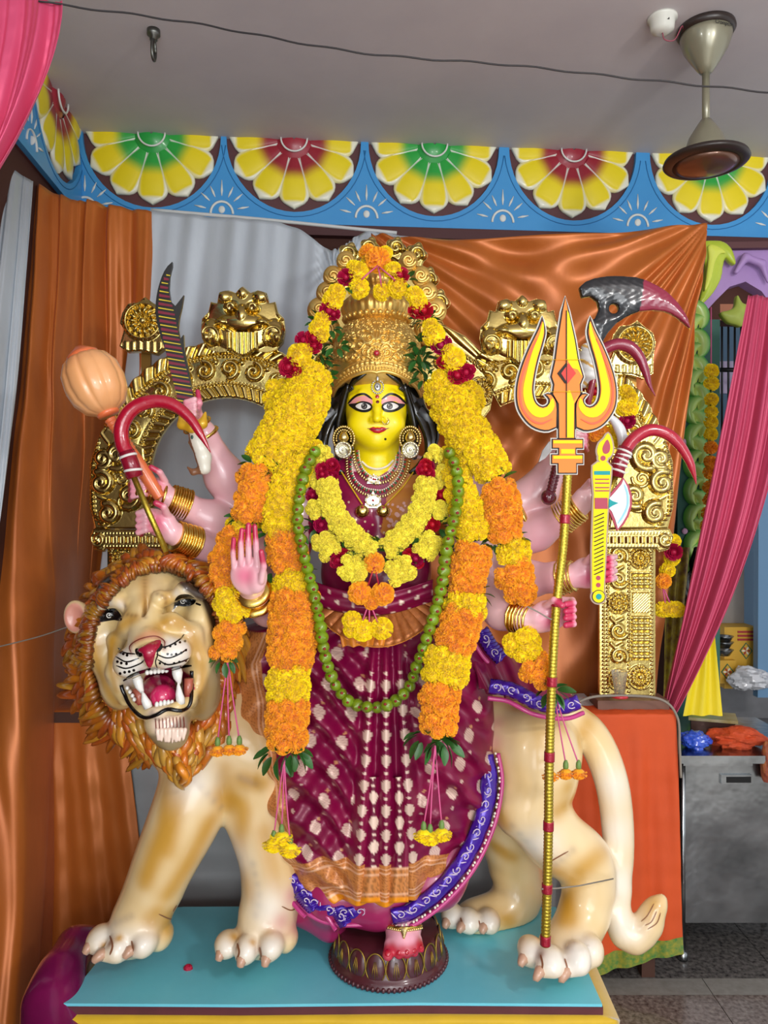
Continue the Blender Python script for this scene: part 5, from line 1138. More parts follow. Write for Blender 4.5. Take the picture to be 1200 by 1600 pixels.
# ---- necklaces
def strand_pts(pts, n, bvh=None, off=.004):
    return [pick(x, y, bvh or (ib+fb))[0]+Vector((0, -off, 0)) for x, y in smooth_path(pts, n)]
def bead_mesh(m, nm='bead', nu=8, nv=6): return mesh_data(nm, *(lambda b: (b.v, b.f))(MB().ball((0, 0, 0), 1, nu, nv)), m)
BR, BE, BG, BPs = bead_mesh(M_rg), bead_mesh(M_em), bead_mesh(M_ear), bead_mesh(M_pearl)
def necklace(nm, pts, n, drop):
    b = MB(); Q = strand_pts(pts, n); b.tube(Q, .0028, 6); nk = b.build(nm, M_ear, idol); cc = Vector(P(588, 700, 2.3))
    for i, q in enumerate(Q):
        d = (q-cc); d.y = 0; d.normalize(); Rq = Matrix.Rotation(math.atan2(d.x, -d.z)*-1, 3, 'Y')
        inst('bead', (BR, BE)[i % 2], nk, q+Vector((0, -.003, 0)), None, .0036)
        inst('bead', BG, nk, q+d*drop+Vector((0, -.002, 0)), Rq, (.0032, .003, .0062)); inst('bead', BPs, nk, q-d*.006+Vector((0, -.002, 0)), None, .003)
    return nk
n1 = necklace('necklace', [(558, 705), (560, 722), (568, 738), (582, 748), (592, 749), (606, 744), (619, 728), (622, 708)], 34, .012)
n2 = necklace('necklace', [(548, 715), (548, 735), (554, 752), (568, 764), (582, 768), (600, 768), (618, 755), (630, 735), (634, 715)], 44, .013)
b = MB(); Q = strand_pts([(566, 722), (576, 730), (590, 733), (604, 729), (614, 720)], 30); b = MB()
pe = [inst('pearl', BPs, n1, q+Vector((0, -.002, 0)), None, .0036) for q in Q]
def pendant(x, y, w_, h_, m):
    p = pick(x, y, ib)[0]+Vector((0, -.008, 0)); b = MB()
    b.prism([(p.x-w_, p.z-h_), (p.x+w_, p.z-h_), (p.x+w_*.8, p.z+h_*.2), (p.x+w_*.35, p.z+h_*.5), (p.x, p.z+h_*1.3), (p.x-w_*.35, p.z+h_*.5), (p.x-w_*.8, p.z+h_*.2)], p.y, p.y+.006); q = b.build('pendant', m, n2, smooth=False)
    for i in range(22):
        a = i*2*PI/22; inst('stone', (BPs if i % 3 else BG), q, p+Vector((w_*.85*math.cos(a), -.002, h_*.75*math.sin(a))), None, .0036)
    inst('stone', BR, q, p+Vector((0, -.002, .0)), None, .004); inst('stone', BE, q, p+Vector((0, -.002, -.012)), None, .003); return q
pendant(584, 749, .020, .013, M_es); pendant(583, 782, .026, .022, M_es)
for pts in ([(532, 735), (548, 760), (566, 788)], [(654, 725), (630, 760), (601, 790)]):
    MB().tube(strand_pts(pts, 14, off=.006), .0024, 5).build('yellow_thread', mat('thread_yellow', '#e0b81c', .5), n2)
for x, y in ((566, 799), (599, 799)):
    p = pick(x, y, ib)[0]+Vector((0, -.016, 0)); q = MB().ball(p, (.021, .014, .019), 20, 14).build('gold_cup', M_br if 'M_br' in globals() else M_bang, n2); MB().ball(p+Vector((.001, -.012, .012)), .004, 8, 6).build('kumkum_dot', M_rg, q)
# ---- bangles
def bangles(a, b_, r0, r1, n, m=None, tilt=None, nm='bangle'):
    a, b_ = P(*a), P(*b_); d = (b_-a).normalized(); Rm = d.to_track_quat('Z', 'Y').to_matrix()
    for i in range(n):
        t = i/(max(1, n-1)); c = a.lerp(b_, t); r = r0+(r1-r0)*t; w2 = (b_-a).length/n*.52; k = 30
        q = MB().lathe([(r, -w2), (r+w2*.8, -w2*.5), (r+w2*1.0, 0), (r+w2*.8, w2*.5), (r, w2)], c, 44, Rm, rib=(lambda t_, v: 1+.04*abs(math.sin(t_*17))*math.sin(v*PI)) if i % 2 == 0 else None); q.build(nm, m or M_bang, idol)
bangles((292, 790, 2.335), (266, 780, 2.31), .047, .043, 8); bangles((304, 848, 2.285), (275, 838, 2.24), .047, .042, 9)
bangles((399, 937, 2.185), (394, 924, 2.15), .046, .044, 2); bangles((878, 810, 2.365), (904, 792, 2.34), .048, .043, 8)
bangles((876, 903, 2.275), (895, 900, 2.255), .047, .042, 5); bangles((806, 964, 2.225), (830, 969, 2.185), .046, .04, 6)
bangles((318, 680, 2.365), (308, 664, 2.35), .041, .038, 2); bangles((822, 800, 2.47), (808, 806, 2.48), .08, .08, 2)
bangles((255, 775, 2.30), (215, 765, 2.27), .030, .026, 5, nm='cuff')
# ---- skirt (sari)
def lerpc(pts, v): p = np.array(pts, float); return np.stack([np.interp(v, p[:, 0], p[:, k]) for k in range(1, p.shape[1])], -1)
nv_, nu_ = 330, 460; v = np.linspace(0, 1, nv_); th = np.linspace(0, 2*PI, nu_, endpoint=False)
Lf = lerpc([(0, 498, 925), (.06, 470, 955), (.14, 380, 985), (.2, 357, 1040), (.42, 372, 1150), (.6, 395, 1220), (.75, 412, 1290), (.85, 424, 1330), (.93, 452, 1370), (1, 500, 1398)], v)
Rt = lerpc([(0, 668, 925), (.06, 700, 955), (.15, 745, 1000), (.25, 768, 1060), (.45, 772, 1180), (.65, 762, 1260), (.8, 742, 1310), (.93, 712, 1352), (1, 672, 1385)], v)
Dc = 2.43; bdp = np.interp(v, [0, .1, .3, .7, 1], [.10, .15, .19, .21, .20])
xl = (Lf[:, 0]-600)/FPX*Dc*1.0; xr = (Rt[:, 0]-600)/FPX*Dc
zmid = CAMZ-(np.interp(v, [0, 1], [925, 1404])-800)/FPX*2.24; zl = CAMZ-(Lf[:, 1]-800)/FPX*2.36; zr = CAMZ-(Rt[:, 1]-800)/FPX*2.36
T_ = th[None, :]; cxm = ((xl+xr)/2)[:, None]; aw = ((xr-xl)/2)[:, None]; vv = v[:, None]
sn = np.sin(T_); cs_ = np.cos(T_); frt = sn > 0
Ua = (1-cs_)/2*np.ones_like(vv)      # 0 left..1 right (front)
X = cxm-aw*cs_; 
zz_ = np.where(Ua < .5, zl[:, None]*(1-sstep(0, .36, Ua))+zmid[:, None]*sstep(0, .36, Ua), zr[:, None]*(1-sstep(0, .22, 1-Ua))+zmid[:, None]*sstep(0, .22, 1-Ua))
ctr = P(603, 0, 2.25).x; xx = X-ctr; spread = .35+.75*vv
plw = xx/spread; inpl = np.exp(-(plw/.115)**6)
f1 = np.abs(((plw/.078)+.5) % 1-.5)*2; fold = .045*inpl*(1-f1**1.5)*sstep(.1, .3, vv)
drp = .019*np.sin((vv*1.1-Ua*.9)*38+3*np.sin(Ua*7))*(1-inpl)*(sn > 0)*sstep(.08, .25, vv)*(.5+.5*np.sin(vv*PI))+.005*np.sin((vv+Ua*.7)*70)*(1-inpl)
Y = -(bdp[:, None])*np.sign(sn)*np.abs(sn)**.85-(fold+drp)*frt+.03
S = np.stack([X, Y, zz_], -1).reshape(-1, 3)
mar_, gold_, crm, orn_ = LN('#86043f'), LN('#cf8648'), LN('#efd3bf'), LN('#ee9414')
Cs = np.tile(mar_, (nv_*nu_, 1)).reshape(nv_, nu_, 3).copy(); Cs = mixc(Cs, LN('#5c0330'), np.clip(.3+.5*noise2(Ua*3, vv*4, 6), 0, 1)*.6)
Zw = zz_; Xw = X
def motifs(mask, sx, sz, ox, oz, rx, rz, skew=0, col=crm, a=.9, lozenge=True):
    gx = (Xw+Zw*skew-ox)/sx; gz = (Zw-oz)/sz; row = np.round(gz); gx2 = gx-.5*(row % 2) if lozenge else gx
    dx_ = (gx2-np.round(gx2))*sx/rx; dz_ = (gz-row)*sz/rz; d = np.abs(dx_)**1.5+np.abs(dz_)**1.5
    m = mask & (d < 1); tx_ = .75+.25*np.sin(Xw*900)*np.sin(Zw*900); Cs[m] = mixc(Cs[m], col, (a*tx_)[m])
pl = inpl > .5
motifs(~pl & frt, .094, .084, .01, .0, .0165, .0195, .25); motifs(~pl & frt, .094, .084, .047, .042, .0055, .0055, .25, a=.8); motifs(~pl & frt, .094, .084, .024, .021, .005, .005, .25, col=LN('#d9a06a'))
cell = plw/.078; dx2 = (cell-np.round(cell))*.078*spread; 
for sz, oz, rx, rz in ((.070, 0, .014, .019), (.070, .035, .0055, .0055)):
    gz = (Zw-oz)/sz; dz_ = (gz-np.round(gz))*sz; m = pl & frt & ((np.abs(dx2)/rx)**1.5+(np.abs(dz_)/rz)**1.5 < 1) & (vv > .25); Cs[m] = mixc(Cs[m], crm, np.full(m.sum(), .85))
# borders: zari band on the left edge and around the hem
zar = lambda m, t: None
pat = .5+.5*np.sin(Xw*420+3*np.sin(Zw*150))*np.sin(Zw*380+2*np.sin(Xw*200))
eL = Ua/.145/(1+.0*vv); hem = (1-vv); ehem = hem/.135
band = (frt & (Ua < .15) & (vv > .14)) | (ehem < 1); q = np.where(ehem < 1, ehem, Ua/.15)
gb = mixc(np.broadcast_to(gold_, Cs.shape), LN('#8e4a20'), (pat > .62)*.55); lines = ((np.abs(q-.25) < .02) | (np.abs(q-.33) < .015) | (np.abs(q-.8) < .025) | (np.abs(q-.9) < .02) | (np.abs(q-.15) < .015)); gb = np.where(lines[..., None], LN('#e8b088'), gb)
Cs = np.where(band[..., None], gb, Cs)
oedge = ((ehem < .13)) | (frt & (Ua < .018) & (vv > .14)); Cs = np.where(oedge[..., None], orn_, Cs)
sari = mk('sari_skirt', S, gridfaces(nv_, nu_, True), M_sari, idol, Cs.reshape(-1, 3))
md = sari.modifiers.new('Solidify', 'SOLIDIFY'); md.thickness = .002; md.offset = 1
sb = [bvh_of(S, gridfaces(nv_, nu_, True))]
# front pleat end panels hanging over the hem
for x0, x1, D0 in ((557, 606, 2.19), (604, 640, 2.185)):
    n_, m_ = 60, 26; V = []; Cc = []
    for i in range(n_):
        t = i/(n_-1); 
        for j in range(m_):
            s = j/(m_-1); px_ = x0+(x1-x0)*s+(s-.5)*(t-1)*14+2*math.sin(t*4); py_ = 1215+(1411-1215)*t-2*s; q = P(px_, py_, D0+.012*(1-t)+.010*(s*2-1)**2+.006*math.sin(s*9+t)); V.append(q)
            c = mar_*(.8+.2*math.sin(s*9)); e = (t-.72)/.28
            if t > .72:
                c = gold_*(1 if math.sin(q.x*420+3*math.sin(q.z*150))*math.sin(q.z*380) < .2 else .62)
                if abs(e-.06) < .03 or abs(e-.2) < .02 or abs(e-.75) < .02: c = LN('#e8b088')
                if e > .86: c = orn_
            else:
                dz = ((q.z/.07) % 1-.5)*.07; dx = (s-.52)*(x1-x0)*.0018
                if (abs(dx)/.0145)**1.5+(abs(dz)/.019)**1.5 < 1: c = crm
                dz = (((q.z+.035)/.07) % 1-.5)*.07
                if abs(dx)**2+dz**2 < .004**2: c = crm
            Cc.append(c)
    o = mk('sari_pleat', V, gridfaces(n_, m_), M_sari, idol, np.array(Cc)); md = o.modifiers.new('Solidify', 'SOLIDIFY'); md.thickness = .003
# orange lining strip behind the left edge
V = []; 
for i in range(90):
    t = i/89; l = lerpc([(0, 352, 1040), (.3, 358, 1110), (.55, 385, 1215), (.75, 398, 1290), (1, 425, 1345)], np.array([t]))[0]
    for j in range(6): V.append(P(l[0]-4+j*6+2.5*math.sin(t*40)*(1-j/5), l[1], 2.40+.006*math.sin(t*60+j)-.004*j))
mk('sari_lining', V, gridfaces(90, 6), mat('orange_lining', '#e58a12', .4, .1, sheen=.4, noise=.4, nscale=30, col2='#c96a0a'), idol).modifiers.new('Solidify', 'SOLIDIFY').thickness = .003
# waist fan pleats (gold)
fanA = mat('gold_zari', '#c2763a', .35, .4, noise=.7, nscale=90, col2='#94501f', aniso=(1, 1, 1))
for i in range(17):
    t = i/16; a = math.radians(205+130*t) if True else 0; ox, oy = 590+ (t-.5)*70, 925
    L = 62+8*math.sin(t*PI); ex, ey = ox+math.cos(a)*L*1.25, oy-math.sin(a)*L*(.85+.35*math.sin(t*PI))
    p0, p1 = P(ox, oy, 2.285), P(ex, ey, 2.225+.07*(2*t-1)**2); d = (p1-p0); sd = d.cross(Vector((0, 1, 0))).normalized(); V = []
    for k in range(12):
        q = k/11; c = p0.lerp(p1, q); w_ = .006+.022*q
        for j in range(7): s = j/6*2-1; V.append(c+sd*s*w_+Vector((0, -.016*(1-s*s)*q-.004, 0)))
    q_ = mk('fan_pleat', V, gridfaces(12, 7), fanA, idol); q_.modifiers.new('Solidify', 'SOLIDIFY').thickness = .003
    MB().tube([V[77+j] for j in range(7)], .0022, 5).build('pleat_edge', mat('orange_lining'), q_)
V = []; Cc = []
for i in range(20):
    t = i/19
    for j in range(60):
        s = j/59; px_ = 478+s*(676-478)+0; cy_ = 905+22*math.sin(s*PI)+t*34; V.append(P(px_, cy_, 2.27-.035*math.sin(s*PI)-.008*math.sin(t*PI)-.004*math.sin(t*9+s*3)))
        Cc.append(crm if ((s*8+.5*(int(t*2.5) % 2)) % 1-.5)**2*4+((t*2.5) % 1-.5)**2 < .05 else mar_)
mk('waist_sash', V, gridfaces(20, 60), M_sari, idol, np.array(Cc)).modifiers.new('Solidify', 'SOLIDIFY').thickness = .003
V = []
for i in range(10):
    t = i/9
    for j in range(50):
        s = j/49; V.append(P(530+s*88-(s-.5)*10*t, 990+t*22-3*abs(math.sin(s*14)), 2.215+.006*math.sin(s*22)+.02*(2*s-1)**2-.01*t))
mk('sari_ruffle', V, gridfaces(10, 50), mat('orange_lining'), idol).modifiers.new('Solidify', 'SOLIDIFY').thickness = .003
# gold sari drape over the left breast / shoulder and maroon pallu side panels at arms
# ---- sculpted lower garment below the cloth
f = Fld(); f.chain([A(455, 1345, 2.42), A(520, 1395, 2.36), A(590, 1400, 2.34), A(680, 1370, 2.36), A(735, 1290, 2.42)], [.07, .085, .085, .085, .07], .05); f.chain([A(440, 1345, 2.42), A(470, 1410, 2.40), A(515, 1445, 2.38)], [.05, .055, .05], .04)
f.ell(A(600, 1250, 2.45), (.25, .13, .3), .05); V, Fq = f.mesh(.008); V = relax(V, Fq, 2)
C = np.tile(LN('#a3245c'), (len(V), 1)); low = mk('lower_garment', V, Fq, M_pink_skin, idol, C); lgb = [bvh_of(V, Fq)]
M_pur = mat('purple_paint', '#4a1ab0', .25, .25, coat=.6, noise=.5, nscale=20, col2='#2c0c74'); M_lav = mat('lavender_line', '#d9c6e0', .3, coat=.4)
def band(pts, wpx, D0, name='purple_border', scroll=True, flip=1, pearls=True, dz=0):
    n = 70; c = smooth_path([(x, y, D) for x, y, D in pts], n); t = np.gradient(c[:, :2], axis=0); t /= np.linalg.norm(t, axis=1)[:, None]; nn = np.stack([-t[:, 1], t[:, 0]], 1); V = []
    for i in range(n):
        for j in range(9):
            s = j/8*2-1; q = c[i, :2]+nn[i]*s*wpx/2; V.append(P(q[0], q[1], c[i, 2]-.016*(1-s*s)+.0025*math.sin(i*.8+j)))
    o = mk(name, V, gridfaces(n, 9), M_pur, idol); o.modifiers.new('Solidify', 'SOLIDIFY').thickness = .006
    L = np.linalg.norm(np.diff(c[:, :2], axis=0), axis=1).sum(); k = int(L/22); b = MB()
    for i in range(k):
        ii = (i+.5)/k*(n-1); a = int(ii); o2 = c[a, :2]; tt, n2 = t[a], nn[a]
        sp_ = spiral(0, 0, 6.5, 1.1, 1.2, 1 if i % 2 else -1, 12); sp_ = np.vstack([sp_, ])
        b.tube([P(*(o2+tt*q[0]*1.3+n2*q[1]), c[a, 2]-.020) for q in sp_], .0018, 5)
        b.tube([P(*(o2+tt*q[0]+n2*q[1]), c[a, 2]-.020) for q in ((6, -5), (10, 0), (14, 6))], [.001, .0024, .001], 5)
    x = b.build('scroll_line', M_lav, o); x['kind'] = 'stuff'
    if pearls:
        k = int(L/7); b = MB()
        for i in range(k): a = int((i+.5)/k*(n-1)); b.ball(P(*(c[a, :2]+flip*nn[a]*(wpx/2+3)), c[a, 2]-.004), .0042, 6, 5)
        x = b.build('bead_row', M_pearl, o); x['kind'] = 'stuff'
    # pink rim
    MB().tube([P(*(c[a, :2]+flip*nn[a]*(wpx/2+7)), c[a, 2]+.004) for a in range(n)], .007, 8).build('pink_rim', mat('magenta_rim', '#c43b80', .3, coat=.5), o); return o
band([(758, 1180, 2.36), (764, 1225, 2.34), (752, 1285, 2.31), (724, 1345, 2.28), (685, 1392, 2.26), (640, 1425, 2.25), (612, 1432, 2.25)], 27, 0, flip=-1)
band([(436, 1350, 2.34), (455, 1375, 2.32), (480, 1400, 2.3), (505, 1418, 2.28), (535, 1425, 2.27), (575, 1424, 2.27)], 26, 0, pearls=False)
band([(468, 1395, 2.30), (482, 1412, 2.28), (490, 1420, 2.27)], 22, 0, pearls=False); band([(525, 1420, 2.27), (535, 1436, 2.26), (540, 1444, 2.25)], 22, 0, pearls=False)
# maroon cloth over the lion's back with purple border
n_, m_ = 60, 40; V = []
top = smooth_path([(735, 985, 2.42), (790, 1010, 2.44), (850, 1050, 2.42), (908, 1098, 2.42)], n_); bot = smooth_path([(748, 1075, 2.30), (790, 1085, 2.30), (835, 1098, 2.28), (880, 1108, 2.30)], n_)
for i in range(n_):
    for j in range(m_): s = j/(m_-1); q = top[i]*(1-s)+bot[i]*s; V.append(P(q[0], q[1], q[2]-.008*math.sin(i*.5-s*8)-.01*math.sin(s*PI)))
o = mk('sculpted_drape', V, gridfaces(n_, m_), mat('maroon_paint', '#8a1746', .28, .1, coat=.5, noise=.4, nscale=8, col2='#5e0c30'), idol); o.modifiers.new('Solidify', 'SOLIDIFY').thickness = .02
band([(752, 985, 2.36), (768, 1012, 2.36), (785, 1030, 2.36)], 24, 0, pearls=False); band([(765, 1072, 2.28), (800, 1078, 2.27), (840, 1098, 2.25), (880, 1104, 2.27), (905, 1096, 2.3)], 24, 0, pearls=False)
# ---- foot
f = Fld(); f.chain([A(630, 1415, 2.33), A(630, 1448, 2.30), A(630, 1470, 2.25)], [.046, .048, .042], .03); f.ell(A(629, 1476, 2.24), (.052, .05, .022), .02)
toes = ((606, 1492, 2.20, .0145), (623, 1492, 2.205, .0105), (636, 1491, 2.21, .010), (648, 1489, 2.218, .0095), (658, 1483, 2.23, .0085))
for x, y, D, r in toes: f.cap(A(x+(630-x)*.12, y-16, D+.035), A(x, y, D), r*1.05, r*1.1, .006)
f.post = lambda X_, d: np.maximum(d, .474-X_[:, 2])
V, Fq = f.mesh(.003); V = relax(V, Fq, 1); C = np.tile(LN('#f4b0c0'), (len(V), 1))
for x, y, D, r in toes: C = mixc(C, LN('#c01030'), np.exp(-(((V-np.array(A(x, y-2, D)))/.024)**4).sum(1)))
C = mixc(C, LN('#d0184a'), sstep(.495, .478, V[:, 2])*.7); ft = [bvh_of(V, Fq)]; foot = mk('foot', V, Fq, M_pink_skin, idol, C)
for x, y, D, r in toes: paint('toenail', disc_px(x, y-3, r*330, r*420), ft, mat('nail_red', '#b8102c', .15, coat=.8), foot, .0012, 1.5, dome=.002)
ak = [pick(x, y, ft)[0]+Vector((0, -.005, 0)) for x, y in smooth_path([(600, 1443), (612, 1446), (630, 1449), (648, 1447), (660, 1445)], 20)]
b = MB().tube(ak, .005, 8).tube([p+Vector((0, 0, -.009)) for p in ak], .003, 6)
anklet = b.build('anklet', M_bang, idol)
for i, p in enumerate(ak): inst('bead', BG, anklet, p+Vector((0, -.006, -.004)), None, .004)
for i in range(6): q = pick(631, 1452+i*2.2, ft)[0]; inst('bead', BG, anklet, q+Vector((0, -.004, 0)), None, (.012-.0016*i, .004, .006))
# ================================================================ lotus pedestal
lp = thing('lotus_pedestal', 'dark maroon lotus pedestal with gold lined petals under the foot of the goddess', 'pedestal', (P(607, 0, 2.38).x, -.02, .381))
lx, ly = ORG[lp.name][:2]; M_lp = mat('pedestal_maroon', '#4c1c24', .35, noise=.3, nscale=14, col2='#5f2a2e', coat=.4, bump=.25, bscale=60)
MB().lathe([(.001, .381), (.178, .381), (.182, .392), (.172, .402), (.166, .41), (.158, .44), (.156, .466), (.148, .474), (.001, .474)], (lx, ly, 0), 72).build('drum', M_lp, lp)
b = MB()
for i in range(72): a = i*2*PI/72; b.ball((lx+.180*math.cos(a), ly+.180*math.sin(a), .388), (.007, .007, .008), 6, 5)
x = b.build('bead_row', M_lp, lp); x['kind'] = 'stuff'
b = MB(); V = []; n1, n2 = 14, 11
for i in range(n1):
    t = i/(n1-1); w_ = .029*math.sqrt(max(0, 1-(abs(t-.42)/.6)**2.4))
    for j in range(n2): s = j/(n2-1)*2-1; V.append((s*w_, -.012*math.sqrt(max(0, 1-s*s))*math.sin(PI*(.15+.8*t))-.002, .012+t*.074))
PM = mesh_data('petal', V, gridfaces(n1, n2), M_lp)
g = MB(); ol = [(.030*math.cos(a)*(1 if math.sin(a) < 0 else .95), -.006, .050+.040*math.sin(a)) for a in np.linspace(-.9, PI+.9, 26)]; g.tube(ol, .0022, 5)
for dx_ in (-.008, 0, .008): g.tube([(dx_, -.0145, .022+abs(dx_)), (dx_*.8, -.0155, .045), (dx_*.3, -.0125, .070)], [.0006, .0016, .0006], 5)
GM = mesh_data('gold_line', g.v, g.f, mat('antique_gold', '#a98a3a', .35, .8))
for i in range(17):
    a = -PI/2+(i+.35)*2*PI/17; R_ = Matrix.Rotation(a+PI/2, 3, 'Z') @ Matrix.Rotation(-.10, 3, 'X'); loc = Vector((lx+.160*math.cos(a), ly+.160*math.sin(a), .388)); pt = inst('petal', PM, lp, loc, R_); q = inst('gold_line', GM, lp, loc, R_)
# ================================================================ flowers
def marigold_mesh(seed, m):
    r = random.Random(seed); b = MB(); b.ball((0, 0, .0), (.74, .74, .66), 12, 8)
    for n, ph in ((18, 92), (17, 72), (14, 54), (11, 36), (7, 20), (3, 6)):
        for i in range(n):
            a = 2*PI*(i+r.random()*.6)/n; p = math.radians(ph+r.uniform(-6, 6)); d = Vector((math.sin(p)*math.cos(a), math.sin(p)*math.sin(a), math.cos(p))); t = Vector((-math.sin(a), math.cos(a), 0)); u = d.cross(t)
            w_ = .20+.06*r.random(); R1 = .98+.12*r.random(); tw = r.uniform(-.5, .5); t2 = (t*math.cos(tw)+u*math.sin(tw)); ba = d*.55
            tip = d*R1+u*r.uniform(-.08, .12)
            V = [ba-t2*w_*.4, ba+t2*w_*.4, tip-t2*w_-u*.05, tip+d*.05+u*.07, tip+t2*w_-u*.05, ]
            b.add(V, [(0, 1, 4, 3), (0, 3, 2)])
    me = mesh_data('marigold', b.v, b.f, m, smooth=False); return me
M_my = mat('marigold_yellow', '#ffe100', .6, rnd=.06, sheen=.2, spec=.3); M_mo = mat('marigold_orange', '#ffae1c', .6, rnd=.07, sheen=.2, spec=.3); M_ml = mat('chrysanthemum_yellow', '#fff04a', .6, rnd=.08, sheen=.2, spec=.3)
M_rose = mat('rose_red', '#b30f3c', .5, rnd=.2, spec=.4); M_leaf = mat('leaf_green', '#2c5a22', .4, rnd=.3, noise=.4, nscale=40, col2='#4b8038'); M_lime = mat('lime_skin', '#64860f', .32, rnd=.2, noise=.7, nscale=22, col2='#93a31a', coat=.3, bump=.2, bscale=240, bdist=.0006)
M_str = mat('string_pink', '#d45a8c', .6); M_cal = mat('calyx_green', '#6c8c45', .5)
MY = [marigold_mesh(i, M_my) for i in range(3)]; MO = [marigold_mesh(i+5, M_mo) for i in range(3)]; ML = [marigold_mesh(i+9, M_ml) for i in range(2)]
def rose_mesh(seed):
    r = random.Random(seed); b = MB(); b.ball((0, 0, .2), (.45, .45, .5), 10, 7)
    for k, (n, R_, H_) in enumerate(((3, .35, .75), (4, .55, .7), (5, .8, .55), (6, 1.0, .35))):
        for i in range(n):
            a0 = 2*PI*(i+k*.37)/n; V = []
            for p in range(4):
                q = p/3
                for j in range(5):
                    s = j/4*2-1; a = a0+s*2.9/n; rr = R_*(.45+.6*q**.7)*(1+.12*(q == 1)); V.append((rr*math.cos(a), rr*math.sin(a), -.2+(H_+.2)*q-.16*abs(s)**3*q+.04*r.random()))
            b.add(V, gridfaces(4, 5).tolist())
    return mesh_data('rose', b.v, b.f, M_rose)
RO = [rose_mesh(i) for i in range(2)]
def leaf_mesh2():
    V = []
    for i in range(7):
        t = i/6; w_ = .22*math.sin(PI*(t*.93+.04))**.8+.01
        for j in range(3): s = j-1; V.append((s*w_, .12*abs(s)*w_*3-.25*t*t, t))
    return mesh_data('leaf', V, gridfaces(7, 3), M_leaf)
LF = leaf_mesh2()
def rotz_to(d, spin=0.0):
    return (Vector(d).normalized().to_track_quat('Z', 'Y').to_matrix() @ Matrix.Rotation(spin, 3, 'Z'))
rg = random.Random(77)
BODY = ib+fb+sb+[bvh_of(np.array([(v.co+Vector(ORG[low.name]))[:] for v in low.data.vertices]), [tuple(p.vertices) for p in low.data.polygons])]
def path3(path, n, lift):
    """path of (px,py,width[,D]) -> 3-D centre line lying on the figure"""
    p = smooth_path([(q[0], q[1], q[2]) for q in path], n); Ds = []
    L = np.r_[0, np.cumsum(np.hypot(*np.diff(np.array([(q[0], q[1]) for q in path]), axis=0).T))]; t = np.linspace(0, 1, n)*L[-1]
    if len(path[0]) > 3: D = np.interp(t, L, [q[3] for q in path])
    else:
        D = np.array([pick(x, y, BODY)[0].y-CAMY for x, y, w_ in p]); D = D-lift*p[:, 2]/FPX*2.25*.5
        k = np.ones(7)/7; D = np.convolve(np.pad(D, 3, 'edge'), k, 'valid')
    return [P(x, y, d) for (x, y, w_), d in zip(p, D)], p[:, 2]/FPX*2.22/2, p
def colour_at(i, n, segs):
    t = i/max(1, n-1)
    for a, c in segs:
        if t <= a: return c
    return segs[-1][1]
def rope(parent, path, segs, fs=.023, lift=.6, dens=.95, arc=205):
    """thick rope of flower heads. segs: [(end fraction, colour)] with colour y/o/l"""
    L = sum(math.dist(a[:2], b[:2]) for a, b in zip(path[:-1], path[1:]))/FPX*2.22; n = max(2, int(round(L/(fs*.98)*dens))+1)
    C_, R_, pp = path3(path, n, lift); core = MB().tube(C_, [max(.003, r*.36) for r in R_], 10)
    # the packed stems inside
    core.build('stem_core', M_leaf, parent)
    for i in range(n):
        c = C_[i]; tg = (C_[min(i+1, n-1)]-C_[max(i-1, 0)]).normalized(); fr = Vector((0, -1, 0)); fr = (fr-tg*fr.dot(tg)).normalized(); sd = tg.cross(fr)
        r = max(R_[i]-fs*.62, .001); k = max(1, round(arc/360*2*PI*r/(fs*1.42))) if r > .006 else 1; kk = colour_at(i, n, segs)
        for j in range(k):
            a = 0 if k == 1 else math.radians(arc)*((j+(.5 if i % 2 else 0))/k-.5)+rg.uniform(-.1, .1)
            d = (fr*math.cos(a)+sd*math.sin(a)); d2 = (d+tg*rg.uniform(-.55, .55)).normalized(); ml = {'y': MY, 'o': MO, 'l': ML}[kk]
            inst('marigold', rg.choice(ml), parent, c+d*r+tg*rg.uniform(-.3, .3)*fs, rotz_to(d2, rg.random()*6), fs*rg.uniform(.92, 1.12))
    return C_
def leaves(parent, x, y, D, n=9, L=.045, spread=1.5, down=0, rx=.03):
    c = P(x, y, D)
    for i in range(n):
        a = 2*PI*i/n+rg.uniform(-.3, .3); d = Vector((math.cos(a), -.45+rg.uniform(-.4, .2), math.sin(a)*.8-down)); d.normalize()
        inst('leaf', LF, parent, c+Vector((math.cos(a)*rx*.6, 0, math.sin(a)*rx*.35)), rotz_to(d, rg.uniform(-.8, .8)), L*rg.uniform(.8, 1.2))
def ball(parent, x, y, D, r, kind='y', d=(0, -1, .1)):
    ml = {'y': MY, 'o': MO, 'l': ML, 'r': RO}[kind]
    return inst('rose' if kind == 'r' else 'marigold', rg.choice(ml), parent, P(x, y, D), rotz_to((d[0]+rg.uniform(-.25, .25), d[1], d[2]+rg.uniform(-.25, .25)), rg.random()*6), r)
def tassel(parent, x0, y0, D0, ends, r=.022, kind='y'):
    for x, y in ends:
        a, b_ = P(x0, y0, D0), P(x, y-14, D0-.005); q = smooth_path([tuple(a), tuple(a.lerp(b_, .5)+Vector((rg.uniform(-.002, .002), 0, 0))), tuple(b_)], 8)
        s = MB().tube([tuple(v) for v in q], .0022, 5).build('string', M_str, parent)
        MB().lathe([(.001, .012), (.004, .011), (.0075, .002), (.008, -.008), (.006, -.014), (.001, -.014)], b_, 10).build('calyx', M_cal, s)
        inst('marigold', rg.choice(MY if kind == 'y' else MO), parent, b_+Vector((0, 0, -.024)), rotz_to((0, -.25, -1)), (r*1.15, r*1.15, r*.9))
dp = lambda x, y, off=.0: pick(x, y, BODY)[0].y-CAMY-off
G = lambda nm, lab, x, y, D=2.25, grp=None: thing(nm, lab, 'garland', P(x, y, D), grp)
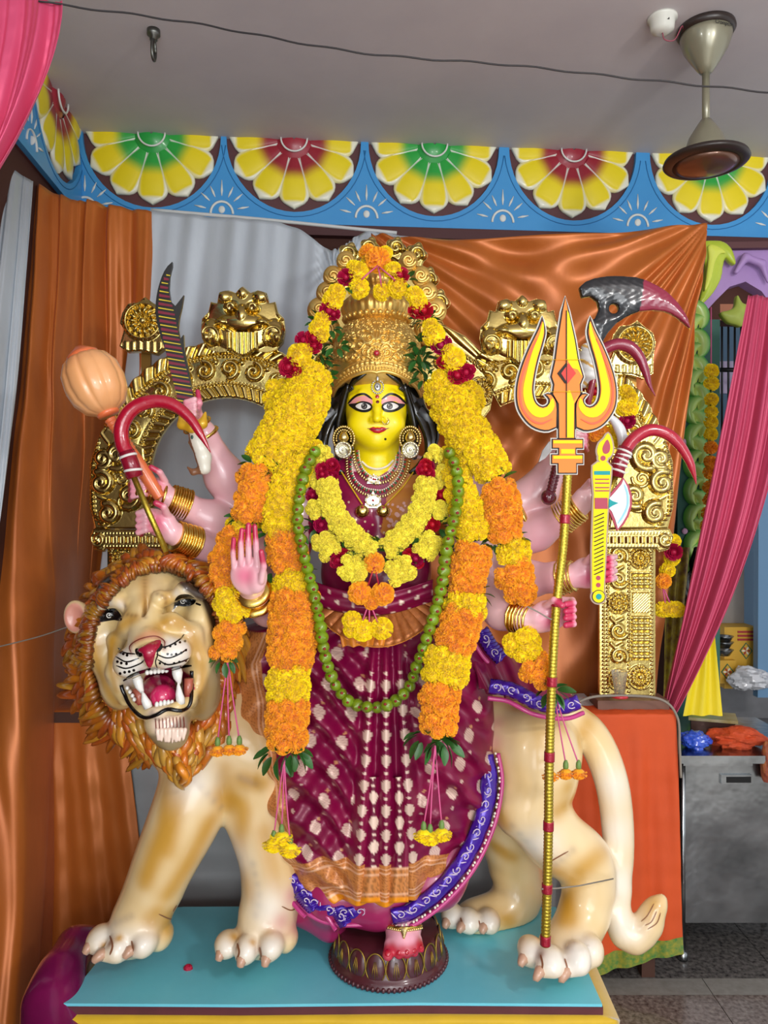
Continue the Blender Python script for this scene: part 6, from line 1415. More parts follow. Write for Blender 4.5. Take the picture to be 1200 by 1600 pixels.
# -- crown garland
g = G('crown_garland', 'slim garland of yellow marigolds and red roses draped over the crown', 590, 560, 2.3)
ball(g, 590, 407, 2.27, .036, 'o'); ball(g, 575, 396, 2.31, .026, 'o'); ball(g, 602, 396, 2.32, .022, 'y'); ball(g, 574, 408, 2.31, .02, 'y')
for x, y, k, r in ((560, 425, 'y', .028), (552, 418, 'y', .02), (541, 434, 'r', .022), (533, 446, 'g', 0), (526, 458, 'y', .026), (520, 470, 'y', .029), (513, 486, 'r', .024), (521, 492, 'r', .018), (504, 500, 'y', .024), (498, 514, 'y', .028), (502, 524, 'y', .022), (490, 530, 'r', .024), (474, 532, 'r', .022), (491, 541, 'r', .02), (468, 556, 'y', .034), (477, 548, 'y', .022), (452, 574, 'r', .026), (461, 578, 'r', .018),
                   (614, 424, 'y', .026), (624, 432, 'r', .025), (630, 437, 'g', 0), (648, 462, 'y', .026), (654, 474, 'y', .026), (650, 488, 'r', .022), (662, 486, 'r', .024), (668, 502, 'g', 0), (673, 510, 'y', .024), (678, 524, 'y', .032), (688, 541, 'r', .026), (695, 536, 'r', .018), (700, 548, 'y', .02), (708, 562, 'y', .034), (692, 568, 'r', .018), (714, 588, 'r', .024), (728, 582, 'r', .022), (735, 578, 'r', .014)):
    D = 2.26+.0*abs(x-590)
    if k == 'g': leaves(g, x, y, D, 6, .028)
    else: ball(g, x, y, D, r*1.02, k)
for x, y in ((502, 503), (497, 553), (513, 512), (672, 515), (662, 500), (655, 560), (525, 540), (660, 540)): leaves(g, x, y, 2.31, 9, .034)
for x, y in ((500, 560), (505, 575), (660, 575), (664, 590), (505, 590), (658, 560)): leaves(g, x, y, 2.33, 10, .036)
g2 = G('crown_tassel', 'orange marigold with pink strings and yellow balls on the crown top', 590, 470)
for x, y in ((560, 450), (596, 457), (621, 450)):
    MB().tube([P(590, 415, 2.25), P(x*.6+590*.4, 430, 2.235), P(x, y-8, 2.25)], .0022, 5).build('string', M_str, g2); ball(g2, x, y, 2.265, .030 if x != 596 else .024, 'y', (0, -1, -.2))
# -- outermost garland
g = G('outer_garland', 'longest outermost marigold garland framing the goddess from crown to both sides', 590, 800)
dL = 2.30
rope(g, [(487, 588, 58, 2.31), (478, 620, 72, 2.29), (462, 650, 80, 2.27), (442, 685, 76, 2.24), (415, 722, 62, 2.22)], [(1, 'y')], arc=215)
rope(g, [(437, 612, 44, 2.33), (436, 640, 46, 2.31)], [(1, 'y')])
rope(g, [(400, 738, 46, 2.2), (395, 770, 50, 2.19), (389, 803, 46, 2.19)], [(1, 'o')])
rope(g, [(383, 818, 44, 2.22), (368, 842, 44, 2.20), (352, 875, 42, 2.18), (348, 915, 38, 2.17)], [(.2, 'y'), (1, 'o')]); rope(g, [(352, 928, 40, 2.16), (368, 962, 42, 2.15)], [(1, 'y')])
rope(g, [(358, 978, 40, 2.15), (350, 1018, 38, 2.15)], [(1, 'o')])
for x, y in ((398, 727), (432, 742), (380, 808), (405, 812)): leaves(g, x, y, 2.19, 9, .036)
leaves(g, 350, 1030, 2.14, 8, .036, down=.8)
tassel(g, 356, 1030, 2.14, ((340, 1172), (358, 1170), (374, 1170)), .02, 'o')
rope(g, [(688, 600, 52, 2.31), (708, 640, 66, 2.29), (728, 675, 66, 2.26), (748, 706, 66, 2.23), (770, 738, 50, 2.21)], [(1, 'y')], arc=215)
rope(g, [(733, 612, 34, 2.33), (738, 632, 36, 2.31)], [(1, 'y')])
rope(g, [(778, 764, 52, 2.2), (784, 800, 54, 2.19), (786, 834, 52, 2.19)], [(1, 'o')]); rope(g, [(804, 852, 40, 2.19), (800, 872, 50, 2.19)], [(1, 'y')]); rope(g, [(796, 885, 56, 2.19), (806, 908, 54, 2.2), (818, 935, 34, 2.2)], [(1, 'o')])
rope(g, [(812, 995, 52, 2.18), (820, 1020, 44, 2.18)], [(1, 'y')]); rope(g, [(832, 1035, 44, 2.17), (842, 1062, 40, 2.17)], [(1, 'o')])
for x, y in ((780, 752), (800, 842), (770, 846)): leaves(g, x, y, 2.19, 9, .036)
leaves(g, 862, 1080, 2.16, 12, .045, down=.2); tassel(g, 866, 1082, 2.16, ((860, 1212), (884, 1208), (904, 1208)), .02, 'o')
# -- inner thick garland
g = G('thick_garland', 'thick marigold garland with yellow and orange blocks ending in leaf bunches at the knees', 590, 900, 2.2)
def dj(pts, off): 
    return [(x, y, w_, min(dp(x, y), 2.32)-off) for x, y, w_ in pts]
rope(g, [(490, 705, 30, 2.27), (468, 728, 42, 2.22), (448, 760, 52, 2.2), (438, 795, 50, 2.19), (436, 828, 48, 2.19)], [(1, 'y')], fs=.021)
rope(g, [(442, 840, 50, 2.19), (448, 862, 54, 2.19), (450, 886, 48, 2.19)], [(1, 'o')]); rope(g, [(458, 905, 52, 2.19), (459, 925, 60, 2.18)], [(1, 'y')]); rope(g, [(460, 935, 66, 2.17), (459, 985, 70, 2.15), (452, 1040, 58, 2.14)], [(1, 'o')])
rope(g, [(450, 1052, 58, 2.13), (450, 1085, 56, 2.125)], [(1, 'y')]); rope(g, [(450, 1102, 58, 2.12), (447, 1158, 54, 2.11)], [(1, 'o')])
for x, y, D in ((425, 832, 2.18), (460, 830, 2.18), (470, 895, 2.18), (425, 890, 2.18)): leaves(g, x, y, D, 9, .036)
leaves(g, 436, 1176, 2.11, 12, .05, down=.6, rx=.05); leaves(g, 458, 1174, 2.10, 10, .05, down=.6)
tassel(g, 444, 1185, 2.09, ((428, 1318), (440, 1308), (453, 1326)), .026)
rope(g, [(700, 712, 26, 2.27), (716, 760, 44, 2.2), (730, 800, 46, 2.19), (740, 836, 48, 2.19)], [(1, 'y')], fs=.021)
rope(g, [(738, 862, 54, 2.19), (730, 895, 56, 2.18), (728, 918, 50, 2.18)], [(1, 'o')]); rope(g, [(728, 935, 54, 2.17), (726, 950, 58, 2.17)], [(1, 'y')]); rope(g, [(722, 962, 58, 2.16), (712, 995, 58, 2.15), (705, 1012, 56, 2.14)], [(1, 'o')])
rope(g, [(698, 1024, 64, 2.14), (695, 1058, 64, 2.13)], [(1, 'y')]); rope(g, [(688, 1078, 56, 2.12), (684, 1135, 50, 2.11)], [(1, 'o')])
for x, y, D in ((720, 850, 2.18), (745, 850, 2.18), (712, 925, 2.17), (745, 928, 2.17)): leaves(g, x, y, D, 9, .036)
leaves(g, 668, 1152, 2.11, 12, .05, down=.5, rx=.05); leaves(g, 692, 1160, 2.10, 9, .05, down=.6)
tassel(g, 680, 1165, 2.09, ((662, 1304), (672, 1308), (690, 1302)), .024)
# -- lime garland
g = G('lime_garland', 'garland of small green limes hanging to the knees of the goddess', 590, 900, 2.2)
lp_ = smooth_path([(492, 706), (477, 735), (468, 775), (465, 815), (472, 855), (482, 895), (492, 935), (500, 975), (505, 1010), (512, 1040), (525, 1072), (545, 1096), (570, 1104), (598, 1104), (622, 1092), (640, 1072), (650, 1045), (662, 1010), (674, 975), (684, 940), (692, 905), (696, 868), (703, 835), (712, 800), (716, 765), (712, 730), (702, 708)], 58)
lmesh = mesh_data('lime', *(lambda b: (b.v, b.f))(MB().lathe([(.001, -1.06), (.16, -1.03), (.22, -.98), (.55, -.84), (.86, -.5), (1, 0), (.86, .5), (.55, .84), (.2, .98), (.14, 1.08), (.001, 1.1)], (0, 0, 0), 18)), M_lime)
th_ = []
for i, (x, y) in enumerate(lp_):
    D = min(dp(x, y), 2.30)-.035; D = min(D, float(np.interp(y, [700, 760, 1000, 1080], [2.20, 2.14, 2.11, 2.2])))
    q = P(x, y, D); th_.append(q); inst('lime', lmesh, g, q, rotz_to((rg.uniform(-1, 1), -.8, rg.uniform(-1, 1)), rg.random()*6), .0178*rg.uniform(.93, 1.08))
MB().tube(th_, .0015, 4).build('thread', M_str, g)
for i in range(58):
    q = th_[i]+Vector((rg.uniform(-.006, .006), -.0175, rg.uniform(-.004, .008))); MB().ball(q, (.0048, .002, .004), 6, 4).build('kumkum_dot', mat('kumkum', '#8c1f1c', .7), g)
# -- chest garland with two strands
g = G('chest_garland', 'double chest garland of pale yellow chrysanthemums with red roses', 590, 800, 2.2)
def dd(pts, off=.0): return [(x, y, w_, D) for x, y, w_, D in pts]
rope(g, [(503, 707, 24, 2.24), (508, 718, 26, 2.23)], [(1, 'l')], fs=.016); rope(g, [(678, 706, 24, 2.24), (676, 718, 26, 2.23)], [(1, 'l')], fs=.016)
for x0 in (512, 666):
    for i in range(13): ball(g, x0+rg.uniform(-11, 11), 736+rg.uniform(-11, 11), 2.205+rg.uniform(-.012, .012), .016, 'r')
rope(g, [(510, 756, 32, 2.205), (518, 790, 32, 2.19), (536, 822, 32, 2.18), (562, 847, 31, 2.175), (580, 857, 30, 2.17)], [(1, 'l')], fs=.0165); rope(g, [(665, 756, 32, 2.205), (660, 787, 32, 2.19), (644, 818, 32, 2.18), (620, 843, 31, 2.175), (604, 856, 30, 2.17)], [(1, 'l')], fs=.0165)
for sgn in (-1, 1):
    X_ = lambda x: x if sgn < 0 else 1178-x
    rope(g, [(X_(489), 735, 20, 2.23), (X_(488), 756, 22, 2.22)], [(1, 'l')], fs=.015); ball(g, X_(489), 775, 2.21, .018, 'r'); ball(g, X_(495), 778, 2.22, .014, 'r'); leaves(g, X_(490), 766, 2.22, 7, .026)
    rope(g, [(X_(490), 790, 24, 2.21), (X_(493), 806, 26, 2.2)], [(1, 'l')], fs=.016); ball(g, X_(502), 820, 2.19, .020, 'r'); ball(g, X_(512), 826, 2.2, .018, 'r'); leaves(g, X_(495), 822, 2.2, 10, .034)
    rope(g, [(X_(504), 842, 34, 2.19), (X_(516), 862, 32, 2.18)], [(1, 'l')], fs=.0165); ball(g, X_(529), 874, 2.175, .020, 'r'); ball(g, X_(538), 868, 2.18, .018, 'r'); ball(g, X_(524), 880, 2.18, .014, 'r'); leaves(g, X_(535), 862, 2.185, 9, .034)
    rope(g, [(X_(542), 884, 38, 2.17), (X_(564), 896, 34, 2.16)], [(1, 'l')], fs=.0175)
leaves(g, 574, 862, 2.17, 12, .036, rx=.05); leaves(g, 596, 862, 2.17, 12, .036, rx=.05)
ball(g, 585, 880, 2.15, .028, 'o')
g = G('waist_tassel', 'orange and yellow marigold tassel hanging at the waist of the goddess', 580, 1000, 2.15)
for x in (575, 592): MB().tube([P(585, 884, 2.135), P(x, 915, 2.14)], .0026, 5).build('string', mat('string_red', '#b8243c', .6), g)
for x, y, k, r in ((562, 926, 'o', .032), (598, 928, 'o', .031), (580, 940, 'o', .022), (550, 970, 'y', .026), (548, 985, 'y', .02), (567, 985, 'y', .030), (597, 982, 'y', .030)): ball(g, x, y, 2.15, r, k)
for x in (566, 577, 590): MB().tube([P(577, 940, 2.15), P(x, 972, 2.14)], .0022, 5).build('string', M_str, g)
# -- small garlands behind
g = G('small_garland', 'small yellow garland with dark red flowers behind the trident', 955, 700, 2.4)
for x, y, k, r in ((930, 592, 'y', .026), (920, 600, 'y', .02), (928, 612, 'r', .022), (918, 610, 'r', .018), (932, 628, 'y', .022), (978, 612, 'y', .022), (984, 622, 'y', .024), (976, 638, 'y', .026), (986, 640, 'y', .022), (980, 658, 'r', .022), (972, 664, 'r', .016), (968, 690, 'y', .022), (960, 672, 'y', .02), (942, 676, 'o', .022), (928, 680, 'o', .02), (952, 690, 'y', .02)): ball(g, x, y, 2.40, r, k)
g = G('hanging_marigold_string', 'tall marigold string, yellow above orange, beside the leaf pillar', 1110, 820, 3.4)
C3 = rope(g, [(1111, 582, 13, 3.42), (1111, 640, 14, 3.42), (1110, 690, 14, 3.42), (1109, 760, 16, 3.42), (1106, 820, 16, 3.42)], [(.45, 'y'), (1, 'o')], fs=.03, dens=.8, arc=180)
MB().tube([P(1111, 582, 3.42), P(1111, 480, 3.5)], .003, 5).build('string', M_str, g)
g = G('shrine_garland', 'short yellow garland with orange flowers and pink strings beside the right brass pillar', 1048, 960, 3.1)
rope(g, [(1052, 848, 18, 3.08), (1050, 872, 20, 3.08), (1042, 892, 22, 3.08)], [(1, 'y')], fs=.028, dens=.8); ball(g, 1052, 862, 3.03, .03, 'r'); ball(g, 1036, 908, 3.05, .03, 'o')
for x in (1040, 1048): MB().tube([P(1035, 915, 3.05), P(x, 945, 3.04)], .003, 5).build('string', M_str, g)
for x in (1034, 1042, 1050, 1058): ball(g, x, 952, 3.05, .03, 'y')
# ================================================================ weapons held in the hands
def plate(name, poly, D, th, m, parent, y=0, **k):
    """flat cut board: outline in photo pixels at distance D"""
    b = MB().prism([(P(x, yy, D).x, P(x, yy, D).z) for x, yy in poly], D+CAMY+y, D+CAMY+y+th); return flatten(b.build(name, m, parent, **k), 40)
def grow(poly, d):
    p = np.array(poly, float); n = len(p); a = np.roll(p, 1, 0); b = np.roll(p, -1, 0); e1 = p-a; e2 = b-p
    e1 /= np.linalg.norm(e1, axis=1)[:, None]+1e-9; e2 /= np.linalg.norm(e2, axis=1)[:, None]+1e-9
    area_ = np.sum(p[:, 0]*b[:, 1]-b[:, 0]*p[:, 1]); s = 1 if area_ > 0 else -1
    nn = np.stack([e1[:, 1]+e2[:, 1], -(e1[:, 0]+e2[:, 0])], 1)*s; L = np.linalg.norm(nn, axis=1)[:, None]; nn = nn/np.maximum(L, .35)
    nn /= np.maximum(np.linalg.norm(nn, axis=1)[:, None], .6); return p+nn*d
M_bk = mat('ink_black', '#2a211e', .55, spec=.25); M_or3 = mat('print_orange', '#f08a3c', .55, spec=.25, noise=.25, nscale=16, col2='#ef7d3c'); M_ye3 = mat('print_yellow', '#f7dc00', .55, spec=.25); M_wb = mat('board_white', '#cfcac2', .5); M_rd3 = mat('print_red', '#d9463e', .55, spec=.25); M_pk3 = mat('print_coral', '#ee6a4a', .55, spec=.25)
tr = thing('trident', 'yellow and orange cut out trident on a long gold wrapped pole', 'trident', P(852, 1478, 2.10))
DT = 2.11
left = smooth_path([(847, 495), (840, 514), (825, 545), (812, 579), (806, 609), (808, 636), (819, 656), (834, 669), (854, 674), (870, 668)], 34).tolist()+smooth_path([(871, 640), (869, 626), (860, 615), (850, 617), (856, 622), (857, 629), (851, 635), (843, 634), (836, 626), (833, 609), (836, 585), (841, 562), (848, 538), (852, 518), (847, 495)], 40).tolist()[:-1]
mirr = lambda poly: [(2*884.5-x, y) for x, y in reversed(list(poly))]
mid = [(883, 464), (889, 487), (899, 531), (904, 562), (912, 589), (907, 601), (908, 616), (899, 632), (898, 686), (872, 686), (871, 632), (862, 616), (864, 601), (860, 589), (866, 562), (870, 531), (877, 487)]
sock = [(862, 686), (911, 686), (911, 701), (900, 701), (900, 710), (911, 710), (911, 725), (901, 725), (901, 740), (871, 740), (871, 725), (861, 725), (861, 710), (872, 710), (872, 701), (862, 701)]
for nm, pl in (('left_prong', left), ('right_prong', mirr(left)), ('centre_blade', mid), ('socket', sock)):
    base = plate(nm if 'prong' not in nm else 'prong', grow(pl, 2.4), DT, .006, M_wb, tr)
    plate('black_outline', grow(pl, .3), DT, .003, M_bk, base, -.0025); plate('orange_face', grow(pl, -2.0), DT, .002, M_or3, base, -.0042)
    if 'prong' in nm:
        mm = (lambda q: q) if nm[0] == 'l' else mirr
        inn = smooth_path([(848, 503), (842, 524), (832, 548), (823, 580), (817, 610), (821, 634), (834, 650), (850, 652), (862, 643), (866, 632), (862, 621), (859, 629), (852, 638), (842, 637), (834, 628), (830, 609), (833, 585), (838, 562), (845, 538), (849, 518)], 60, closed=True)
        plate('yellow_face', mm([tuple(q) for q in inn]), DT, .002, M_ye3, base, -.0058)
        st = stroke(mm(smooth_path([(838, 530), (825, 560), (815, 590), (812, 612), (815, 636), (828, 655), (845, 662), (862, 655)], 20).tolist()), 3.4); plate('coral_stroke', [tuple(q) for q in st], DT, .002, M_pk3, base, -.0064)
    elif nm[0] == 'c':
        plate('yellow_face', [(884.5, 484), (888, 490), (897, 532), (902, 563), (909, 589), (904, 601), (905, 614), (896, 630), (895.5, 684), (884.5, 684)], DT, .002, M_ye3, base, -.0058)
        plate('orange_patch', [(884.5, 560), (892, 575), (902, 578), (909, 589), (904, 600), (905, 614), (896, 628), (890, 610), (884.5, 612)], DT, .002, M_or3, base, -.0064)
        plate('diamond_edge', [(884, 567), (870, 584), (882, 600), (886, 598), (876, 584), (886, 570)], DT, .002, M_bk, base, -.0068); plate('red_diamond', [(888, 568), (899, 584), (886, 600), (876, 584)], DT, .002, M_rd3, base, -.0074)  # black printed edge along the left of the red diamond
        plate('centre_line', [(883.6, 486), (885, 486), (885, 684), (883.6, 684)], DT, .002, M_bk, base, -.0078)
    else:
        for y0, y1 in ((688.5, 693), (712.5, 717)): plate('yellow_face', [(864, y0), (909, y0), (909, y1), (864, y1)], DT, .002, M_ye3, base, -.0058)
        plate('yellow_face', [(876, 702), (897, 702), (897, 709), (876, 709)], DT, .002, M_ye3, base, -.0058)
for y in (562, 612): MB().tube([P(858, y, DT-.01), P(912, y, DT-.01)], .0008, 4).build('thread', mat('thread_yellow', '#e0b81c', .5), tr)
pole = smooth_path([tuple(P(*q)) for q in ((887, 738, 2.125), (880, 850, 2.115), (869, 950, 2.105), (862, 1070, 2.10), (858, 1200, 2.10), (857, 1290, 2.10), (855, 1385, 2.10), (852, 1478, 2.10))], 420)
rr = .0125+.0011*np.sin(np.arange(420)*PI/1.5); M_pg = mat('pole_gold', '#cfb445', .3, .85, noise=.6, nscale=120, col2='#9c8a25', bump=.6, bscale=260, bdist=.0015)
MB().tube([tuple(q) for q in pole], list(rr), 12).build('pole', M_pg, tr)
for y in (812, 941, 1066, 1182, 1290, 1388, 1470):
    i = int(np.argmin(np.abs(pole[:, 2]-P(0, y, 2.1).z))); MB().tube([tuple(q) for q in pole[max(0, i-4):i+5]], .0148, 12).build('red_wrap', mat('red_tinsel', '#a3102e', .3, .3, bump=.8, bscale=200, coat=.4), tr)
cord = MB().tube([P(846, 1389, 2.09), P(870, 1388, 2.12), P(905, 1384, 2.20), P(958, 1373, 2.32)], .0022, 5); tag(cord.build('twine', mat('twine_grey', '#8d8579', .8)), 'thin grey twine tying the trident pole to the hind leg of the lion', 'string')
for nm, lab, pts in (('twine', 'grey twine tied round the wrist and pole of the hand holding the trident', [(824, 948), (840, 956), (862, 968), (875, 965)]), ('twine', 'thin grey twine stretched from the far left to the lion ear', [(-20, 1015), (60, 995), (118, 975)])):
    o = MB().tube(smooth_path([P(x, y, 2.1 if x > 700 else 2.45-.0012*x) for x, y in pts], 12), .0022, 5).build(nm, mat('twine_grey')); tag(o, lab, 'string')
# goads
def goad(lab, hook, D, rs, sleeve, handle, wraps):
    t = thing('elephant_goad', lab, 'goad', P(*handle[-1], D)); M_g = mat('goad_red', '#b00e2e', .18, coat=.9, bump=.5, bscale=70, bdist=.003); h = smooth_path([tuple(P(x, y, D)) for x, y in hook], 50); r = np.interp(np.linspace(0, 1, 50), [0, .3, .6, .85, 1], rs)
    MB().tube([tuple(q) for q in h], list(r), 16).build('hook', M_g, t); s = [P(x, y, D) for x, y in sleeve]; MB().tube(s, rs[0]*1.15, 14).build('sleeve', mat('sleeve_maroon', '#8c0f2a', .25, coat=.6), t)
    MB().tube([P(x, y, D) for x, y in handle], .0085, 12).build('handle', M_pg, t)
    for x, y, a in wraps:
        c = P(x, y, D); d = (s[0]-s[-1]).normalized(); Rm = (d+Vector((a, 0, 0))).to_track_quat('Z', 'Y').to_matrix(); MB().lathe([(rs[0]*1.16, -.0035), (rs[0]*1.28, 0), (rs[0]*1.16, .0035)], c, 20, Rm).build('white_thread', mat('thread_white', '#e8e4de', .6), t)
    return t
goad('glossy red curved elephant goad held by the left side hands near the mace', [(202, 712), (192, 695), (190, 668), (203, 643), (225, 630), (250, 627), (275, 635), (298, 655), (316, 683), (329, 707)], 2.13, [.0205, .0205, .018, .012, .001], [(197, 706), (204, 724), (211, 746)], [(209, 745), (232, 800), (260, 862)], ((200, 713, 0), (208, 735, .2)))
goad('glossy red curved elephant goad beside the axe board at right', [(970, 726), (976, 706), (992, 684), (1016, 672), (1040, 677), (1060, 693), (1076, 718), (1084, 740), (1088, 757)], 2.26, [.019, .019, .017, .011, .001], [(978, 700), (968, 722), (962, 745)], [(962, 745), (950, 772), (932, 800)], ((976, 706, .1), (974, 712, -.1), (971, 719, .1), (968, 727, -.1), (965, 736, 0)))
# mace
t = thing('mace', 'orange ribbed mace with a round head at far left', 'mace', P(245, 775, 2.24)); c = P(148, 598, 2.24); ax = (P(150, 598, 2.24)-P(190, 688, 2.24)).normalized(); Rm = ax.to_track_quat('Z', 'Y').to_matrix()
M_mc = mat('mace_orange', '#ef7c4a', .3, coat=.5); M_mh = mat('mace_peach', '#f4a868', .3, coat=.5, noise=.5, nscale=5, col2='#f2bd88')
MB().lathe([(.001, -.098), (.03, -.096), (.06, -.08), (.082, -.045), (.089, -.005), (.084, .04), (.066, .072), (.045, .086), (.001, .09)], c, 96, Rm, rib=lambda a, v: 1-.07*(1-abs(math.sin(a*5)))**2*math.sin(v*PI)**.5).build('mace_head', M_mh, t)
MB().lathe([(.05, .074), (.046, .09), (.036, .098), (.012, .115), (.001, .118)], c, 32, Rm).build('finial', M_mc, t)
hp = smooth_path([tuple(P(*q)) for q in ((172, 655, 2.24), (190, 682, 2.24), (205, 705, 2.24), (225, 738, 2.25), (250, 778, 2.26))], 120); s = np.linspace(0, 1, 120); r = .0165+.0015*np.sin(s*150)*(s < .42)+.004*np.sin(np.clip((s-.42)/.58, 0, 1)*PI)
MB().tube([tuple(q) for q in hp], list(r), 18).build('handle', M_mc, t); MB().lathe([(.03, -.105), (.034, -.098), (.03, -.09)], c, 24, Rm).build('collar', M_mc, t)
# sword
t = thing('notched_sword', 'black curved sword painted with yellow and maroon stripes', 'sword', P(290, 655, 2.27)); DS = 2.27
bl_ = smooth_path([(269, 409), (260, 418), (252, 434), (245, 460), (243, 490), (250, 523), (260, 553), (270, 593), (280, 632), (284, 646)], 26).tolist()+[(306, 646), (303, 628), (295, 580), (288, 545), (286.5, 523), (281, 530), (278, 514), (280, 497), (284, 480), (287, 461), (274, 478), (267, 471), (264, 452), (265, 432), (269, 416)]
base = plate('blade', bl_, DS, .012, mat('blade_black', '#15140f', .3, coat=.5), t)
cl = smooth_path([(266, 424), (257, 445), (258, 470), (262, 500), (268, 530), (277, 570), (287, 610), (294, 640)], 34); tg_ = np.gradient(cl, axis=0); hw = np.interp(np.linspace(0, 1, 34), [0, .15, .3, 1], [2, 7, 13, 13.5])
for i in range(1, 34):
    x, y = cl[i]; a = math.radians(10); w_ = hw[i]; m = mat('stripe_yellow', '#d8c02a', .4) if i % 2 else mat('stripe_maroon', '#7c1f34', .4); h_ = 1.9 if i % 2 else 4.6
    plate('painted_stripe', [(x-w_, y-w_*.12-h_/2), (x+w_, y+w_*.22-h_/3), (x+w_, y+w_*.22+h_/3), (x-w_, y-w_*.12+h_/2)], DS, .0015, m, base, -.0012)
f = Fld(); f.chain([A(282, 650, DS-.02), A(284, 664, DS-.025), A(300, 668, DS-.03), A(316, 662, DS-.03), A(321, 645, DS-.02)], [.006, .012, .015, .014, .004], .01); V, Fq = f.mesh(.003); mk('guard', V, Fq, mat('guard_yellow', '#e8b62a', .3, .2, coat=.5), t)
f = Fld(); f.chain([A(302, 668, DS-.01), A(310, 690, DS-.01), A(318, 715, DS-.01), (A(320, 732, DS-.01))], [.016, .025, .022, .018], .01); f.chain([A(312, 735, DS-.01), A(302, 738, DS-.012), A(293, 730, DS-.012)], [.012, .008, .003], .008); V, Fq = f.mesh(.003)
C = np.tile(LN('#e9e6d6'), (len(V), 1)); zz0 = P(0, 668, DS).z; C = mixc(C, LN('#7c4a24'), ((V[:, 0] < P(0+300, 0, DS).x+(zz0-V[:, 2])*.30-.008)).astype(float)*.95); mk('handle', V, Fq, mat('pink_skin_paint'), t, C); MB().ball(P(300, 683, DS-.036), (.004, .003, .006)).build('inlay', mat('inlay_green', '#2a4a44', .3), t)
# black and maroon claw axe
def sdfplate(name, poly, D, th, m, parent, hole=None, colf=None, bump_=0, h=.003):
    W2 = np.array([(P(x, y, D).x, P(x, y, D).z) for x, y in poly]); c = (W2.min(0)+W2.max(0))/2; R_ = np.linalg.norm(W2.max(0)-W2.min(0))/2+.02; cl_ = np.vstack([W2, W2[:1]])
    x0, z0 = W2.min(0)-.03; x1, z1 = W2.max(0)+.03; g_ = .002; gu, gv = np.meshgrid(np.arange(x0, x1, g_), np.arange(z0, z1, g_)); d = dpoly(gu, gv, cl_); d = np.where(inside(gu, gv, W2), -d, d)
    if hole: hp_ = P(hole[0], hole[1], D); d = np.maximum(d, hole[2]/FPX*D-np.hypot(gu-hp_.x, gv-hp_.z))
    def smp(X, Z):
        i = np.clip((Z-z0)/g_, 0, d.shape[0]-1.01); j = np.clip((X-x0)/g_, 0, d.shape[1]-1.01); a, b_ = i.astype(int), j.astype(int); u_, v_ = i-a, j-b_
        return d[a, b_]*(1-u_)*(1-v_)+d[a+1, b_]*u_*(1-v_)+d[a, b_+1]*(1-u_)*v_+d[a+1, b_+1]*u_*v_
    f = Fld(); f.ell((c[0], D+CAMY, c[1]), (R_, .06, R_), .01); y0 = D+CAMY
    def post(X, dd_):
        d2 = smp(X[:, 0], X[:, 2])+bump_*np.abs(np.sin(X[:, 0]*260)*np.sin(X[:, 2]*240)); t2 = th*np.sqrt(np.clip(-d2/.03, .0, 1))*.6+th*.4; return np.maximum(d2, (np.abs(X[:, 1]-y0)-t2+bump_*np.sin(X[:, 0]*210+3*np.sin(X[:, 2]*90))*np.sin(X[:, 2]*230))*.7)
    f.post = post; V = None
    # dense evaluation in one pass over the slab
    f.p[0] = (lambda X: np.full(len(X), -1., np.float32), f.p[0][1], R_+.03, .01, False)
    V, Fq = f.mesh(h, pad=.03); return mk(name, V, Fq, m, parent, colf(V) if colf else None)
t = thing('claw_axe', 'large black and maroon claw shaped axe blade at upper right', 'axe', P(945, 560, 2.34)); DK = 2.34
cx_ = [(904, 450), (914, 441), (927, 436), (944, 433), (961, 432), (978, 433), (992, 434), (1007, 438), (1022, 445), (1036, 453), (1048, 463), (1058, 474), (1066, 485), (1073, 497), (1078, 515), (1070, 507), (1058, 497), (1048, 491), (1038, 487), (1018, 485), (998, 487), (979, 495), (962, 506), (948, 522), (938, 540), (930, 528), (926, 515), (921, 503), (929, 498), (935, 484), (932, 472), (922, 464), (908, 466)]
xs_ = P(1001, 0, DK).x
def ccol(V): C = np.tile(LN('#15181c'), (len(V), 1)); zc_ = P(0, 460, DK).z; C[V[:, 0] > xs_+.25*np.abs(V[:, 2]-zc_)*0+(zc_-V[:, 2])*-.12] = LN('#8a1f3c'); return C
sdfplate('blade', cx_, DK, .018, mat('axe_paint', vc=True, rough=.25, coat=.6, bump=.3, bscale=60, bdist=.002), t, (958, 483, 7.5), ccol, .0005)
MB().tube([P(1072, 499, DK), P(1078, 516, DK)], [.005, .001], 6).build('gold_tip', mat('guard_yellow'), t); MB().tube([P(938, 530, DK), P(925, 600, DK), P(905, 690, DK)], .011, 10).build('handle', mat('sleeve_maroon'), t)
# bow end, conch, white crescent, mace pommel
o = MB().tube(smooth_path([tuple(P(x, y, 2.31)) for x, y in ((930, 556), (945, 545), (965, 538), (985, 543), (1000, 560), (1009, 582), (1015, 602), (1024, 619))], 40), list(np.interp(np.linspace(0, 1, 40), [0, .4, .7, 1], [.017, .019, .013, .001])), 14).build('maroon_horn', mat('horn_maroon', '#8a1b38', .25, coat=.7, bump=.4, bscale=60, bdist=.003)); tag(o, 'thin maroon curved horn below the black claw axe', 'horn')
f = Fld(); f.chain([A(918, 545, 2.36), A(922, 562, 2.35), A(920, 582, 2.35), A(912, 600, 2.36)], [.02, .034, .032, .014], .01); f.chain([A(925, 560, 2.34), A(936, 575, 2.33), A(940, 592, 2.34)], [.015, .017, .008], .01); f.post = lambda X, d: d+.0015*np.sin(X[:, 2]*260+X[:, 0]*60); V, Fq = f.mesh(.003)
C = np.tile(LN('#e8e8e6'), (len(V), 1)); C = mixc(C, LN('#d9a437'), (np.abs(np.sin(V[:, 2]*55+V[:, 0]*40)) > .97)*.9); o = mk('conch_shell', V, Fq, mat('pink_skin_paint'), None, C); tag(o, 'white conch shell with gold lines behind the trident', 'conch')
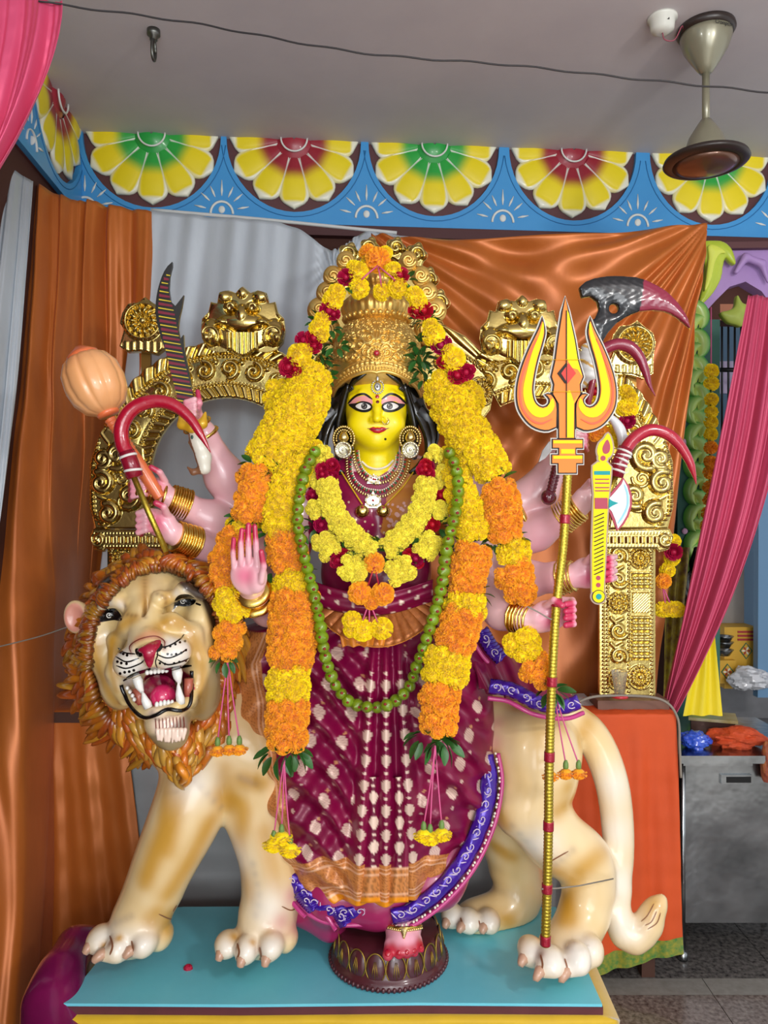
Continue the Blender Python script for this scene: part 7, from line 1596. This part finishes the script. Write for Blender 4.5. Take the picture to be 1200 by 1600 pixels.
o = MB().tube(smooth_path([tuple(P(x, y, 2.34)) for x, y in ((948, 648), (960, 658), (970, 675), (973, 695), (968, 715), (958, 735))], 30), list(np.interp(np.linspace(0, 1, 30), [0, .3, 1], [.008, .017, .012])), 12).build('white_crescent', mat('white_enamel', '#dfe2e4', .25, coat=.6)); tag(o, 'white curved weapon grip behind the trident and axe board', 'weapon')
t = thing('small_mace', 'dark maroon rod with ball end below the trident head', 'mace', P(857, 777, 2.33)); M_dm = mat('dark_maroon_gloss', '#5e0f24', .15, coat=.9)
q = smooth_path([tuple(P(x, y, 2.33)) for x, y in ((880, 690), (872, 720), (865, 750), (860, 770))], 60); MB().tube([tuple(v) for v in q], list(.0145+.0012*np.sin(np.arange(60)*1.6)), 14).build('rod', M_dm, t); MB().ball(P(857, 777, 2.33), .024, 20, 14).build('ball', M_dm, t)
o = plate('white_dagger', [(868, 688), (858, 690), (848, 704), (842, 722), (852, 716), (864, 702), (872, 694)], 2.30, .012, mat('white_enamel'), None); tag(o, 'white pointed dagger tip left of the trident socket', 'dagger')
# axe board
t = thing('axe_board', 'flat painted axe board with white blade and yellow patterned handle', 'axe', P(935, 946, 2.15)); DX = 2.155; M_gb = mat('board_grey', '#a88f7c', .5); M_pl = mat('print_plum', '#b04a5c', .55, spec=.25); M_te = mat('print_teal', '#1f9a9c', .55, spec=.25)
E_ = lambda x, y, a, b_, n=22: [(x+a*math.cos(i*2*PI/n), y+b_*math.sin(i*2*PI/n)) for i in range(n)]
hd_ = [(927, 800), (928, 772), (926, 745), (926, 728), (934, 722), (948, 722), (955, 730), (954, 745), (951, 774), (949, 800), (946, 860), (943, 925), (925, 925), (925, 860)]
fl_ = smooth_path([(950, 677), (956, 690), (957, 705), (951, 715), (937, 715), (933, 705), (936, 693), (943, 686)], 30, True); bld = [(951, 778), (960, 768), (970, 756), (974, 748), (981, 760), (985, 775), (985, 790), (980, 806), (973, 818), (965, 827), (960, 812), (955, 800), (950, 794)]
H0 = plate('handle', grow(hd_, 2.5), DX, .008, M_gb, t); plate('yellow_face', grow(hd_, 0), DX, .002, M_ye3, H0, -.0015)
F0 = plate('finial', [tuple(q) for q in grow(fl_, 2.5)], DX, .008, M_gb, t); plate('yellow_face', [tuple(q) for q in fl_], DX, .002, M_ye3, F0, -.0015); plate('plum_drop', [tuple(q) for q in smooth_path([(949, 687), (953, 697), (951, 707), (944, 709), (941, 702), (944, 693)], 20, True)], DX, .002, M_pl, F0, -.003)
R0_ = plate('ring', E_(942, 716, 10, 9), DX, .008, M_gb, t, .0005); plate('yellow_face', E_(942, 716, 7.5, 7), DX, .002, M_ye3, R0_, -.0012); plate('plum_dot', E_(942, 716, 4, 4), DX, .002, M_pl, R0_, -.0027)
plate('teal_stripe', [(928, 736), (953, 736), (953, 742), (928, 742)], DX, .002, M_te, H0, -.003)
for y in (748, 754, 761, 766): plate('plum_stripe', [(929, y), (952, y), (951, y+1.8), (930, y+1.8)], DX, .002, M_pl, H0, -.003)
plate('red_box', [(929, 778), (949, 778), (949, 795), (929, 795)], DX, .003, M_pl, H0, -.004)
B0 = plate('blade', grow(bld, 2.5), DX, .008, M_pl, t, .0006); plate('white_face', grow(bld, -1.2), DX, .002, M_wb if 0 else mat('print_white', '#e8ecee', .5, spec=.25), B0, -.0015); plate('teal_edge', [tuple(q) for q in stroke([(975, 757), (980, 772), (980, 790), (973, 806), (965, 818)], 3)], DX, .002, mat('print_sky', '#8cc8dc', .4), B0, -.003); plate('teal_tip', [(951, 779), (957, 783), (966, 786), (957, 790), (951, 794)], DX, .002, M_te, B0, -.003)
for i in range(15):
    y = 803+i*6.4; plate('slanted_stroke', [(927, y+5), (929, y+5.6), (944-.1*i, y-.6), (943-.1*i, y-2)], DX, .002, M_bk, H0, -.003)
for y in (903, 914): plate('plum_dot', E_(934.5, y, 3.6, 3.6, 12), DX, .002, M_pl, H0, -.003)
P0 = plate('pommel', E_(935, 932, 13, 13), DX, .008, M_gb, t, -.0005); plate('black_outline', E_(935, 932, 10.5, 10.5), DX, .002, M_bk, P0, -.0022); plate('yellow_face', E_(935, 932, 9.3, 9.3), DX, .002, M_ye3, P0, -.0034); plate('teal_dot', E_(935, 932, 4.5, 4.5), DX, .002, M_te, P0, -.0046)
# small things
o = crumple('rose_bud', 'small fallen red rose bud on the blue plinth', 'flower', tuple(P(294, 1513, 2.32)+Vector((0, 0, .0))), (.014, .012, .012), M_rose, 3, .15); 
# ================================================================ shrine at far right
def pr(pts, D, th, m, name, parent, **k):
    b = MB().prism([(P(x, y, D).x, P(x, y, D).z) for x, y in pts], D+CAMY, D+CAMY+th); return flatten(b.build(name, m, parent, **k), 30)
t = thing('wall_right', 'grey stone steps and blue wall of the shrine room at right', 'wall', (2.0, 2.4, 0), kind='structure')
ms = mat('step_stone', '#77777a', .5, noise=.5, nscale=12, col2='#5a5a5c')
for i, (z, y) in enumerate(((.62, 1.55), (.80, 1.85), (1.0, 2.1))): MB().box((2.2, y+.6, z/2), (1.4, 1.2, z)).build('step', ms, t, smooth=False)
MB().box((2.4, 2.2, 1.8), (.12, 1.8, 3.6)).build('blue_wall', mat('blue_wall', '#7d9bb8', .6), t, smooth=False)
pr([(1186, 690), (1215, 690), (1215, 1090), (1184, 1090)], 3.9, .05, mat('blue_post', '#5f86a8', .5), 'door_post', t)
MB().box((2.0, 3.2, 1.8), (2.2, .1, 3.6)).build('back_wall', mat('shrine_dark', '#1a1718', .7), t, smooth=False)
# lilac arch
t = thing('arch_panel', 'lilac painted arch with lime green scroll leaf at upper right', 'arch', P(1150, 470, 3.75), kind='structure')
M_lil = mat('lilac_paint', '#b08cc8', .5, noise=.2, nscale=9)
pr([(1095, 378), (1260, 378), (1260, 500), (1215, 490), (1190, 455), (1165, 440), (1140, 448), (1118, 470), (1100, 490), (1088, 500)], 3.78, .08, M_lil, 'arch_body', t)
pr([(1130, 378), (1260, 376), (1260, 386), (1130, 388)], 3.74, .03, mat('frieze_maroon'), 'maroon_strip', t)
M_limep = mat('lime_paint', '#c3d43c', .4, coat=.3, noise=.4, nscale=12, col2='#97b02a')
sdfplate('scroll_leaf', smooth_path([(1098, 380), (1114, 377), (1130, 380), (1142, 392), (1148, 414), (1140, 412), (1132, 404), (1128, 416), (1124, 438), (1110, 462), (1091, 478), (1096, 452), (1101, 420), (1096, 400)], 60, True).tolist(), 3.73, .03, M_limep, t, h=.005)
sdfplate('scroll_leaf_vein', smooth_path([(1106, 384), (1122, 386), (1134, 396), (1124, 398), (1116, 412), (1110, 438), (1100, 456), (1103, 430), (1106, 404)], 50, True).tolist(), 3.70, .02, mat('lime_bright', '#dbe455', .4, coat=.3), t, h=.004)
f = Fld(); f.chain([P(1150, 425, 3.74), P(1165, 402, 3.735), P(1190, 412, 3.735), P(1200, 440, 3.74)], [.012, .018, .018, .008], .015); V, Fq = f.mesh(.006); mk('embossed_curl', V, Fq, M_lil, t)
sdfplate('lime_leaf', smooth_path([(1150, 462), (1158, 474), (1170, 480), (1166, 494), (1157, 511), (1146, 508), (1134, 504), (1124, 490), (1136, 486), (1146, 480)], 50, True).tolist(), 3.55, .03, mat('olive_leaf', '#a9b84a', .5, noise=.4, nscale=14, col2='#76883a'), t, h=.005)
pr([(1110, 475), (1180, 475), (1180, 500), (1110, 500)], 3.85, .05, mat('clay_strip', '#a8694a', .6), 'clay_band', t)
# green carved pillar with leaf scrolls
t = thing('leaf_pillar', 'dark green pillar carved with curling lime green leaves', 'pillar', P(1090, 1110, 3.55))
PX0 = P(1062, 0, 3.55).x; PX1 = P(1108, 0, 3.55).x
MB().box(((PX0+PX1)/2+.02, 3.6+CAMY, 1.45), (PX1-PX0+.06, .1, 2.4)).build('shaft', mat('pillar_green', '#1d5a4c', .5), t, smooth=False)
def leafmesh(hand):
    V = []; C = []; n = 20
    for i in range(n):
        s = i/(n-1); a = hand*(-.3+s*2.9); r = .042*(1-.25*s); cx, cz = hand*.012+r*math.sin(a), r*math.cos(a)*1.35-.0
        ww = .024*math.sin(PI*min(1, s*.85+.12))+.002
        for j in range(7):
            q = j/6*2-1; V.append((cx+q*ww*math.sin(a), -.016*(1-q*q)-.002, cz+q*ww*math.cos(a)))
            C.append(mixc(LN('#cfe07a')[None], LN('#3f9a3a')[None], np.array([(q+1)/2]))[0])
    return mesh_data('leaf', V, gridfaces(n, 7), M_vc, C)
LMs = [leafmesh(1), leafmesh(-1)]; k = 0
for y in range(500, 1090, 21):
    p = P(1088+(9 if k % 2 else -9), y, 3.545); inst('leaf', LMs[k % 2], t, p, Matrix.Rotation(rg.uniform(-.2, .2), 3, 'Y'), 1.25)
    p = P(1084+(-6 if k % 2 else 6), y+9, 3.548); inst('leaf', LMs[(k+1) % 2], t, p, Matrix.Rotation(.3, 3, 'Y'), .7); k += 1
for i, y in enumerate((600, 690, 745, 830, 890, 955)): MB().ball(P(1104-(i % 2)*34, y, 3.54), (.014, .006, .014)).build('pink_dot', mat('lilac_dot', '#d8a8cc', .5), t)
# dark shrine fittings
t = thing('shrine_idol', 'small black stone idol in the niche behind the pink curtain', 'idol', P(1085, 960, 3.45))
f = Fld(); c = P(1088, 900, 3.42)
f.ell(c+Vector((0, 0, -.06)), (.055, .04, .09)); f.ell(c+Vector((0, 0, .045)), (.03, .028, .036)); f.cap(c+Vector((0, 0, .07)), c+Vector((0, 0, .12)), .026, .012)
f.chain([c+Vector((-.05, 0, 0)), c+Vector((-.075, -.02, -.06)), c+Vector((-.05, -.04, -.1))], [.018, .016, .014]); f.chain([c+Vector((.05, 0, 0)), c+Vector((.075, -.02, -.06)), c+Vector((.05, -.04, -.1))], [.018, .016, .014])
V, Fq = f.mesh(.005); mk('figure', V, Fq, mat('black_stone', '#121214', .25, coat=.5), t); MB().lathe([(.001, 0), (.07, 0), (.07, .03), (.05, .05), (.001, .05)], c+Vector((0, 0, -.19)), 24).build('pedestal', mat('black_stone'), t)
b = MB()
for i in range(9):
    x = P(1118+i*10, 0, 4.0).x; b.tube([(x, 4.0+CAMY, 2.98), (x, 4.0+CAMY, 2.1)], .006, 6)
b.box((P(1160, 0, 4).x, 4.0+CAMY, 2.50), (.36, .02, .02)).box((P(1160, 0, 4).x, 4.0+CAMY, 2.1), (.36, .02, .02)); tag(b.build('window_grille', mat('black_iron', '#1b1b1d', .4, .6)), 'dark iron grille in the shrine opening beside the pink curtain', 'grille')
o = MB().box(tuple(P(1150, 590, 4.3)), (.5, .02, .18)).build('bright_panel', mat('lilac_panel', '#bfb0d0', .4), smooth=False); tag(o, 'lilac panel seen behind the iron grille', 'panel')
o = MB().box(tuple(P(1130, 850, 4.2)), (.2, .06, 1.1)).build('stone_jamb', mat('jamb', '#8d867f', .6, noise=.3), smooth=False); tag(o, 'pale stone door jamb beside the marigold string', 'jamb')
# yellow painted chest
t = thing('painted_chest', 'yellow painted chest with red stripes and flower diamonds in the shrine', 'chest', P(1155, 1080, 4.05))
M_y = mat('chest_yellow', '#d4a32c', .5, noise=.2, nscale=12)
pr([(1132, 980), (1184, 980), (1184, 1076), (1132, 1076)], 4.02, .2, M_y, 'chest_body', t)
pr([(1122, 1032), (1150, 1032), (1150, 1068), (1122, 1068)], 3.98, .1, M_y, 'chest_drawer', t)
for y in (986, 992, 998): pr([(1153, y), (1183, y), (1183, y+3), (1153, y+3)], 4.015, .006, mat('red_stripe', '#a32a2c', .5), 'stripe', t)
for x, y, D in ((1166, 1017, 4.015), (1137, 1050, 3.975)):
    pr([(x, y-13), (x+10, y), (x, y+13), (x-10, y)], D, .005, mat('diamond_green', '#2c6b4a', .5), 'diamond', t)
    pr([(x, y-11), (x+8, y), (x, y+11), (x-8, y)], D-.003, .005, M_y, 'diamond', t)
    for a in range(6): q = a*PI/3; pr([(x+5*math.cos(q)-1.5*math.sin(q), y+5*math.sin(q)+1.5*math.cos(q)), (x+7*math.cos(q), y+7*math.sin(q)), (x+5*math.cos(q)+1.5*math.sin(q), y+5*math.sin(q)-1.5*math.cos(q)), (x, y)], D-.006, .005, mat('petal_white' if a % 2 else 'red_stripe', '#e8e2d8', .5), 'flower_petal', t)
t = thing('metal_bowls', 'stack of small steel bowls beside the yellow chest', 'bowls', P(1128, 1030, 3.95))
for i, y in enumerate((1024, 1012, 1003)): MB().lathe([(.001, 0), (.03, 0), (.05, .03), (.052, .032), (.046, .03), (.028, .006), (.001, .006)], P(1130, y, 3.95), 20).build('bowl', mat('steel_sheet'), t)
crumple('white_bag', 'crumpled white plastic bag on the grey stone steps', 'bag', tuple(P(1172, 1060, 3.9)), (.1, .08, .065), mat('white_bag', '#d5d6da', .25, alpha=.85, coat=.4), 3, .3)
# yellow cloth behind pink curtain
V = []; 
for i in range(14):
    v = i/13
    for j in range(16):
        u = j/15; a = P(1098+u*14, 960, 3.2); b2 = P(1066+u*62, 1118, 3.12); q = a.lerp(b2, v); q.y -= .01*math.sin(u*14+v); V.append(q)
o = mk('yellow_cloth', V, gridfaces(14, 16), mat('yellow_cotton', '#e6cf10', .6)); tag(o, 'plain yellow cloth hanging behind the pink curtain', 'cloth')
V = [];
for i in range(14):
    v = i/13
    for j in range(16):
        u = j/15; a = P(1040+u*40, 855, 3.3); b2 = P(1035+u*22, 1090, 3.2); q = a.lerp(b2, v); q.y -= .012*math.sin(u*17+v*2); V.append(q)
o = mk('brown_sari_cloth', V, gridfaces(14, 16), mat('checked_sari', '#5c3a24', .6, noise=.9, nscale=30, col2='#a89a20')); tag(o, 'brown and yellow checked cloth between brass pillar and pink curtain', 'cloth')
